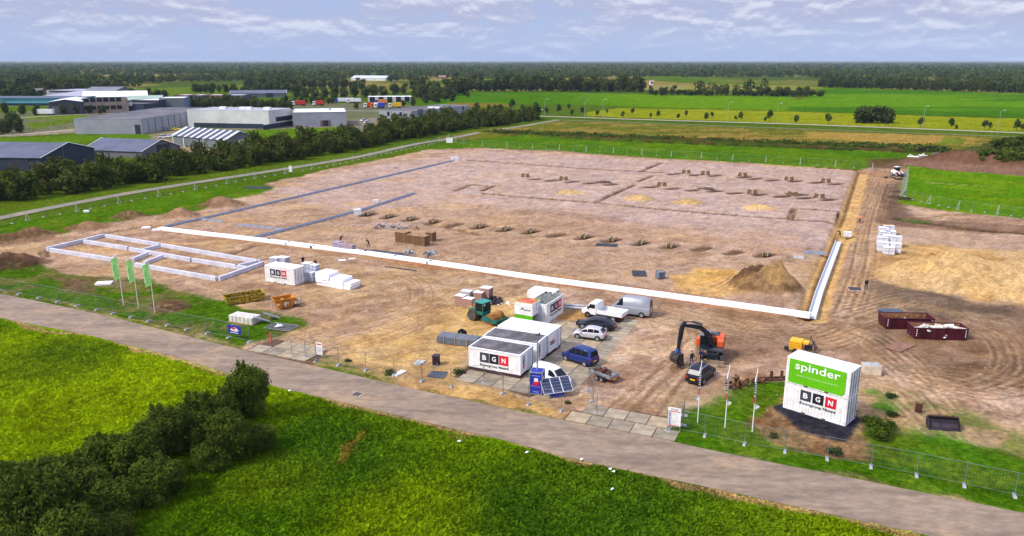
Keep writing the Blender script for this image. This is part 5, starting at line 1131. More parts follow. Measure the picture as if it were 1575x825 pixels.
# white block pallets at the right
WB=[((1357,387),1.7),((1366,391.5),1.3),((1376,389),1.7),((1356,379),1.7),((1365,379),2.0),((1377,380),1.9),((1360,371),1.8),((1368,370),1.8),((1358,363),1.6),((1366,361),1.7)]
posn=['front left','front','front right','second row left','second row middle','second row right','third row left','third row right','back left','back right']
for (p,h_),n_ in zip(WB,posn): pallet_stack('white_block_pallet','pallet of white concrete blocks, %s of the right-hand group'%n_,'block pallet',G(*p),math.radians(-18),(1.75,1.7,h_),2,whtb,M_('film_white',(.72,.73,.78),.4,var=.1),2,2,.06)
for i,(p,t) in enumerate((((1352,376.5),'orange timber board on top left of the white block pallets'),((1373,366),'orange timber board on top right of the white block pallets'))):
    o=MB().box((0,0,0),(1.6,.35,.1)).build('board',M_('orange_board',(.62,.36,.12))); g=G(*p); o.location=(g.x,g.y+2,1.92+.1*i); tag(o,t,'board')
pallet_stack('small_pallet','small pale pallet of bags beside the right trench end','pallet',G(1303,364.5),-.3,(1.3,1.3,.9),1,whtb,offwhite)
# material heap and rods by the long strip
for i,(p,d) in enumerate((((520,383.5),(1.6,1.5,1.4)),((529,385.5),(1.5,1.3,1.3)),((539,386.5),(1.5,1.3,1.2)))):
    pallet_stack('mixed_pallet','pallet of grey and pinkish blocks beside the workers, %s from the left'%ORD[i],'block pallet',G(*p),-.4,d,3,M_('block_lilac',(.36,.34,.42),.8,var=.2,vs=4),None,3,2,.06,None,M_('block_rose',(.42,.25,.25),.8,var=.2))
R=thing('rod_bundles','bundles of long dark rods and pipes lying by the foam strip','rod bundle',mid((553,387),(630,396)),head((553,387),(630,396))); rd=random.Random(4)
me=MB().cyl((0,0,0),.05,8.,'X',6).mesh('rod',M_('rod_dark',(.10,.10,.12),.6,.3,var=.2))
for k in range(26): o=bpy.data.objects.new('rod',me); COL.objects.link(o); o.parent=R; o.location=(rd.uniform(-2,2),rd.uniform(-1.1,1.1),rd.uniform(.06,.45)); o.rotation_euler=(0,0,rd.uniform(-.05,.05))
scrap('pipe_pile','loose pile of pale pipes at the right end of the rods','pipe pile',G(648,391),-.3,(5,1.5,.5),14,steel,21)
scrap('stone_row','row of pale rough lumps on the pad behind the brown stacks','stones',G(607,351),-.25,(9,1.6,.8),20,M_('lump_pink',(.40,.33,.31),.9,var=.2),31)
o=MB().box((0,0,.08),(6.,.14,.12)).build('long_pipe',mdk); o.location=G(616,414); o.rotation_euler=(0,0,-.45); tag(o,'single dark pipe lying between foam strip and sand','pipe')
for i,(p,s) in enumerate((((225,351.5),(1.6,.8,.3)),((241,355),(1.6,.8,.3)),((160,437),(2.2,1.4,.25)),((133,326.5),(1.1,.7,.4)),((526,401),(1.2,.6,.1)),((541,398.5),(1.,.5,.1)),((550,330.5),(1.6,1.3,1.2)),((578,311.5),(1.3,.9,.6)),((700,247.5),(2.4,1.5,1.2)))):
    o=MB().box((0,0,s[2]/2),s,rz=.2).box((.3,.1,s[2]*.8),(s[0]*.5,s[1]*.5,s[2]*.6)).build('foam_piece',foamw if i<6 else offwhite); o.location=Gz(*p)
    tag(o,['foam piece lying left of the strip end, farther one','foam piece touching the left end of the long strip','white foam board on the grass left of the green flags','small white piece on the far grass by the cycle path','thin white scrap in front of the foam strip, left','thin white scrap in front of the foam strip, right','white crate standing on the second formwork strip','small white bag halfway up the second formwork strip','white crate at the far end of the left formwork strip'][i],'foam piece' if i<6 else 'crate')
# crate right of the container stack
R=thing('wooden_crate','cream wooden crate with open top right of the container stack','crate',Gz(1339,575),math.radians(-8)); MB().bx(-.85,.85,-.65,.65,.1,1.05).build('crate_body',M_('crate_cream',(.62,.52,.38),.7,var=.1),R); MB().bx(-.75,.75,-.5,.5,1.052,1.10).build('grey_content',greyb,R); MB().bx(-.85,.85,-.65,-.5,0,.1).bx(-.85,.85,.5,.65,0,.1).build('skid',wood,R)
R=thing('survey_box','small pinkish crate on the track above the red skips','crate',G(1314,450),-.2); MB().bx(-1,1,-.9,.9,.0,.55).build('box_body',M_('crate_pink',(.42,.27,.20),.8,var=.2),R); MB().bx(-.8,.8,-.7,.7,.552,.6).build('dark_content',mbk,R)
R=thing('steel_ramps','pair of pale galvanised ramps right of the lettered container','ramp',G(884,473),math.radians(-12))
for s in (-1,1): MB().box((0,s*.55,.12),(2.6,.5,.16)).build('ramp',M_('ramp_grey',(.45,.45,.45),.5,.2),R)
# doormat style slab near cabins and orange drum
# small white mini loader at the far right corner
R=thing('mini_loader','small white and red compact loader with black bucket at the far corner','loader',Gz(1378,271),math.radians(-60))
MB().bx(-1.2,.4,-.8,.8,.6,1.6).build('body',white,R,bevel=.1); MB().bx(-.5,.6,-.6,.6,1.5,2.6).build('cab_window',glass,R); MB().bx(-.6,.7,-.7,.7,2.6,2.75).build('roof',white,R); MB().box((.8,0,.8),(.6,1.3,.5)).build('front_cover',M_('loader_red',(.5,.02,.03)),R)
for x in (-.8,.7):
    for s in (-1,1): wheel(R,x,s*1.0,.5,.3)
MB().tube([(-.6,.75,1.9),(1.2,.75,1.3),(2.0,.7,.5)],.12).tube([(-.6,-.75,1.9),(1.2,-.75,1.3),(2.0,-.7,.5)],.12).build('lift_arm',white,R); MB().prism([(1.9,.1),(2.8,.1),(2.5,.9),(1.9,.9)],-1,1).build('bucket',mbk,R)
for i,(p) in enumerate(((1366,274),(1384,277))): scrap('dark_bucket','dark spare bucket on the grass %s the small loader'%('left of' if i==0 else 'in front of'),'bucket',Gz(*p),.2,(2.2,1.4,.9),7,mbk,40+i)
# ---------------------------------------------------------------- signs, flags, fences
def sign(name,lab,p,w,h,z0,draw,yaw=-.42,cat='sign',m=white,posts=True):
    R=thing(name,lab,cat,Gz(*p),yaw); MB().bx(-w/2,w/2,-.02,.02,z0,z0+h).build('board',m,R)
    if posts: MB().tube([(-w/2+.05,.05,0),(-w/2+.05,.05,z0+h)],.03).tube([(w/2-.05,.05,0),(w/2-.05,.05,z0+h)],.03).build('post',steel,R)
    draw(R,w,h,z0); return R
def rules(R,w,h,z0):
    put_text('lettering','STOP',(-w*.28,-.02,z0+h*.86),(1,0,0),(0,0,1),(0,-1,0),w*.56,h*.09,logo_dk,R,.02); MB().bx(-w*.42,w*.42,-.035,-.022,z0+h*.78,z0+h*.82).build('red_bar',logo_rd,R)
    for k in range(6): MB().bx(-w*.44,-w*.30,-.035,-.022,z0+h*(.64-.11*k),z0+h*(.70-.11*k)).build('pictogram',M_('picto_blue',(.03,.10,.40)),R); MB().bx(-w*.22,w*.38,-.03,-.022,z0+h*(.66-.11*k),z0+h*(.675-.11*k)).build('text_line',greyb,R)
    MB().bx(-w*.44,w*.44,-.035,-.022,z0+.04,z0+.10).build('red_bar',logo_rd,R)
sign('site_rules_board','white site rules board with red bars on the right gate',(1036,664),1.15,1.75,.55,rules); 
def rules2(R,w,h,z0):
    MB().bx(-w*.38,w*.38,-.035,-.022,z0+h*.80,z0+h*.90).build('heading_bar',logo_rd,R)
    for k in range(5): MB().bx(-w*.36,w*.36,-.03,-.022,z0+h*(.62-.12*k),z0+h*(.64-.12*k)).build('text_line',greyb,R)
sign('site_notice_board','narrow white notice board on the left gate post',(492,551.5),.85,1.45,.45,rules2)
def ban(R,w,h,z0):
    MB().add([(-w*.28,-.03,z0+h*.40),(w*.1,-.03,z0+h*.26),(w*.36,-.03,z0+h*.45),(w*.1,-.03,z0+h*.8),(-w*.2,-.03,z0+h*.72)],[(0,1,2,3,4)]).build('emblem',white,R)
    MB().add([(-w*.25,-.04,z0+h*.6),(w*.05,-.04,z0+h*.5),(w*.12,-.04,z0+h*.72),(-w*.15,-.04,z0+h*.82)],[(0,1,2,3)]).build('emblem',logo_rd,R)
    MB().bx(-w*.3,w*.3,-.03,-.022,z0+h*.1,z0+h*.17).build('text_line',white,R)
sign('fence_banner','blue banner with white emblem hung on the front fence near the left gate',(361.5,521),2.1,1.05,.6,ban,-.43,'banner',blu,False)
sign('blank_board','blank white board on posts beside the far cycle path',(691.5,221.5),2.6,2.0,.4,lambda *a:None,-.1)
sign('blank_board','small white upright box-like board on the left fence line',(447,265.5),1.0,1.9,.1,lambda *a:None,-.1)
# green flags on white poles
def flag(lab,base,Hp,m,cloth):
    R=thing('flagpole',lab,'flag',Gz(*base),0); MB().tube([(0,0,0),(0,0,Hp)],[.055,.03],8).build('pole',M_('pole_white',(.75,.75,.70),.4,var=0),R)
    cloth(R,Hp); return R
fg=M_('flag_green',(.30,.66,.18),.7,var=.06,vs=2)
def gcl(R,Hp):
    vs=[];n=9
    for i in range(n):
        z=Hp-.45-2.9*i/(n-1)
        for j in range(5): 
            a=j/4; vs.append((-.06-.78*a+.10*i/(n-1),.10*math.sin(3*a+i*.8)-.15*a,z-.35*a))
    MB().add(vs,[(i*5+j,i*5+j+1,(i+1)*5+j+1,(i+1)*5+j) for i in range(n-1) for j in range(4)]).build('flag_cloth',fg,R,True)
    MB().tube([(0,0,Hp-.1),(-.84,-.1,Hp-.55)],.05,6).build('flag_arm',M_('pole_white',(.75,.75,.70)),R)
    put_text('lettering','spinder',(-.52,-.24,Hp-3.1),(0,0,1),(-1,0,0),(0,-1,0),2.0,.3,M_('letter_flag',(.6,.85,.5),var=0),R,.02)
for k,(b,h_) in enumerate((((190,470),7.2),((213,475),7.2),((238,480.5),7.2))): flag('pole with pale green lettered flag, %s of the three on the left verge'%['leftmost','middle','rightmost'][k],b,h_,fg,gcl)
def wcl(seed):
    def f(R,Hp):
        rd=random.Random(seed); col=[(0,.30,white),(.30,.62,M_('banner_navy',(.06,.055,.13),.7,var=.25,vs=8)),(.62,.66,white),(.66,.82,logo_rd),(.82,.86,white)]
        top=Hp-.05; Ln=3.9
        def x(t): return .13*math.sin(t*9+seed)+.05
        def wd(t): return .30*(1-abs(t-.35))*.9+.04
        for k,(a,b,m) in enumerate(col):
            n=max(2,int((b-a)/.05)); vs=[]
            for i in range(n+1):
                t=a+(b-a)*i/n; z=top-Ln*t; w=wd(t)*(.15+min(1,t*5)*.85)
                vs+=[(.03,0.0,z),(.03-w*.6,-.16-.05*math.sin(t*7),z-.05),(.02-w*.75+.03,-.05,z-.1)]
            MB().add(vs,[(i*3+j,i*3+j+1,(i+1)*3+j+1,(i+1)*3+j) for i in range(n) for j in range(2)]).build('flag_cloth',m,R,True)
        if True:
            z=top-Ln*.86; s=(-1 if seed==1 else 1); MB().add([(0,0,z),(s*.42,-.1,z-.15),(s*.35,-.05,z-.38),(s*.02,0,z-.5)],[(0,1,2,3)]).build('flag_corner',white,R)
        for i in range(5): MB().box((-.10,-.19,top-Ln*(.34+.055*i)),(.13,.02,.08),ry=.3).build('letter_mark',white,R)
    return f
for k,b in enumerate(((1073,650.5),(1115,657.5),(1157,664.5))): flag('pole with furled white, navy and red banner, %s of the three by the container stack'%['leftmost','middle','rightmost'][k],b,[6.1,6.05,6.1][k],white,wcl(k+1))
# mobile fences
wire=M_('fence_wire',(.17,.20,.20),.5,.5,var=0)
FM={}
def fmesh(L,Hh,fine=True):
    k=(round(L,1),Hh,fine)
    if k in FM: return FM[k]
    f=MB(); f.tube([(-L/2,0,.12),(-L/2,0,Hh)],.022,5).tube([(L/2,0,.12),(L/2,0,Hh)],.022,5).tube([(-L/2,0,Hh),(L/2,0,Hh)],.018,5).tube([(-L/2,0,.2),(L/2,0,.2)],.014,5)
    w=MB(); nv=int(L/(.20 if fine else .35)); nh=5 if fine else 3
    for i in range(1,nv): w.box((-L/2+L*i/nv,0,Hh/2+.1),(.006,.006,Hh-.2))
    for i in range(1,nh): w.box((0,.004,.2+(Hh-.2)*i/nh),(L,.006,.006))
    ft=MB().box((0,0,.07),(.26,.72,.14),tp=.85).box((0,0,.19),(.1,.16,.1))
    FM[k]=(f.mesh('panel_frame',M_('fence_steel',(.17,.19,.20),.6,.3,var=.1)),w.mesh('wire_mesh',wire),ft.mesh('foot_block',M_('foot_concrete',(.36,.36,.38),.9,var=.1))); return FM[k]
def fence(lab,pts,n=None,Hh=2.0,fine=True,group=None,strut=0,name='mesh_fence',cat='fence'):
    """pts: photo points of the posts, or ends with n panels between"""
    P=[Gz(*p) for p in pts]
    if n:
        T=[0]
        for a,b in zip(P,P[1:]): T.append(T[-1]+(b-a).length)
        Q=[]
        for k in range(n+1):
            t=T[-1]*k/n; j=max(1,next((i for i in range(1,len(P)) if T[i]>=t-1e-6),len(P)-1)); Q.append(P[j-1].lerp(P[j],(t-T[j-1])/(T[j]-T[j-1])))
        P=[Vector((q.x,q.y,hz(q.x,q.y))) for q in Q]
    o=P[0].copy(); R=thing(name,lab,cat,o,0,group); pale=M_('post_pale',(.42,.42,.42),.5,var=0)
    for k,(a,b) in enumerate(zip(P,P[1:])):
        d=b-a; L=d.length; f,w,ft=fmesh(L,Hh,fine); m_=(a+b)/2-o
        for nm,me in (('panel_frame',f),('wire_mesh',w)):
            c=bpy.data.objects.new(nm,me); COL.objects.link(c); c.parent=R; c.location=m_+Vector((0,0,.02)); c.rotation_euler=(0,-math.asin(d.z/L),math.atan2(d.y,d.x)); c.scale=(L/round(L,1),1,1)
            if nm=='wire_mesh': c['kind']='stuff'
    for k,a in enumerate(P):
        d=(P[min(k+1,len(P)-1)]-P[max(k-1,0)]); c=bpy.data.objects.new('foot_block',fmesh(3.5,2.0)[2]); COL.objects.link(c); c.parent=R; c.location=a-o; c.rotation_euler=(0,0,math.atan2(d.y,d.x)+random.uniform(-.1,.1))
        if strut and k%strut==0:
            q=a-o; n_=Vector((d.y,-d.x,0)).normalized(); MB().tube([q+Vector((0,0,Hh)),q+n_*1.1+Vector((0,0,.05))],.035,5).box(q+Vector((0,0,Hh/2)),(.09,.09,Hh)).build('strut',pale,R)
    return R
fence('grey mesh fence along the verge from the right gate past the container stack',[(1030,661),(1084,671),(1145,684),(1207.4,695.5),(1272,706.5),(1339.5,719),(1409.6,732.5),(1483,748),(1560.4,764),(1640,781)])
fence('grey mesh fence along the left front verge in front of the green flags',[(-30,443),(0,447.5),(30,453),(60,459),(89,465),(119,471),(149,477.5),(174,483),(202,488.5),(229,494.5),(258,501),(287.5,507.5),(319,513.5),(352,520),(384,527)])
fence('mesh fence between the two gates in front of the cabins',[(487,556),(521,562),(563,570),(606.5,578),(649,587),(693.5,595.5),(744,589),(774,606),(813,623),(863,633)])
fence('swung open mesh gate panels of the left entrance',[(418,539),(449,547),(470,549),(487,556)],Hh=1.9,name='mesh_gate',cat='gate')
fence('swung open mesh gate leaf at the left end of the right entrance',[(918,637),(912,618),(905,602)],Hh=2.1,name='mesh_gate',cat='gate')
fence('mesh gate leaf folded back behind the site rules board',[(1026,665),(1050,655),(1052,640)],Hh=2.0,name='mesh_gate',cat='gate')
fence('long mesh fence along the grass behind the building pad',[(690,214.5),(717,223),(753,225.5),(802.5,228),(879,231.5),(961.7,236.5),(1048,241.5),(1140,247.5),(1238,253),(1341.8,260)],32,fine=False,strut=2)
fence('long mesh fence running beside the cycle path on the left',[(-30,356),(43.8,338.5),(117.6,325.5),(182,313),(243,302),(295.4,293),(341,284.5),(385.7,275.5),(425.5,269.5),(498,257.5),(579.5,240),(657,223.5),(690,215)],54,fine=False,strut=3)
fence('dense mesh fence at the left side of the right grass paddock',[(1396.5,268),(1394,285),(1391.4,304)],12,Hh=2.2,fine=False,strut=1)
fence('mesh fence along the near edge of the right grass paddock',[(1391.4,304),(1430,313.5),(1476.7,323),(1516,327),(1557,332.5),(1640,345)],14,fine=False,strut=3)
# red hazard post at left gate
o=MB().tube([(0,0,.8),(0,0,2.0)],.09,8).build('warning_tube',M_('warn_red',(.6,.12,.08),.6)); o.location=G(418,538); tag(o,'orange red warning sleeve on the first post of the left gate','warning sleeve')
# street lamps
def lamp(p,Hh,lab):
    R=thing('street_lamp',lab,'street lamp',G(*p),math.radians(random.uniform(-30,30))); MB().tube([(0,0,0),(0,0,Hh)],[.12,.07],6).tube([(0,0,Hh),(1.3,0,Hh+.25)],.06,5).build('pole',M_('lamp_pole',(.30,.32,.32),.5,.2),R); MB().box((1.6,0,Hh+.3),(.9,.35,.16)).build('lamp_head',offwhite,R)
LMP=[((838,181),'leftmost'),((899,184),'second from the left'),((927,182.5),'third from the left'),((1119,188.5),'fourth from the left, right of the road bend'),((1194.6,191),'fifth, among the young trees'),((1418.7,197.5),'sixth, right of the round thicket'),((1534,207.5),'last at the far right')]
for p,t in LMP: lamp(p,10.5,'slim street lamp on the back road, '+t)
# ---------------------------------------------------------------- people
skin=M_('skin',(.50,.29,.20),.6,var=0); hairm=M_('hair_dark',(.05,.03,.02),.8,var=0)
def person(lab,p,yaw,top,legs,lean=0.,raise_=0.,stride=.12,group=None,vest=None,loc=None):
    R=thing('person',lab,'person',loc or Gz(*p),yaw)
    J={}; V=[];Rr=[];E=[]
    def v(n,x,y,z,r): J[n]=len(V); V.append((x,y,z)); Rr.append(r); return n
    def e(a,b): E.append((J[a],J[b]))
    lx=lambda z:max(0,z-.95)*math.tan(lean)
    v('pel',0,0,.95,.145);v('belly',lx(1.12),0,1.12,.14);v('chest',lx(1.32),0,1.32-.1*lean,.165);v('neck',lx(1.50),0,1.50-.15*lean,.06);v('chin',lx(1.57)+.01,0,1.58-.17*lean,.075);v('head',lx(1.66)+.02,0,1.67-.2*lean,.098);v('crown',lx(1.74)+.01,0,1.75-.22*lean,.07);v('nose',lx(1.64)+.125,0,1.645-.2*lean,.018)
    for a,b in (('pel','belly'),('belly','chest'),('chest','neck'),('neck','chin'),('chin','head'),('head','crown'),('head','nose')): e(a,b)
    for s,t in ((1,'l'),(-1,'r')):
        st=stride*s; v('hip'+t,0,.10*s,.88,.11);v('kn'+t,st*.8+.04,.11*s,.50,.068);v('an'+t,st,.11*s,.09,.048);v('to'+t,st+.17,.13*s,.045,.04)
        e('pel','hip'+t);e('hip'+t,'kn'+t);e('kn'+t,'an'+t);e('an'+t,'to'+t)
        sx=lx(1.42);z0=1.42-.12*lean; v('sh'+t,sx,.20*s,z0,.075); a=lean*1.2+(raise_ if s>0 else raise_*.4)
        ex,ez=sx+.28*math.sin(a),z0-.28*math.cos(a); hx,hz_=ex+.25*math.sin(a+.45),ez-.25*math.cos(a+.45)
        v('el'+t,ex,.25*s,ez,.05);v('wr'+t,hx,.24*s,hz_,.032);v('pa'+t,hx+.07*math.sin(a+.5),.24*s,hz_-.07*math.cos(a+.5),.036)
        e('chest','sh'+t);e('sh'+t,'el'+t);e('el'+t,'wr'+t);e('wr'+t,'pa'+t)
        px_,pz_=hx+.07*math.sin(a+.5),hz_-.07*math.cos(a+.5)
        for q,(dy,l) in enumerate(((-.03,.07),(-.01,.085),(.012,.08),(.032,.062))):
            v('f%d'%q+t,px_+l*math.sin(a+.75),.24*s+dy,pz_-l*math.cos(a+.75),.011); e('pa'+t,'f%d'%q+t)
        v('th'+t,hx+.07,.24*s-.03*s,hz_-.04,.012); e('pa'+t,'th'+t)
    me=bpy.data.meshes.new('body'); me.from_pydata(V,E,[]); ob=bpy.data.objects.new('body',me); COL.objects.link(ob)
    sm=ob.modifiers.new('skin','SKIN'); ob.modifiers.new('ss','SUBSURF').levels=1
    sv=me.skin_vertices[0].data
    for i,r in enumerate(Rr): sv[i].radius=(r,r)
    sv[0].use_root=True
    bpy.context.view_layer.update(); m2=bpy.data.meshes.new_from_object(ob.evaluated_get(bpy.context.evaluated_depsgraph_get())); bpy.data.objects.remove(ob)
    m2.name='body'; 
    for m in (top,legs,skin,black,vest or top): m2.materials.append(m)
    hzz=J['neck']; zn=V[hzz][2]
    hands=[Vector(V[J['pa'+t]]) for t in 'lr']
    for pl_ in m2.polygons:
        c=pl_.center
        if min((c-h).length for h in hands)<.115 or c.z>zn+.0: pl_.material_index=2
        elif c.z<.10: pl_.material_index=3
        elif c.z<.93: pl_.material_index=1
        elif abs(c.y)<.17 and c.z>1.0: pl_.material_index=4
        pl_.use_smooth=True
    bd_=bpy.data.objects.new('body',m2); COL.objects.link(bd_); bd_.parent=R
    hx,hz_=V[J['head']][0],V[J['head']][2]
    hm=MB(); n=8; vs=[(hx-.015+.115*math.cos(2*math.pi*i/n)*math.cos(f),.105*math.sin(2*math.pi*i/n)*math.cos(f),hz_+.045+.105*math.sin(f)) for f in (0,.5,1.0) for i in range(n)]+[(hx-.01,0,hz_+.155)]
    hm.add(vs,[(r*n+i,r*n+(i+1)%n,(r+1)*n+(i+1)%n,(r+1)*n+i) for r in range(2) for i in range(n)]+[(2*n+i,2*n+(i+1)%n,3*n) for i in range(n)]).build('hair',hairm,R,True)
    return R
navy=M_('cloth_navy',(.012,.02,.06),.9,var=.2); jeans=M_('cloth_jeans',(.03,.06,.15),.9,var=.2); blk=M_('cloth_black',(.01,.01,.014),.9,var=0); maroon=M_('cloth_maroon',(.08,.015,.03),.9,var=.1); grn_=M_('cloth_green',(.02,.07,.05),.9,var=.1); vst=M_('vest_orange',(.75,.16,.05),.8,var=0)
person('person in navy jacket and jeans standing between bucket and black estate',(1063,563.5),-.9,navy,jeans,.0,.35)
person('person in dark jacket and maroon trousers standing before the excavator',(1078,560),-2.2,navy,maroon,0.,.9)
person('person in dark clothes standing alone above the red skips',(1331.5,446.5),-1.5,blk,jeans,0,.15,vest=blk)
person('person bending forward, left of the two workers by the rods',(524,374.5),-.3,blk,grn_,.45,.4,.2)
person('person bending forward, right of the two workers by the rods',(567.5,380.5),-2.8,blk,navy,.5,.4,.2)
person('worker in dark clothes behind the left container, left one',(466.5,409.5),-1.2,blk,blk,.2,.5)
person('worker in dark clothes behind the left container, right one',(486.5,414),-1.8,blk,blk,.4,.5)
person('worker standing in the sandy trench beside the pad corner',(1287.5,342.5),2.,navy,blk,.1,.6)
person('person in white and red jacket walking on the muddy track',(1322,343.5),1.2,white,blk,.0,.2,.2,vest=vst)
person('worker bending at the far end of the foam channel',(1291.5,366),2.2,M_('cloth_brown',(.09,.05,.03),.9),blk,.5,.5)
# ---------------------------------------------------------------- far buildings
def hp(base,ty):
    g=G(*base); v=ty-CY; k=(F*CT-v*ST)/(v*CT+F*ST); return H-g.y/k
def wallmat(name,c,c2=None,per=.9):
    """sheet-metal cladding: fine vertical ribs"""
    if name in MATS: return MATS[name]
    m=mat(name,c,.6,var=.07,vs=.15); nt=m.node_tree; p=nt.nodes['Principled BSDF']; tc=N(nt,'ShaderNodeTexCoord'); w=N(nt,'ShaderNodeTexWave',inp={'Scale':2.2,'Distortion':.0}); nt.links.new(tc.outputs['Object'],w.inputs[0])
    b=N(nt,'ShaderNodeBump',inp={'Strength':.5,'Distance':.05}); nt.links.new(w.outputs[1],b.inputs['Height']); nt.links.new(b.outputs[0],p.inputs['Normal']); return m
def bld(label,FL,FR,dep,h,roof='flat',rise=0,wm=None,rm=None,name='industrial_building',feat=(),parapet=None,yaw=None):
    A,B=G(*FL),G(*FR); u=B-A; L=u.length; yw=math.atan2(u.y,u.x) if yaw is None else yaw; 
    n=Vector((-math.sin(yw),math.cos(yw),0)); c=(A+B)/2+n*dep/2; R=thing(name,label,'building',(c.x,c.y,0),yw); x,y=L/2,dep/2
    wb=MB().bx(-x,x,-y,y,-.3,h); 
    if roof=='gable':
        for s in (-1,1): wb.add([(s*(x-.01),-y,h),(s*(x-.01),y,h),(s*(x-.01),0,h+rise)],[(0,1,2)])
        wb.build('wall',wm,R); o=.35
        for s in (-1,1): MB().add([(-x-o,s*(y+o),h-.05*rise),(x+o,s*(y+o),h-.05*rise),(x+o,0,h+rise+.15),(-x-o,0,h+rise+.15),(-x-o,s*(y+o),h+.13-.05*rise),(x+o,s*(y+o),h+.13-.05*rise),(x+o,0,h+rise+.30),(-x-o,0,h+rise+.30)],[(0,1,2,3),(4,7,6,5),(0,4,5,1),(1,5,6,2),(3,2,6,7),(0,3,7,4)]).build('roof_slope',rm,R)
        tr=MB()
        for s in (-1,1):
            for q in (-1,1): tr.tube([(s*(x+.42),q*(y+.4),h),(s*(x+.42),0,h+rise+.35)],.12,4)
        tr.build('verge_trim',trim,R)
    elif roof=='gableD':
        for s in (-1,1): wb.add([(-x,s*(y-.01),h),(x,s*(y-.01),h),(0,s*(y-.01),h+rise)],[(0,1,2)])
        wb.build('wall',wm,R); o=.3
        for s in (-1,1): MB().add([(s*(x+o),-y-o,h-.05),(s*(x+o),y+o,h-.05),(0,y+o,h+rise+.15),(0,-y-o,h+rise+.15),(s*(x+o),-y-o,h+.1),(s*(x+o),y+o,h+.1),(0,y+o,h+rise+.3),(0,-y-o,h+rise+.3)],[(0,1,2,3),(4,7,6,5),(0,4,5,1),(1,5,6,2),(3,2,6,7),(0,3,7,4)]).build('roof_slope',rm,R)
    else:
        wb.build('wall',wm,R); MB().bx(-x+.3,x-.3,-y+.3,y-.3,h,h+.12).build('roof',rm,R); pm_=parapet or wm
        MB().bx(-x-.05,x+.05,-y-.05,-y+.3,h,h+.35).bx(-x-.05,x+.05,y-.3,y+.05,h,h+.35).bx(-x-.05,-x+.3,-y+.3,y-.3,h,h+.35).bx(x-.3,x+.05,-y+.3,y-.3,h,h+.35).build('parapet',pm_,R)
    for f in feat:
        k,side,a,z0,w_,hh,m=f   # side: F front, R right end; a 0..1 along the wall
        if side=='F': q=MB().bx(-x+2*x*a-w_/2,-x+2*x*a+w_/2,-y-.12,-y+.02,z0,z0+hh)
        elif side=='R': q=MB().bx(x-.02,x+.12,-y+2*y*a-w_/2,-y+2*y*a+w_/2,z0,z0+hh)
        else: q=MB().bx(-x+2*x*a-w_/2,-x+2*x*a+w_/2,-1,1,h,h+hh)
        q.build(k,m,R)
    return R,L
wgrey=wallmat('cladding_grey',(.33,.34,.38)); wdark=wallmat('cladding_dark',(.05,.06,.075)); wnavy=wallmat('cladding_navy',(.025,.035,.06)); wblg=wallmat('cladding_bluegrey',(.14,.17,.18)); wwht=wallmat('cladding_white',(.62,.62,.60))
rslate=M_('roof_slate_blue',(.095,.105,.15),.6,var=.12,vs=.2); rdk=M_('roof_dark',(.13,.12,.13),.8,var=.2,vs=.1); rwht=M_('roof_white',(.75,.75,.76),.6,var=.04,vs=.1); rlav=M_('roof_lavender',(.36,.36,.44),.6,var=.1,vs=.1); rgrn=M_('roof_green',(.30,.40,.32),.6,var=.06,vs=.1); teal=M_('wall_teal',(.04,.15,.19),.6,var=.1,vs=.1); beige=M_('wall_beige',(.36,.28,.22),.8,var=.1,vs=.3); brickr=M_('wall_brick',(.17,.07,.05),.85,var=.15,vs=.3); wing=M_('window_dark',(.015,.02,.03),.2,var=0); dr=M_('door_dark',(.03,.035,.05),.5,var=0)
bld('long pale grey shed with flat dark roof, left middle distance',(116.5,206.5),(219,206.5),86,hp((219,206.5),184),wm=wgrey,rm=rdk,feat=[('door','F',.94,0,2.4,4.2,dr)]+[('wall_seam','R',.08+.084*k,0,.35,6,wdark) for k in range(11)])
h_=hp((415,198.5),171.5); bld('white-topped hall with dark plinth and pale flat roof',(290,196),(415,198.5),22,h_,wm=wwht,rm=rlav,feat=[('plinth','F',.5,0,38,2.3,wnavy)]+[('plinth','R',.5,0,34,2.3,wnavy)]+[('roof_unit','T',a,0,3.4,1.3,rwht) for a in (.3,.55,.62,.85)]+[('window_band','R',.7,3,18,2.2,wing)])
h_=hp((533.7,194),173); bld('light grey block hall with white roof and recessed dark door',(451,195.5),(533.7,194),34,h_,wm=wgrey,rm=rwht,feat=[('door','F',.60,0,2.8,3,dr),('door_surround','F',.545,0,2.2,3,M_('surround_brown',(.2,.13,.11))),('door_surround','F',.655,0,2.2,3,M_('surround_brown',(.2,.13,.11))),('roof_unit','T',.7,0,1.2,1.4,wgrey)]+[('window','R',a,1.2,5,1.6,wing) for a in (.2,.5,.8)])
h_=hp((633,195),172.5); bld('grey two-storey office hall beyond the hedge with tall dark doors',(583.5,193),(633,195),62,h_,wm=wgrey,rm=rdk,feat=[('window','F',.3,5.0,1.4,2.0,wing),('window','F',.68,5.0,1.4,2.0,wing),('window','F',.3,1.5,1.4,2.0,wing),('roller_door','R',.14,0,4.5,5.2,rwht),('door_panel','R',.14,5.2,5.2,3,wblg),('roller_door','R',.50,0,4.5,5.0,dr),('door_panel','R',.5,5.0,5.2,3.2,wblg),('roof_unit','T',.8,0,9,.9,rwht)]+[('window','R',a,z,1.6,1.8,wing) for a in (.27,.36,.66,.88) for z in (1.2,5.4)])
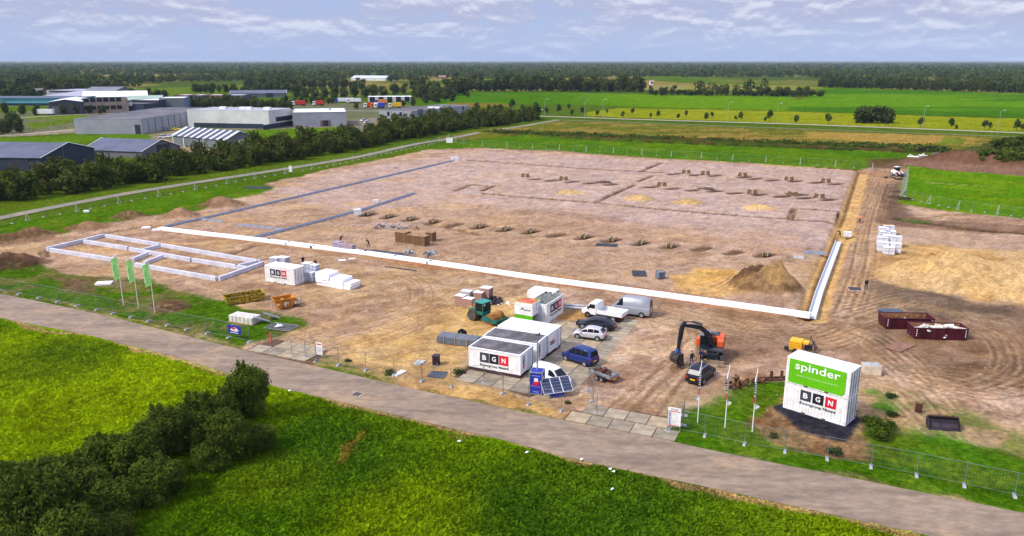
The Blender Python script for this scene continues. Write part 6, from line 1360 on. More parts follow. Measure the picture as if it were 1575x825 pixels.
# striped-roof shed
A=G(266.6,224);B=G(347.5,232.5);h_=hp((347.5,232.5),216); u=(B-A); R,L=bld('grey shed with white striped roof and white posts, beyond the hedge',(266.6,224),(347.5,232.5),13,h_,'gable',2.6,wblg,M_('roof_stripe_dark',(.07,.085,.12),.5,var=.1),feat=[('post','F',a,0,.35,h_-.2,rwht) for a in (0.01,.22,.60,.99)]+[('roller_door','R',.66,0,6.0,3.6,wwht)])
for k in range(9):
    x=-L/2+.6+k*(L-1.2)/8; a=5.0
    for s in (-1,1): MB().add([(x-.55,s*6.86,h_-.02),(x+.55,s*6.86,h_-.02),(x+.55,0,h_+2.88),(x-.55,0,h_+2.88),(x-.55,s*6.86,h_+.0),(x+.55,s*6.86,h_+.0),(x+.55,0,h_+2.94),(x-.55,0,h_+2.94)],[(0,1,2,3),(4,7,6,5),(0,4,5,1),(2,3,7,6)]).build('roof_light',rwht,R)
h_=hp((220,243),234.5); bld('mid-sized slate blue gabled shed behind the hedge, centre left',(128,240),(218,243.5),20,h_+.3,'gable',2.9,M_('shed_grey',(.15,.145,.16),.8,var=.1),rslate,feat=[('roller_door','R',.55,0,6.5,3.6,dr),('wall_seam','F',.45,0,.3,h_,wdark)])
h_=hp((66,264),244); R_,L_=bld('large navy shed with slate blue roof at the far left behind the hedge',(-95,262),(64,264),27,h_+.2,'gable',2.9,wnavy,rslate,feat=[('roller_door','F',.80,0,6,3.8,dr),('wall_band','F',.5,0,0.01,.01,wnavy),('wall_seam','R',.40,0,.35,h_+3,M_('seam_blue',(.10,.16,.22)))])
bld('low teal-walled works building at the far left edge',(-60,163),(113,163),34,hp((113,163),151.5),wm=teal,rm=rslate,feat=[('wall_band','F',.35,2,90,1.3,M_('band_cyan',(.10,.34,.42))),('window_band','F',.6,.6,40,1.,wing)])
bld('grey-roofed works hall with white gable and skylights',(66,155),(125,156.5),80,3.6,'gable',3,wwht,rlav,feat=[('wall_panel','F',.5,1,30,3,wwht)])
bld('lavender flat-roofed hall far behind the grey works hall',(72,147),(124,147.5),40,4.6,wm=rlav,rm=rlav,feat=[('window_band','F',.5,3,30,1.2,wing)])
bld('far hall with broad grey hipped roof behind the white one',(124,149),(172,149),50,4,'gable',4,M_('shed_grey',(.15,.145,.16)),M_('roof_midgrey',(.17,.175,.20),.7,var=.1,vs=.1),feat=[('window_band','F',.5,2,20,1.2,wing)])
bld('big hall with bright white roof behind the beige offices',(128,160),(228,158),50,5,'gable',3.2,beige,rwht,feat=[('window_band','F',.5,2,30,1.2,wing)])
bld('beige two-storey office block with rows of dark windows',(128,175),(199,173),16,hp((128,175),154),wm=beige,rm=rdk,feat=[('window','F',.10+.14*k,z,3.0,2.4,wing) for k in range(6) for z in (2.2,7.0)])
bld('dark shed with white roof edge left of the beige offices',(78,177),(128,176),40,hp((128,176),156.5),'gableD',1.2,wdark,rwht,feat=[('roller_door','F',.25,0,6,5,wblg)])
bld('dark hall with pale green roof in the industrial estate',(197,163),(250,162),34,4,'gable',2.4,wdark,rgrn,feat=[('roller_door','F',.2,0,5,4,dr)])
bld('dark workshop with signs in front of the white canopy',(165,172),(222,173),18,hp((165,172),160),wm=wnavy,rm=rdk,feat=[('sign_board','F',.15,2,3,4,logo_rd),('sign_board','F',.35,2,4,4,logo_rd),('sign_board','F',.6,4,6,2.5,rwht)])
bld('low building with white roof behind the long grey shed, left part',(203,170),(245,170.5),26,6.5,wm=wnavy,rm=rwht,feat=[('sign_board','F',.75,1,6,4,M_('sign_blue',(.05,.12,.5))),('sign_board','F',.55,1,2.,4,rwht)])
bld('low building with white roof behind the long grey shed, right part',(246,169.5),(285,169),24,7.5,wm=wblg,rm=rwht,feat=[('sign_board','R',.3,1,7,5,M_('sign_cyan',(.06,.25,.6)))])
for k,(a,b,l) in enumerate(((268,290,'leftmost'),(292,312,'second'),(314,342,'third'),(345,374,'rightmost'))):
    bld('brick terrace block with white flat roof, %s of the four'%l,(a,158.5),(b,158.8),14,5.8,wm=brickr if k%2==0 else M_('wall_slate',(.08,.08,.13)),rm=rwht,feat=[('window','F',.2+.3*j,z,2.4,1.8,wing) for j in range(3) for z in (.9,3.4)])
bld('long hall with slate roof at the edge of the estate',(354,151),(441,150),36,3.8,'gable',2,wblg,rslate,feat=[('roller_door','F',.7,0,6,4,dr)])
bld('very long white barn far off among the fields',(540,124),(593,124.5),26,4.2,'gable',3.6,wwht,M_('roof_paleblue',(.48,.52,.60),.6,var=.05),feat=[('roller_door','F',.2,0,8,5,dr)])
bld('low white workshop right of the parked trucks',(566,157),(633,156.5),20,3.6,wm=wwht,rm=rwht,feat=[('roller_door','F',.1+.2*k,0,4,4,wing) for k in range(5)])
bld('dark brick house among the far trees on the left',(40,146),(62,146),12,3.4,'gable',2.4,brickr,rdk,name='house',feat=[('window','F',.5,2,4,1.5,wing)])
for k,(x,y,w) in enumerate(((1205,110,9),(1216,110,7),(1228,109.5,6),(822,117,8),(1003,131,5),(232,103.5,6),(680,122,10),(1182,108,6))):
    bld('small pale house in the far woods, %s'%['left of three at right','middle of three at right','right of three at right','above the dark clump','by the white farm gate','lone one at the far left','left of the dark clump','farther back at right'][k],(x-w/2,y),(x+w/2,y),12,3.6,'gable',2.6,wwht if k in(0,2,4,7) else M_('wall_pale_brick',(.40,.25,.18),.8),rdk if k%2 else M_('roof_brick',(.30,.16,.12),.8),name='house',feat=[('window','F',.5,2,5,1.5,wing)])
# lorries and containers parked on the estate
def lorry(lab,p,c1,c2,L=11,yaw=0.):
    R=thing('parked_lorry',lab,'lorry',G(*p),yaw); MB().box((1.2,0,2.5),(L-2.6,2.5,2.7)).build('cargo_box',c1,R); MB().box((-L/2+1.0,0,1.9),(2.2,2.4,2.8)).build('cab',c2,R,bevel=.15); MB().bx(-L/2+.3,L/2-.3,-.5,.5,.6,1.1).build('chassis',black,R)
    MB().box((-L/2+1.,-1.22,2.4),(1.2,.03,.9)).build('cab_window',glass,R)
    for x in (-L/2+1.2,L/2-2.4,L/2-1.1):
        for s in (-1,1): MB().cyl((x,s*1.1,.5),.5,.35,'Y',12).build('wheel',dark,R)
cr=M_('lorry_red',(.45,.03,.02)); cw_=M_('lorry_white',(.7,.7,.72)); cb_=M_('lorry_blue',(.02,.06,.40)); cy_=M_('lorry_yellow',(.65,.40,.03)); cor=M_('lorry_orange',(.6,.2,.04))
for lab,p,a,b,l in (('white box lorry at the back row of the truck yard, left',(530,158.5),cw_,cb_,15),('white box lorry at the back row of the truck yard, right',(545,159),cw_,cw_,11),('red container lorry left in the front row',(570,166.5),cr,cw_,9),('cream container lorry between red and blue ones',(577,166.8),cw_,cor,6),('blue container lorry in the front row',(584,167),cb_,cw_,7),('orange topped lorry behind the blue one',(586,161),cor,cb_,9),('yellow tanker lorry right of the blue ones',(608,166.5),cy_,cw_,9),('red lorry far left in the truck yard',(460,163),cr,cw_,10),('red lorry second from the left in the truck yard',(490,163),cr,cw_,8),('white lorry parked by the dark workshop',(68,178),cw_,cr,12)):
    lorry(lab,p,a,b,l)
far_hatch=None
for lab,p,yw,c in (('white parked car left of the striped shed, nearer',(252,213),.25,'white_van_paint'),('white parked car touching the striped shed',(262,212),.2,'white_van_paint'),('silver parked car by the grey shed, left',(257,201),0,'silver_paint'),('silver parked car by the grey shed, middle',(263,201),.1,'silver_paint'),('yellow parked car by the grey shed',(271,201),0,None),('white parked car on the yard beyond the hedge, upper',(560,187),.9,'white_van_paint'),('white parked car on the yard beyond the hedge, lower',(566,190),.9,'white_van_paint'),('white van on the back road near the road bend',(812,170.5),0,'white_van_paint'),('white car on the back road behind the young trees',(830,170.8),0,'white_van_paint')):
    R=thing('parked_car',lab,'car',G(*p),yw); m=MATS[c] if c else pm('yellow_car_paint',(.75,.5,.02)); MB().prism([(-2.1,.35),(2.1,.35),(2.2,.7),(1.2,.95),(-2.0,1.0),(-2.2,.6)],-.9,.9).build('body',m,R,bevel=.08); MB().prism([(-1.9,.95),(1.1,.92),(.4,1.4),(-1.5,1.45)],-.76,.76).build('window',glass,R); MB().bx(-1.5,.4,-.66,.66,1.42,1.48).build('roof',m,R)
    for x in (-1.3,1.35):
        for s in (-1,1): MB().cyl((x,s*.85,.33),.33,.2,'Y',10).build('wheel',dark,R)
# ---------------------------------------------------------------- vegetation
def leaf_mat(name,c,c2,c3=None,sc=.9):
    m=bpy.data.materials.new(name); m.use_nodes=True; nt=m.node_tree; p=nt.nodes['Principled BSDF']; L=nt.links.new
    tc=N(nt,'ShaderNodeTexCoord'); n=N(nt,'ShaderNodeTexNoise',inp={'Scale':sc,'Detail':4,'Roughness':.7}); L(tc.outputs['Object'],n.inputs['Vector'])
    oi=N(nt,'ShaderNodeObjectInfo'); col=mixc(nt,ramp(nt,n.outputs[0],.35,.65),c,c2)
    col=mixc(nt,mth(nt,'MULTIPLY',oi.outputs['Random'],.55),col,c3 or tuple(x*.6 for x in c2))
    L(col,p.inputs['Base Color']); p.inputs['Roughness'].default_value=.8; p.inputs['Specular IOR Level'].default_value=.03
    tr=N(nt,'ShaderNodeBsdfTranslucent'); L(col,tr.inputs[0]); mx=N(nt,'ShaderNodeMixShader',inp={0:.22}); L(p.outputs[0],mx.inputs[1]); L(tr.outputs[0],mx.inputs[2]); L(mx.outputs[0],nt.nodes['Material Output'].inputs[0])
    return m
lf_hedge=leaf_mat('leaves_hedge',(.030,.058,.008),(.095,.125,.018),(.11,.10,.022),.22); lf_front=leaf_mat('leaves_front',(.018,.042,.005),(.115,.17,.016),(.06,.075,.012),.8); lf_far=leaf_mat('leaves_far',(.018,.042,.010),(.105,.135,.032),(.09,.11,.030),.03); lf_young=leaf_mat('leaves_young',(.018,.050,.014),(.050,.085,.02),None,.5)
bark=M_('bark',(.07,.05,.035),.9,var=.3,vs=3)
def leaves(lobes,n,size,seed,shell=.55,flat=.0):
    """leaf-sized quads spread through the lobes (cx,cy,cz,rx,ry,rz)"""
    r=np.random.default_rng(seed); lobes=np.array(lobes,float); w=(lobes[:,3]*lobes[:,4]*lobes[:,5])**.67; k=r.choice(len(lobes),n,p=w/w.sum()); Lb=lobes[k]
    d=r.normal(size=(n,3)); d/=np.linalg.norm(d,axis=1)[:,None]; rad=shell+(1.06-shell)*r.random(n)**.6; rad=np.where(r.random(n)<.14,rad*(1+.32*r.random(n)),rad); rad*=1+.16*np.sin(d[:,0]*5+k)*np.cos(d[:,1]*6+k*2)
    c=Lb[:,:3]+d*Lb[:,3:]*rad[:,None]; keep=c[:,2]>.05; c=c[keep]; d=d[keep]; n=len(c)
    nn=d+r.normal(size=(n,3))*.75+np.array([0,0,.25]); nn/=np.linalg.norm(nn,axis=1)[:,None]
    a=np.cross(nn,r.normal(size=(n,3))); a/=np.linalg.norm(a,axis=1)[:,None]; b=np.cross(nn,a); s=size*(.6+.8*r.random(n))[:,None]
    V=np.stack([c-a*s*.5-b*s*.32,c+a*s*.5-b*s*.22,c+a*s*.42+b*s*.34,c-a*s*.38+b*s*.3],1).reshape(-1,3); return V
def quad_mesh(name,V,m):
    n=len(V)//4; me=bpy.data.meshes.new(name); me.vertices.add(len(V)); me.vertices.foreach_set('co',V.astype(np.float32).ravel()); me.loops.add(n*4); me.loops.foreach_set('vertex_index',np.arange(n*4,dtype=np.int32))
    me.polygons.add(n); me.polygons.foreach_set('loop_start',np.arange(0,n*4,4,dtype=np.int32)); me.polygons.foreach_set('loop_total',np.full(n,4,np.int32)); me.update(calc_edges=True); me.materials.append(m); return me
def tree_proto(h,w,n,size,seed,m,low=.25,nl=7,tr=.12):
    rd=random.Random(seed); lo=[(0,0,h*(low+1)/2,w*.36,w*.36,h*(1-low)*.46)]
    for k in range(nl):
        a=rd.uniform(0,6.28); q=rd.uniform(.18,.34)*w; z=h*rd.uniform(low+.12,.86); s=rd.uniform(.16,.27)*w*(.8 if nl>12 else 1); lo.append((q*math.cos(a),q*math.sin(a),z,s,s,s*rd.uniform(.8,1.2)))
    if nl>12:
        for k in range(9): a=rd.uniform(0,6.28); q=rd.uniform(0,.36)*w; lo.append((q*math.cos(a),q*math.sin(a),h*rd.uniform(.82,.98),w*.045,w*.045,h*rd.uniform(.08,.16)))
    me=quad_mesh('crown',leaves(lo,n,size,seed),m); tb=MB(); tb.tube([(0,0,-.3),(.05,0,h*.3),(0,.05,h*.75)],[tr*h*.12,tr*h*.09,tr*h*.03],7)
    for k in range(5): a=rd.uniform(0,6.28); z=h*rd.uniform(max(.15,low-.05),.55); tb.tube([(0,0,z),(math.cos(a)*w*.3,math.sin(a)*w*.3,z+h*.22)],[tr*h*.05,tr*h*.015],5)
    return me,tb.mesh('trunk',bark)
def plant(name,lab,cat,g,proto,s,group=None):
    R=thing(name,lab,cat,g,random.uniform(0,6.28),group); R.scale=s if isinstance(s,tuple) else (s,)*3
    for nm,me in (('crown',proto[0]),('trunk',proto[1])): o=bpy.data.objects.new(nm,me); COL.objects.link(o); o.parent=R
    return R
# hedge belt
HP=[tree_proto(6.2,6.2,950,.62,100+k,lf_hedge,.02,9) for k in range(5)]
hpol=W2([(-160,345),(0,312),(120,300),(200,286),(300,270),(400,255),(480,243),(560,229),(640,213),(700,203),(770,194),(828,185),(826,180),(760,184),(700,191),(640,199),(560,215),(480,229),(400,242),(300,257),(200,271),(100,285),(0,301),(-160,330)])
xs=[p[0] for p in hpol];ys=[p[1] for p in hpol]; gx,gy=np.meshgrid(np.arange(min(xs),max(xs),5.2),np.arange(min(ys),max(ys),5.2)); gx=gx.ravel()+rng.uniform(-1.8,1.8,gx.size);gy=gy.ravel()+rng.uniform(-1.8,1.8,gy.size)
ins=inside(gx,gy,hpol); gx,gy=gx[ins],gy[ins]; print('hedge',len(gx)); od=np.argsort(gy)[:300]
for i in od:
    s=random.uniform(.70,1.1)*(.80+.4*vnoise(np.array([gx[i]/18]),np.array([gy[i]/18]),3)[0]); plant('hedge_tree','bushy dark green tree growing in the dense belt beside the cycle path','tree',(gx[i],gy[i],0),HP[i%5],(s,s,s*random.uniform(.75,1.4)),'trees in the belt beside the cycle path')
# foreground thicket
FP=[tree_proto(5,5,17000,.18,200+k,lf_front,.0,22,.10) for k in range(3)]
def fb(p,ty,w,k,lab,name='willow_bush',cat='bush',top=None):
    h_=hp(p,ty); g=G(*p); s=h_/5; sw=w/5; plant(name,lab,cat,g,FP[k],(sw*.9,sw*.9,s*.84))
for a in [((382,640),546,4.8,0,'tallest bush of the thicket with ragged top reaching the road'),((358,708),620,4.6,1,'round lighter green bush at the right end of the thicket'),((305,690),598,5.2,2,'dark tall bush left of the tallest one'),((255,700),612,5.0,0,'dark bush behind the middle of the thicket'),((215,735),648,5.2,1,'dark bush in the middle of the thicket'),((245,765),700,5.0,2,'low wide bush on the near edge of the thicket'),((165,738),662,4.8,2,'dark bush upper left of the thicket centre'),((120,790),690,5.6,0,'large dark bush in the lower left of the thicket'),((75,780),698,5.2,1,'dark bush at the upper left of the thicket'),((20,790),712,5.4,2,'dark bush rising at the left picture edge'),((165,808),735,4.8,1,'dark bush below the middle of the thicket'),((60,850),710,6,2,'near dark bush in the bottom left corner'),((130,862),785,4.6,0,'light green bush at the bottom edge of the thicket'),((-20,830),690,6,0,'bush half outside the left picture edge'),((110,880),775,5,1,'lowest bush at the bottom edge'),((180,835),785,3.2,0,'small light bush at the near right foot of the thicket'),((318,722),680,3.2,2,'small dark bush filling the gap near the round one'),((402,690),650,3.2,1,'small brownish bush right of the round light one'),((345,660),590,4.4,1,'bush between the two tallest ones')]: fb(*a)
# bush beside the mound, weeds
WP=tree_proto(1.6,2.0,1500,.14,300,lf_front,.0,7,.05); WG=tree_proto(1.,1.6,500,.16,301,lf_young,.0,6,.05)
for p,s,lab in (((1352,672),.95,'green shrub at the right foot of the rubble mound, nearest'),((1364,658),.86,'green shrub right of the rubble mound'),((1343,656),.9,'green shrub touching the container mound'),((1285,698),.8,'small weed tuft in front of the mound'),((1190,672),.5,'tiny weed left of the mound'),((1372,640),.7,'weed tuft above the green shrubs'),((1370,612),.7,'weed tuft right of the upper container corner'),((535,556),.45,'small weed beside the left gate board'),((600,575),.7,'weed tuft by the fence near the sand edge'),((706,575),.8,'weed tuft at the left corner of the front cabin'),((873,621),.4,'tiny weed in the sand by the solar panels')):
    R=plant('weed_tuft',lab,'weeds',Gz(*p),WP if s>.85 else WG,(s*1.15,s*1.15,s*.6))
# round thicket in the hay field, young trees, field trees
YP=[tree_proto(5.5,3.4,260,.55,400+k,lf_young,.22,6,.14) for k in range(3)]; BP=[tree_proto(15,12,700,1.5,500+k,lf_far,.06,9,.16) for k in range(4)]
for k,(x,w) in enumerate(((1322,9),(1330,10),(1339,10),(1348,11),(1357,11),(1364,9))):
    g=G(x,189.5); s=w/12.; plant('thicket_tree','dark round tree in the thicket, %s from the left'%ORD[k],'tree',g,BP[k%4],(s,s,hp((x,189.5),162+abs(k-3))/15))
YT=[(823,172,15),(841,177.6,13),(859,174.6,15),(879,179.7,11),(875,169.5,10),(895,176,12),(918.4,180,11),(934,176,8),(958,181.7,11),(972.6,177,11),(1000.6,183,9),(1012,181,12),(1043,185,11),(1055,180.7,11),(1086.4,186.3,14),(1095,182.5,11),(1131.8,187,9),(1139,185.3,14),(1176.8,189,10),(1183,187.3,18),(1224.6,191,15),(1273,192,18),(1317.6,193.4,11),(1367,195,18),(1415.6,196.7,17),(1462.7,198.8,17),(1470,200.5,8),(1513.6,199.5,15),(1522.5,200.8,13),(1563,201.6,19),(1573,203,14),(735,174,16),(752,172,12),(770,173,13),(787,171,18),(803,173,13)]
for k,(x,y,h_) in enumerate(sorted(YT)):
    R=plant('young_tree','young roadside tree by the back road, '+(ORD[k] if k<32 else ['thirty-third','thirty-fourth','thirty-fifth','thirty-sixth'][k-32])+' from the left','tree',G(x,y),YP[k%3],max(.5,hp((x,y),y-h_)/5.5),'young trees along the back road')
ei=0
ET=[(8,176,20),(35,177,18),(57,178,17),(80,176,16),(98,177,16),(120,176,17),(140,175,13),(160,175,14),(12,205,26),(30,205,24),(0,208,30),(22,200,30),(-20,206,30),(483,183,13),(155,176,10),(620,165,12),(636,163,14),(655,160,16),(668,158,13),(600,160,10),(672,172,9),(548,168,12),(345,166,10),(360,166,12),(375,166,12),(390,167,14),(405,166,13),(420,165,14),(435,163,13),(300,166,10),(315,166,12),(330,166,12),(446,168,12),(430,170,10)]
EL={}
for k,(x,y,h_) in enumerate(ET):
    w='left edge of the picture' if x<40 else 'beige offices' if x<170 else 'white-topped hall' if x<450 else 'truck yard'
    EL[w]=EL.get(w,0)+1; R=plant('estate_tree','dark green tree near the %s, %s of its cluster'%(w,ORD[EL[w]-1]),'tree',G(x,y),BP[k%4],tuple(hp((x,y),y-h_)/15*q for q in (.9,.9,1)))
# rows of tall trees: the dark clump and the avenue to its right, the low hedge in front
k=0
for x in np.arange(716,990,6.2):
    plant('clump_tree','tall dark tree in the front row of the woodland clump','tree',G(float(x)+random.uniform(-2,2),141.3+random.uniform(-.8,.5)),BP[k%4],(random.uniform(.7,1.2),)*2+(random.uniform(.8,1.35),),'front row of the woodland clump'); k+=1
for x in np.arange(1262,1580,6.5):
    y=134.5+(x-1262)*.030; plant('avenue_tree','dark tree in the long avenue at the edge of the green field','tree',G(float(x)+random.uniform(-1,1),y),BP[k%4],(.8*random.uniform(.7,1.25),)*2+(random.uniform(.62,1.08),),'avenue trees behind the green field'); k+=1
for x in list(np.arange(1000,1245,8.5))+[1188,1196,1206,1240,1250,1258]:
    plant('field_bush','dark green bush in the hedge line between the fields','bush',G(float(x)+random.uniform(-3,3),146.5+(x-1000)*.008+random.uniform(-.6,.8)),BP[k%4],(.55*random.uniform(.7,1.4),)*2+(.5*random.uniform(.7,1.3),),'bushes in the hedge line between the fields'); k+=1
for x,y,s in ((608,147,.8),(622,145,.7),(640,144,1.1),(655,148,1.25),(672,146,.9),(690,146,1.05),(703,144,1.2),(590,150,.7),(575,149,.8),(560,150,.8),(545,151,.8),(530,152,.7),(515,152,.7),(720,150,.3),(685,155,.5),(672,158,.6),(665,157,.7),(695,157,.4),(500,152,.7),(485,153,.7),(470,152,.7),(455,152,.8)):
    plant('field_tree','dark tree in the loose row left of the woodland clump','tree',G(x,y),BP[k%4],(s,s,s),'loose row of trees left of the woodland clump'); k+=1
for x0,x1,y,st,s0 in ((-20,66,151,6.5,.62),(200,262,152,7,.5),(-20,190,141,6.0,.8),(290,400,163,5.5,.42),(290,400,166,7,.4),(400,450,168,7,.42),(300,470,143,9,.6),(380,560,137,8,.75),(440,520,160,8,.4),(640,700,152,7,.7),(700,716,147,6,.9)):
    for x in np.arange(x0,x1,st):
        s=s0*random.uniform(.75,1.3); plant('background_tree','dark green tree standing among or behind the industrial halls','tree',G(float(x)+random.uniform(-2.5,2.5),y+random.uniform(-.9,.9)),BP[k%4],(s,s,s*random.uniform(.8,1.15)),'trees among and behind the industrial halls'); k+=1
# far woods to the horizon: one mass
tm=[leaves([(0,0,.52,.5,.5,.46),(.2,.1,.75,.28,.28,.25),(-.25,-.1,.6,.28,.28,.3)],nq,sz,700+i,.7).reshape(-1,4,3) for i,(nq,sz) in enumerate(((56,.26),(56,.26),(24,.42),(24,.42)))]
KEEP=[[(640,150),(690,139),(800,139),(1000,139.5),(1212,142),(1228,137),(1264,134),(1640,146),(1640,400),(0,400),(-400,260),(-400,166),(0,163),(60,158),(170,158),(300,148),(640,150)],
 [(900,133),(1210,135),(1265,136),(1265,129.5),(900,129)],[(1240,130),(1640,134),(1640,131.5),(1240,128)],[(180,142),(300,134),(400,133),(430,138),(300,146),(190,150)],[(440,138),(540,134),(600,133),(690,132),(700,136),(600,141),(450,146)],[(400,132),(500,127),(640,126),(640,128),(520,131),(400,134.5)],[(140,131),(300,127),(430,124),(430,126),(300,130),(150,133.5)],[(530,127),(600,126),(600,119),(530,120)],[(1180,113),(1250,113),(1250,110),(1180,109.5)]]
KW=[W2(q) for q in KEEP]; D=860.; VV=[]; 
while D<11000:
    w=9.5*max(1,D/1500); n=int(2.2*D/(w*.95)); xx=np.linspace(-1.1*D,1.1*D,n)+rng.uniform(-w*.4,w*.4,n); dd=max(11,D*.034); yv=D+rng.uniform(-dd*.45,dd*.45,n)
    cov=fbm(xx,yv*1.0,260,3,801); cov2=fbm(xx,yv*2.2,600,2,803); ok=(cov*.55+cov2*.45>(.495 if D<2600 else .44))
    for q in KW: ok&=~inside(xx,yv,q)
    xx,yv=xx[ok],yv[ok]; n=len(xx)
    if n:
        T=tm[(0 if D<2200 else 2)+int(D)%2]; a=rng.uniform(0,6.28,n); s=w*rng.uniform(.85,1.35,n); hh=rng.uniform(6.5,15,n)*(1+.25*(vnoise(xx/90,yv/90,9)-.5)); ca,sa=np.cos(a)[:,None,None],np.sin(a)[:,None,None]
        Vx=(T[None,:,:,0]*ca-T[None,:,:,1]*sa)*s[:,None,None]+xx[:,None,None]; Vy=(T[None,:,:,0]*sa+T[None,:,:,1]*ca)*s[:,None,None]+yv[:,None,None]; Vz=T[None,:,:,2]*hh[:,None,None]
        VV.append(np.stack([Vx,Vy,Vz],-1).reshape(-1,3))
    D+=dd
VV=np.concatenate(VV); print('far quads',len(VV)//4); o=bpy.data.objects.new('distant_woods',quad_mesh('distant_woods',VV,lf_far)); COL.objects.link(o); tag(o,'dark green woods reaching to the horizon','woods',None,'stuff')
# weeds on the big spoil heap, the ditch bank and rough strip
def scatter(name,lab,cat,pol,n,size,m,zh=.5,seed=1,shape=(1,1)):
    r=np.random.default_rng(seed); w=W2(pol); x0,x1=min(p[0] for p in w),max(p[0] for p in w); y0,y1=min(p[1] for p in w),max(p[1] for p in w)
    x=r.uniform(x0,x1,n*4);y=r.uniform(y0,y1,n*4); ok=inside(x,y,w)&(fbm(x,y,6,3,seed)>.44); x,y=x[ok][:n],y[ok][:n]
    z=np.array([hz(a,b) for a,b in zip(x,y)]); c=np.stack([x,y,z+zh*r.random(len(x))],1)
    nn=r.normal(size=(len(x),3))+np.array([0,-.2,.6]); nn/=np.linalg.norm(nn,axis=1)[:,None]; a=np.cross(nn,r.normal(size=nn.shape)); a/=np.linalg.norm(a,axis=1)[:,None]; b=np.cross(nn,a); s=size*(.5+r.random(len(x)))[:,None]
    V=np.stack([c-a*s*.5-b*s*.3,c+a*s*.5-b*s*.3,c+a*s*.4+b*s*.3,c-a*s*.4+b*s*.3],1).reshape(-1,3); o=bpy.data.objects.new(name,quad_mesh(name,V,m)); COL.objects.link(o); tag(o,lab,cat,None,'stuff')
scatter('heap_weeds','weeds growing over the top of the brown spoil heap','weeds',[(1500,250),(1520,241),(1640,238),(1640,256),(1560,257),(1510,255)],6000,.9,lf_hedge,.9,5)
scatter('bank_weeds','tall weeds along the ditch bank behind the pad','weeds',[(735,204),(810,204),(1000,212),(1200,219),(1440,228),(1480,234),(1440,236),(1200,223),(1000,215.5),(780,208)],9000,.75,lf_hedge,.8,6)
# low meadow growth gives the near grass its grain
gm2=bpy.data.materials.new('grass_blades'); gm2.use_nodes=True; nt=gm2.node_tree; p=nt.nodes['Principled BSDF']; at=N(nt,'ShaderNodeAttribute',attribute_name='Col'); nt.links.new(at.outputs[0],p.inputs['Base Color']); p.inputs['Roughness'].default_value=.9; p.inputs['Specular IOR Level'].default_value=0.
tr=N(nt,'ShaderNodeBsdfTranslucent'); nt.links.new(at.outputs[0],tr.inputs[0]); mx=N(nt,'ShaderNodeMixShader',inp={0:.35}); nt.links.new(p.outputs[0],mx.inputs[1]); nt.links.new(tr.outputs[0],mx.inputs[2]); nt.links.new(mx.outputs[0],nt.nodes['Material Output'].inputs[0])
def tufts(name,lab,pol,n,seed):
    r=np.random.default_rng(seed); w=W2(pol); px_=r.uniform(-60,1640,n*3); py=r.uniform(480,850,n*3)
    v=py-CY;t=H/(v*CT+F*ST);x=(px_-CX)*t;y=(F*CT-v*ST)*t; ok=inside(x,y,w); x,y=x[ok][:n],y[ok][:n]; n=len(x)
    ri=np.clip(np.searchsorted(Dr,y),1,nr-1); ci=np.clip(np.searchsorted(tanc,x/Dr[ri]),1,nc-1); z=Z[ri*nc+ci]
    a=r.uniform(0,6.28,n); s=(.06+.10*r.random(n)); h_=.06+.16*r.random(n); lx_,ly=r.normal(size=n)*.12,r.normal(size=n)*.12
    dx,dy=np.cos(a)*s,np.sin(a)*s; V=np.stack([np.stack([x-dx,y-dy,z-.02],1),np.stack([x+dx,y+dy,z-.02],1),np.stack([x+dx*.8+lx_,y+dy*.8+ly,z+h_],1),np.stack([x-dx*.5+lx_,y-dy*.5+ly,z+h_*.9],1)],1).reshape(-1,3)
    o=bpy.data.objects.new(name,quad_mesh(name,V,gm2)); ca=o.data.color_attributes.new('Col','FLOAT_COLOR','POINT'); cc=np.repeat(C[ri*nc+ci]*(.85+.5*r.random(n))[:,None],4,0); ca.data.foreach_set('color',np.concatenate([cc,np.ones((len(cc),1))],1).astype(np.float32).ravel()); COL.objects.link(o); tag(o,lab,'grass',None,'stuff')
mpol=[(-60,484),(0,492),(80,508),(130,518),(200,536),(270,553),(345,577),(430,600),(520,621),(640,650),(700,664),(787,684),(860,705),(1000,735),(1100,756),(1200,778),(1330,807),(1460,835),(1640,880),(-60,880)]
tufts('meadow_grass','rough grass growing in the near meadow',mpol,120000,7)
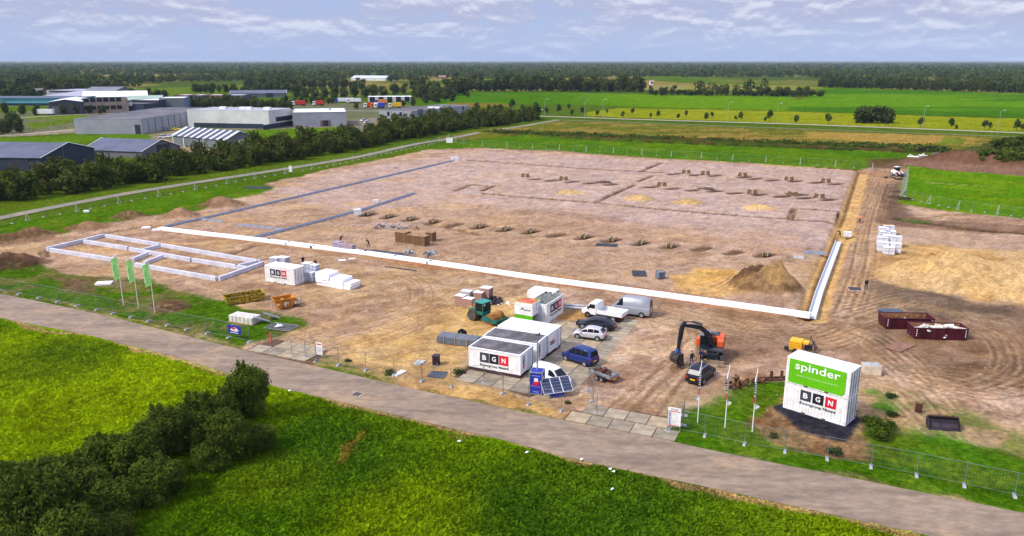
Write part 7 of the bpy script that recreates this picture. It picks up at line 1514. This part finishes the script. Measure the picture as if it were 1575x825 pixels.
# litter on the meadow and verge
for k,(x,y,l) in enumerate(((706,681,'in the meadow left of the others'),(894,709,'at the road edge'),(938,724,'by the pair, left piece'),(943,728,'by the pair, right piece'),(941,755,'lowest in the meadow'),(445,603,'beside the road above the thicket'),(1255,596,'none'),(810,698,'tiny in the meadow'))):
    if l=='none': continue
    o=MB().box((0,0,.14),(.26,.13,.05),rz=k,rx=.3).box((.08,.05,.16),(.15,.12,.06),rz=-k).build('litter',foamw); o.location=G(x,y); tag(o,'scrap of white litter '+l,'litter')
# water puddles and plastic sheet
o=MB().add([(1.6*math.cos(t)*(1+.2*math.sin(3*t)),1.1*math.sin(t),.0) for t in [i*math.pi/8 for i in range(16)]],[tuple(range(16))]).build('puddle',M_('puddle_water',(.04,.05,.06),.08,var=0,spec=.8)); g=Gz(1370,479); o.location=(g.x,g.y,g.z+.07); tag(o,kind='structure')
scrap('plastic_sheet','crumpled white plastic sheet by the ditch at the far right','plastic sheet',Gz(1423,241),.1,(10,2,.3),10,foamw,51); scrap('black_bales','black wrapped lumps beside the white plastic sheet','bales',Gz(1444,242),.1,(6,3,2.2),12,mbk,52)
# a few lumps and stones about the yard
st=[]; r=random.Random(5); sb_=MB()
for _ in range(700):
    x,y=r.uniform(380,1575),r.uniform(440,640)
    g=G(x,y)
    if not inside(np.array([g.x]),np.array([g.y]),W2(SITE))[0]: continue
    s=r.uniform(.04,.10); sb_.box((g.x,g.y,hz(g.x,g.y)+s*.3),(s*1.5,s,s*.8),rz=r.uniform(0,3),rx=r.uniform(-.5,.5),tp=.6)
o=sb_.build('loose_stones',M_('stone_mix',(.36,.28,.22),.9,var=.3)); tag(o,'loose stones scattered over the yard','stones',None,'stuff')
# ---------------------------------------------------------------- haze
hb_=MB().bx(-14000,14000,-60,13500,-6,H+1.5).build('haze',[]); tag(hb_,'thin summer haze over the land','haze',None,'stuff')
m=bpy.data.materials.new('haze'); m.use_nodes=True; nt=m.node_tree; nt.nodes.remove(nt.nodes['Principled BSDF']); v_=N(nt,'ShaderNodeVolumePrincipled'); v_.inputs['Color'].default_value=(.62,.76,.95,1); v_.inputs['Density'].default_value=.000045; v_.inputs['Anisotropy'].default_value=.0
nt.links.new(v_.outputs[0],nt.nodes['Material Output'].inputs['Volume']); hb_.data.materials.append(m)
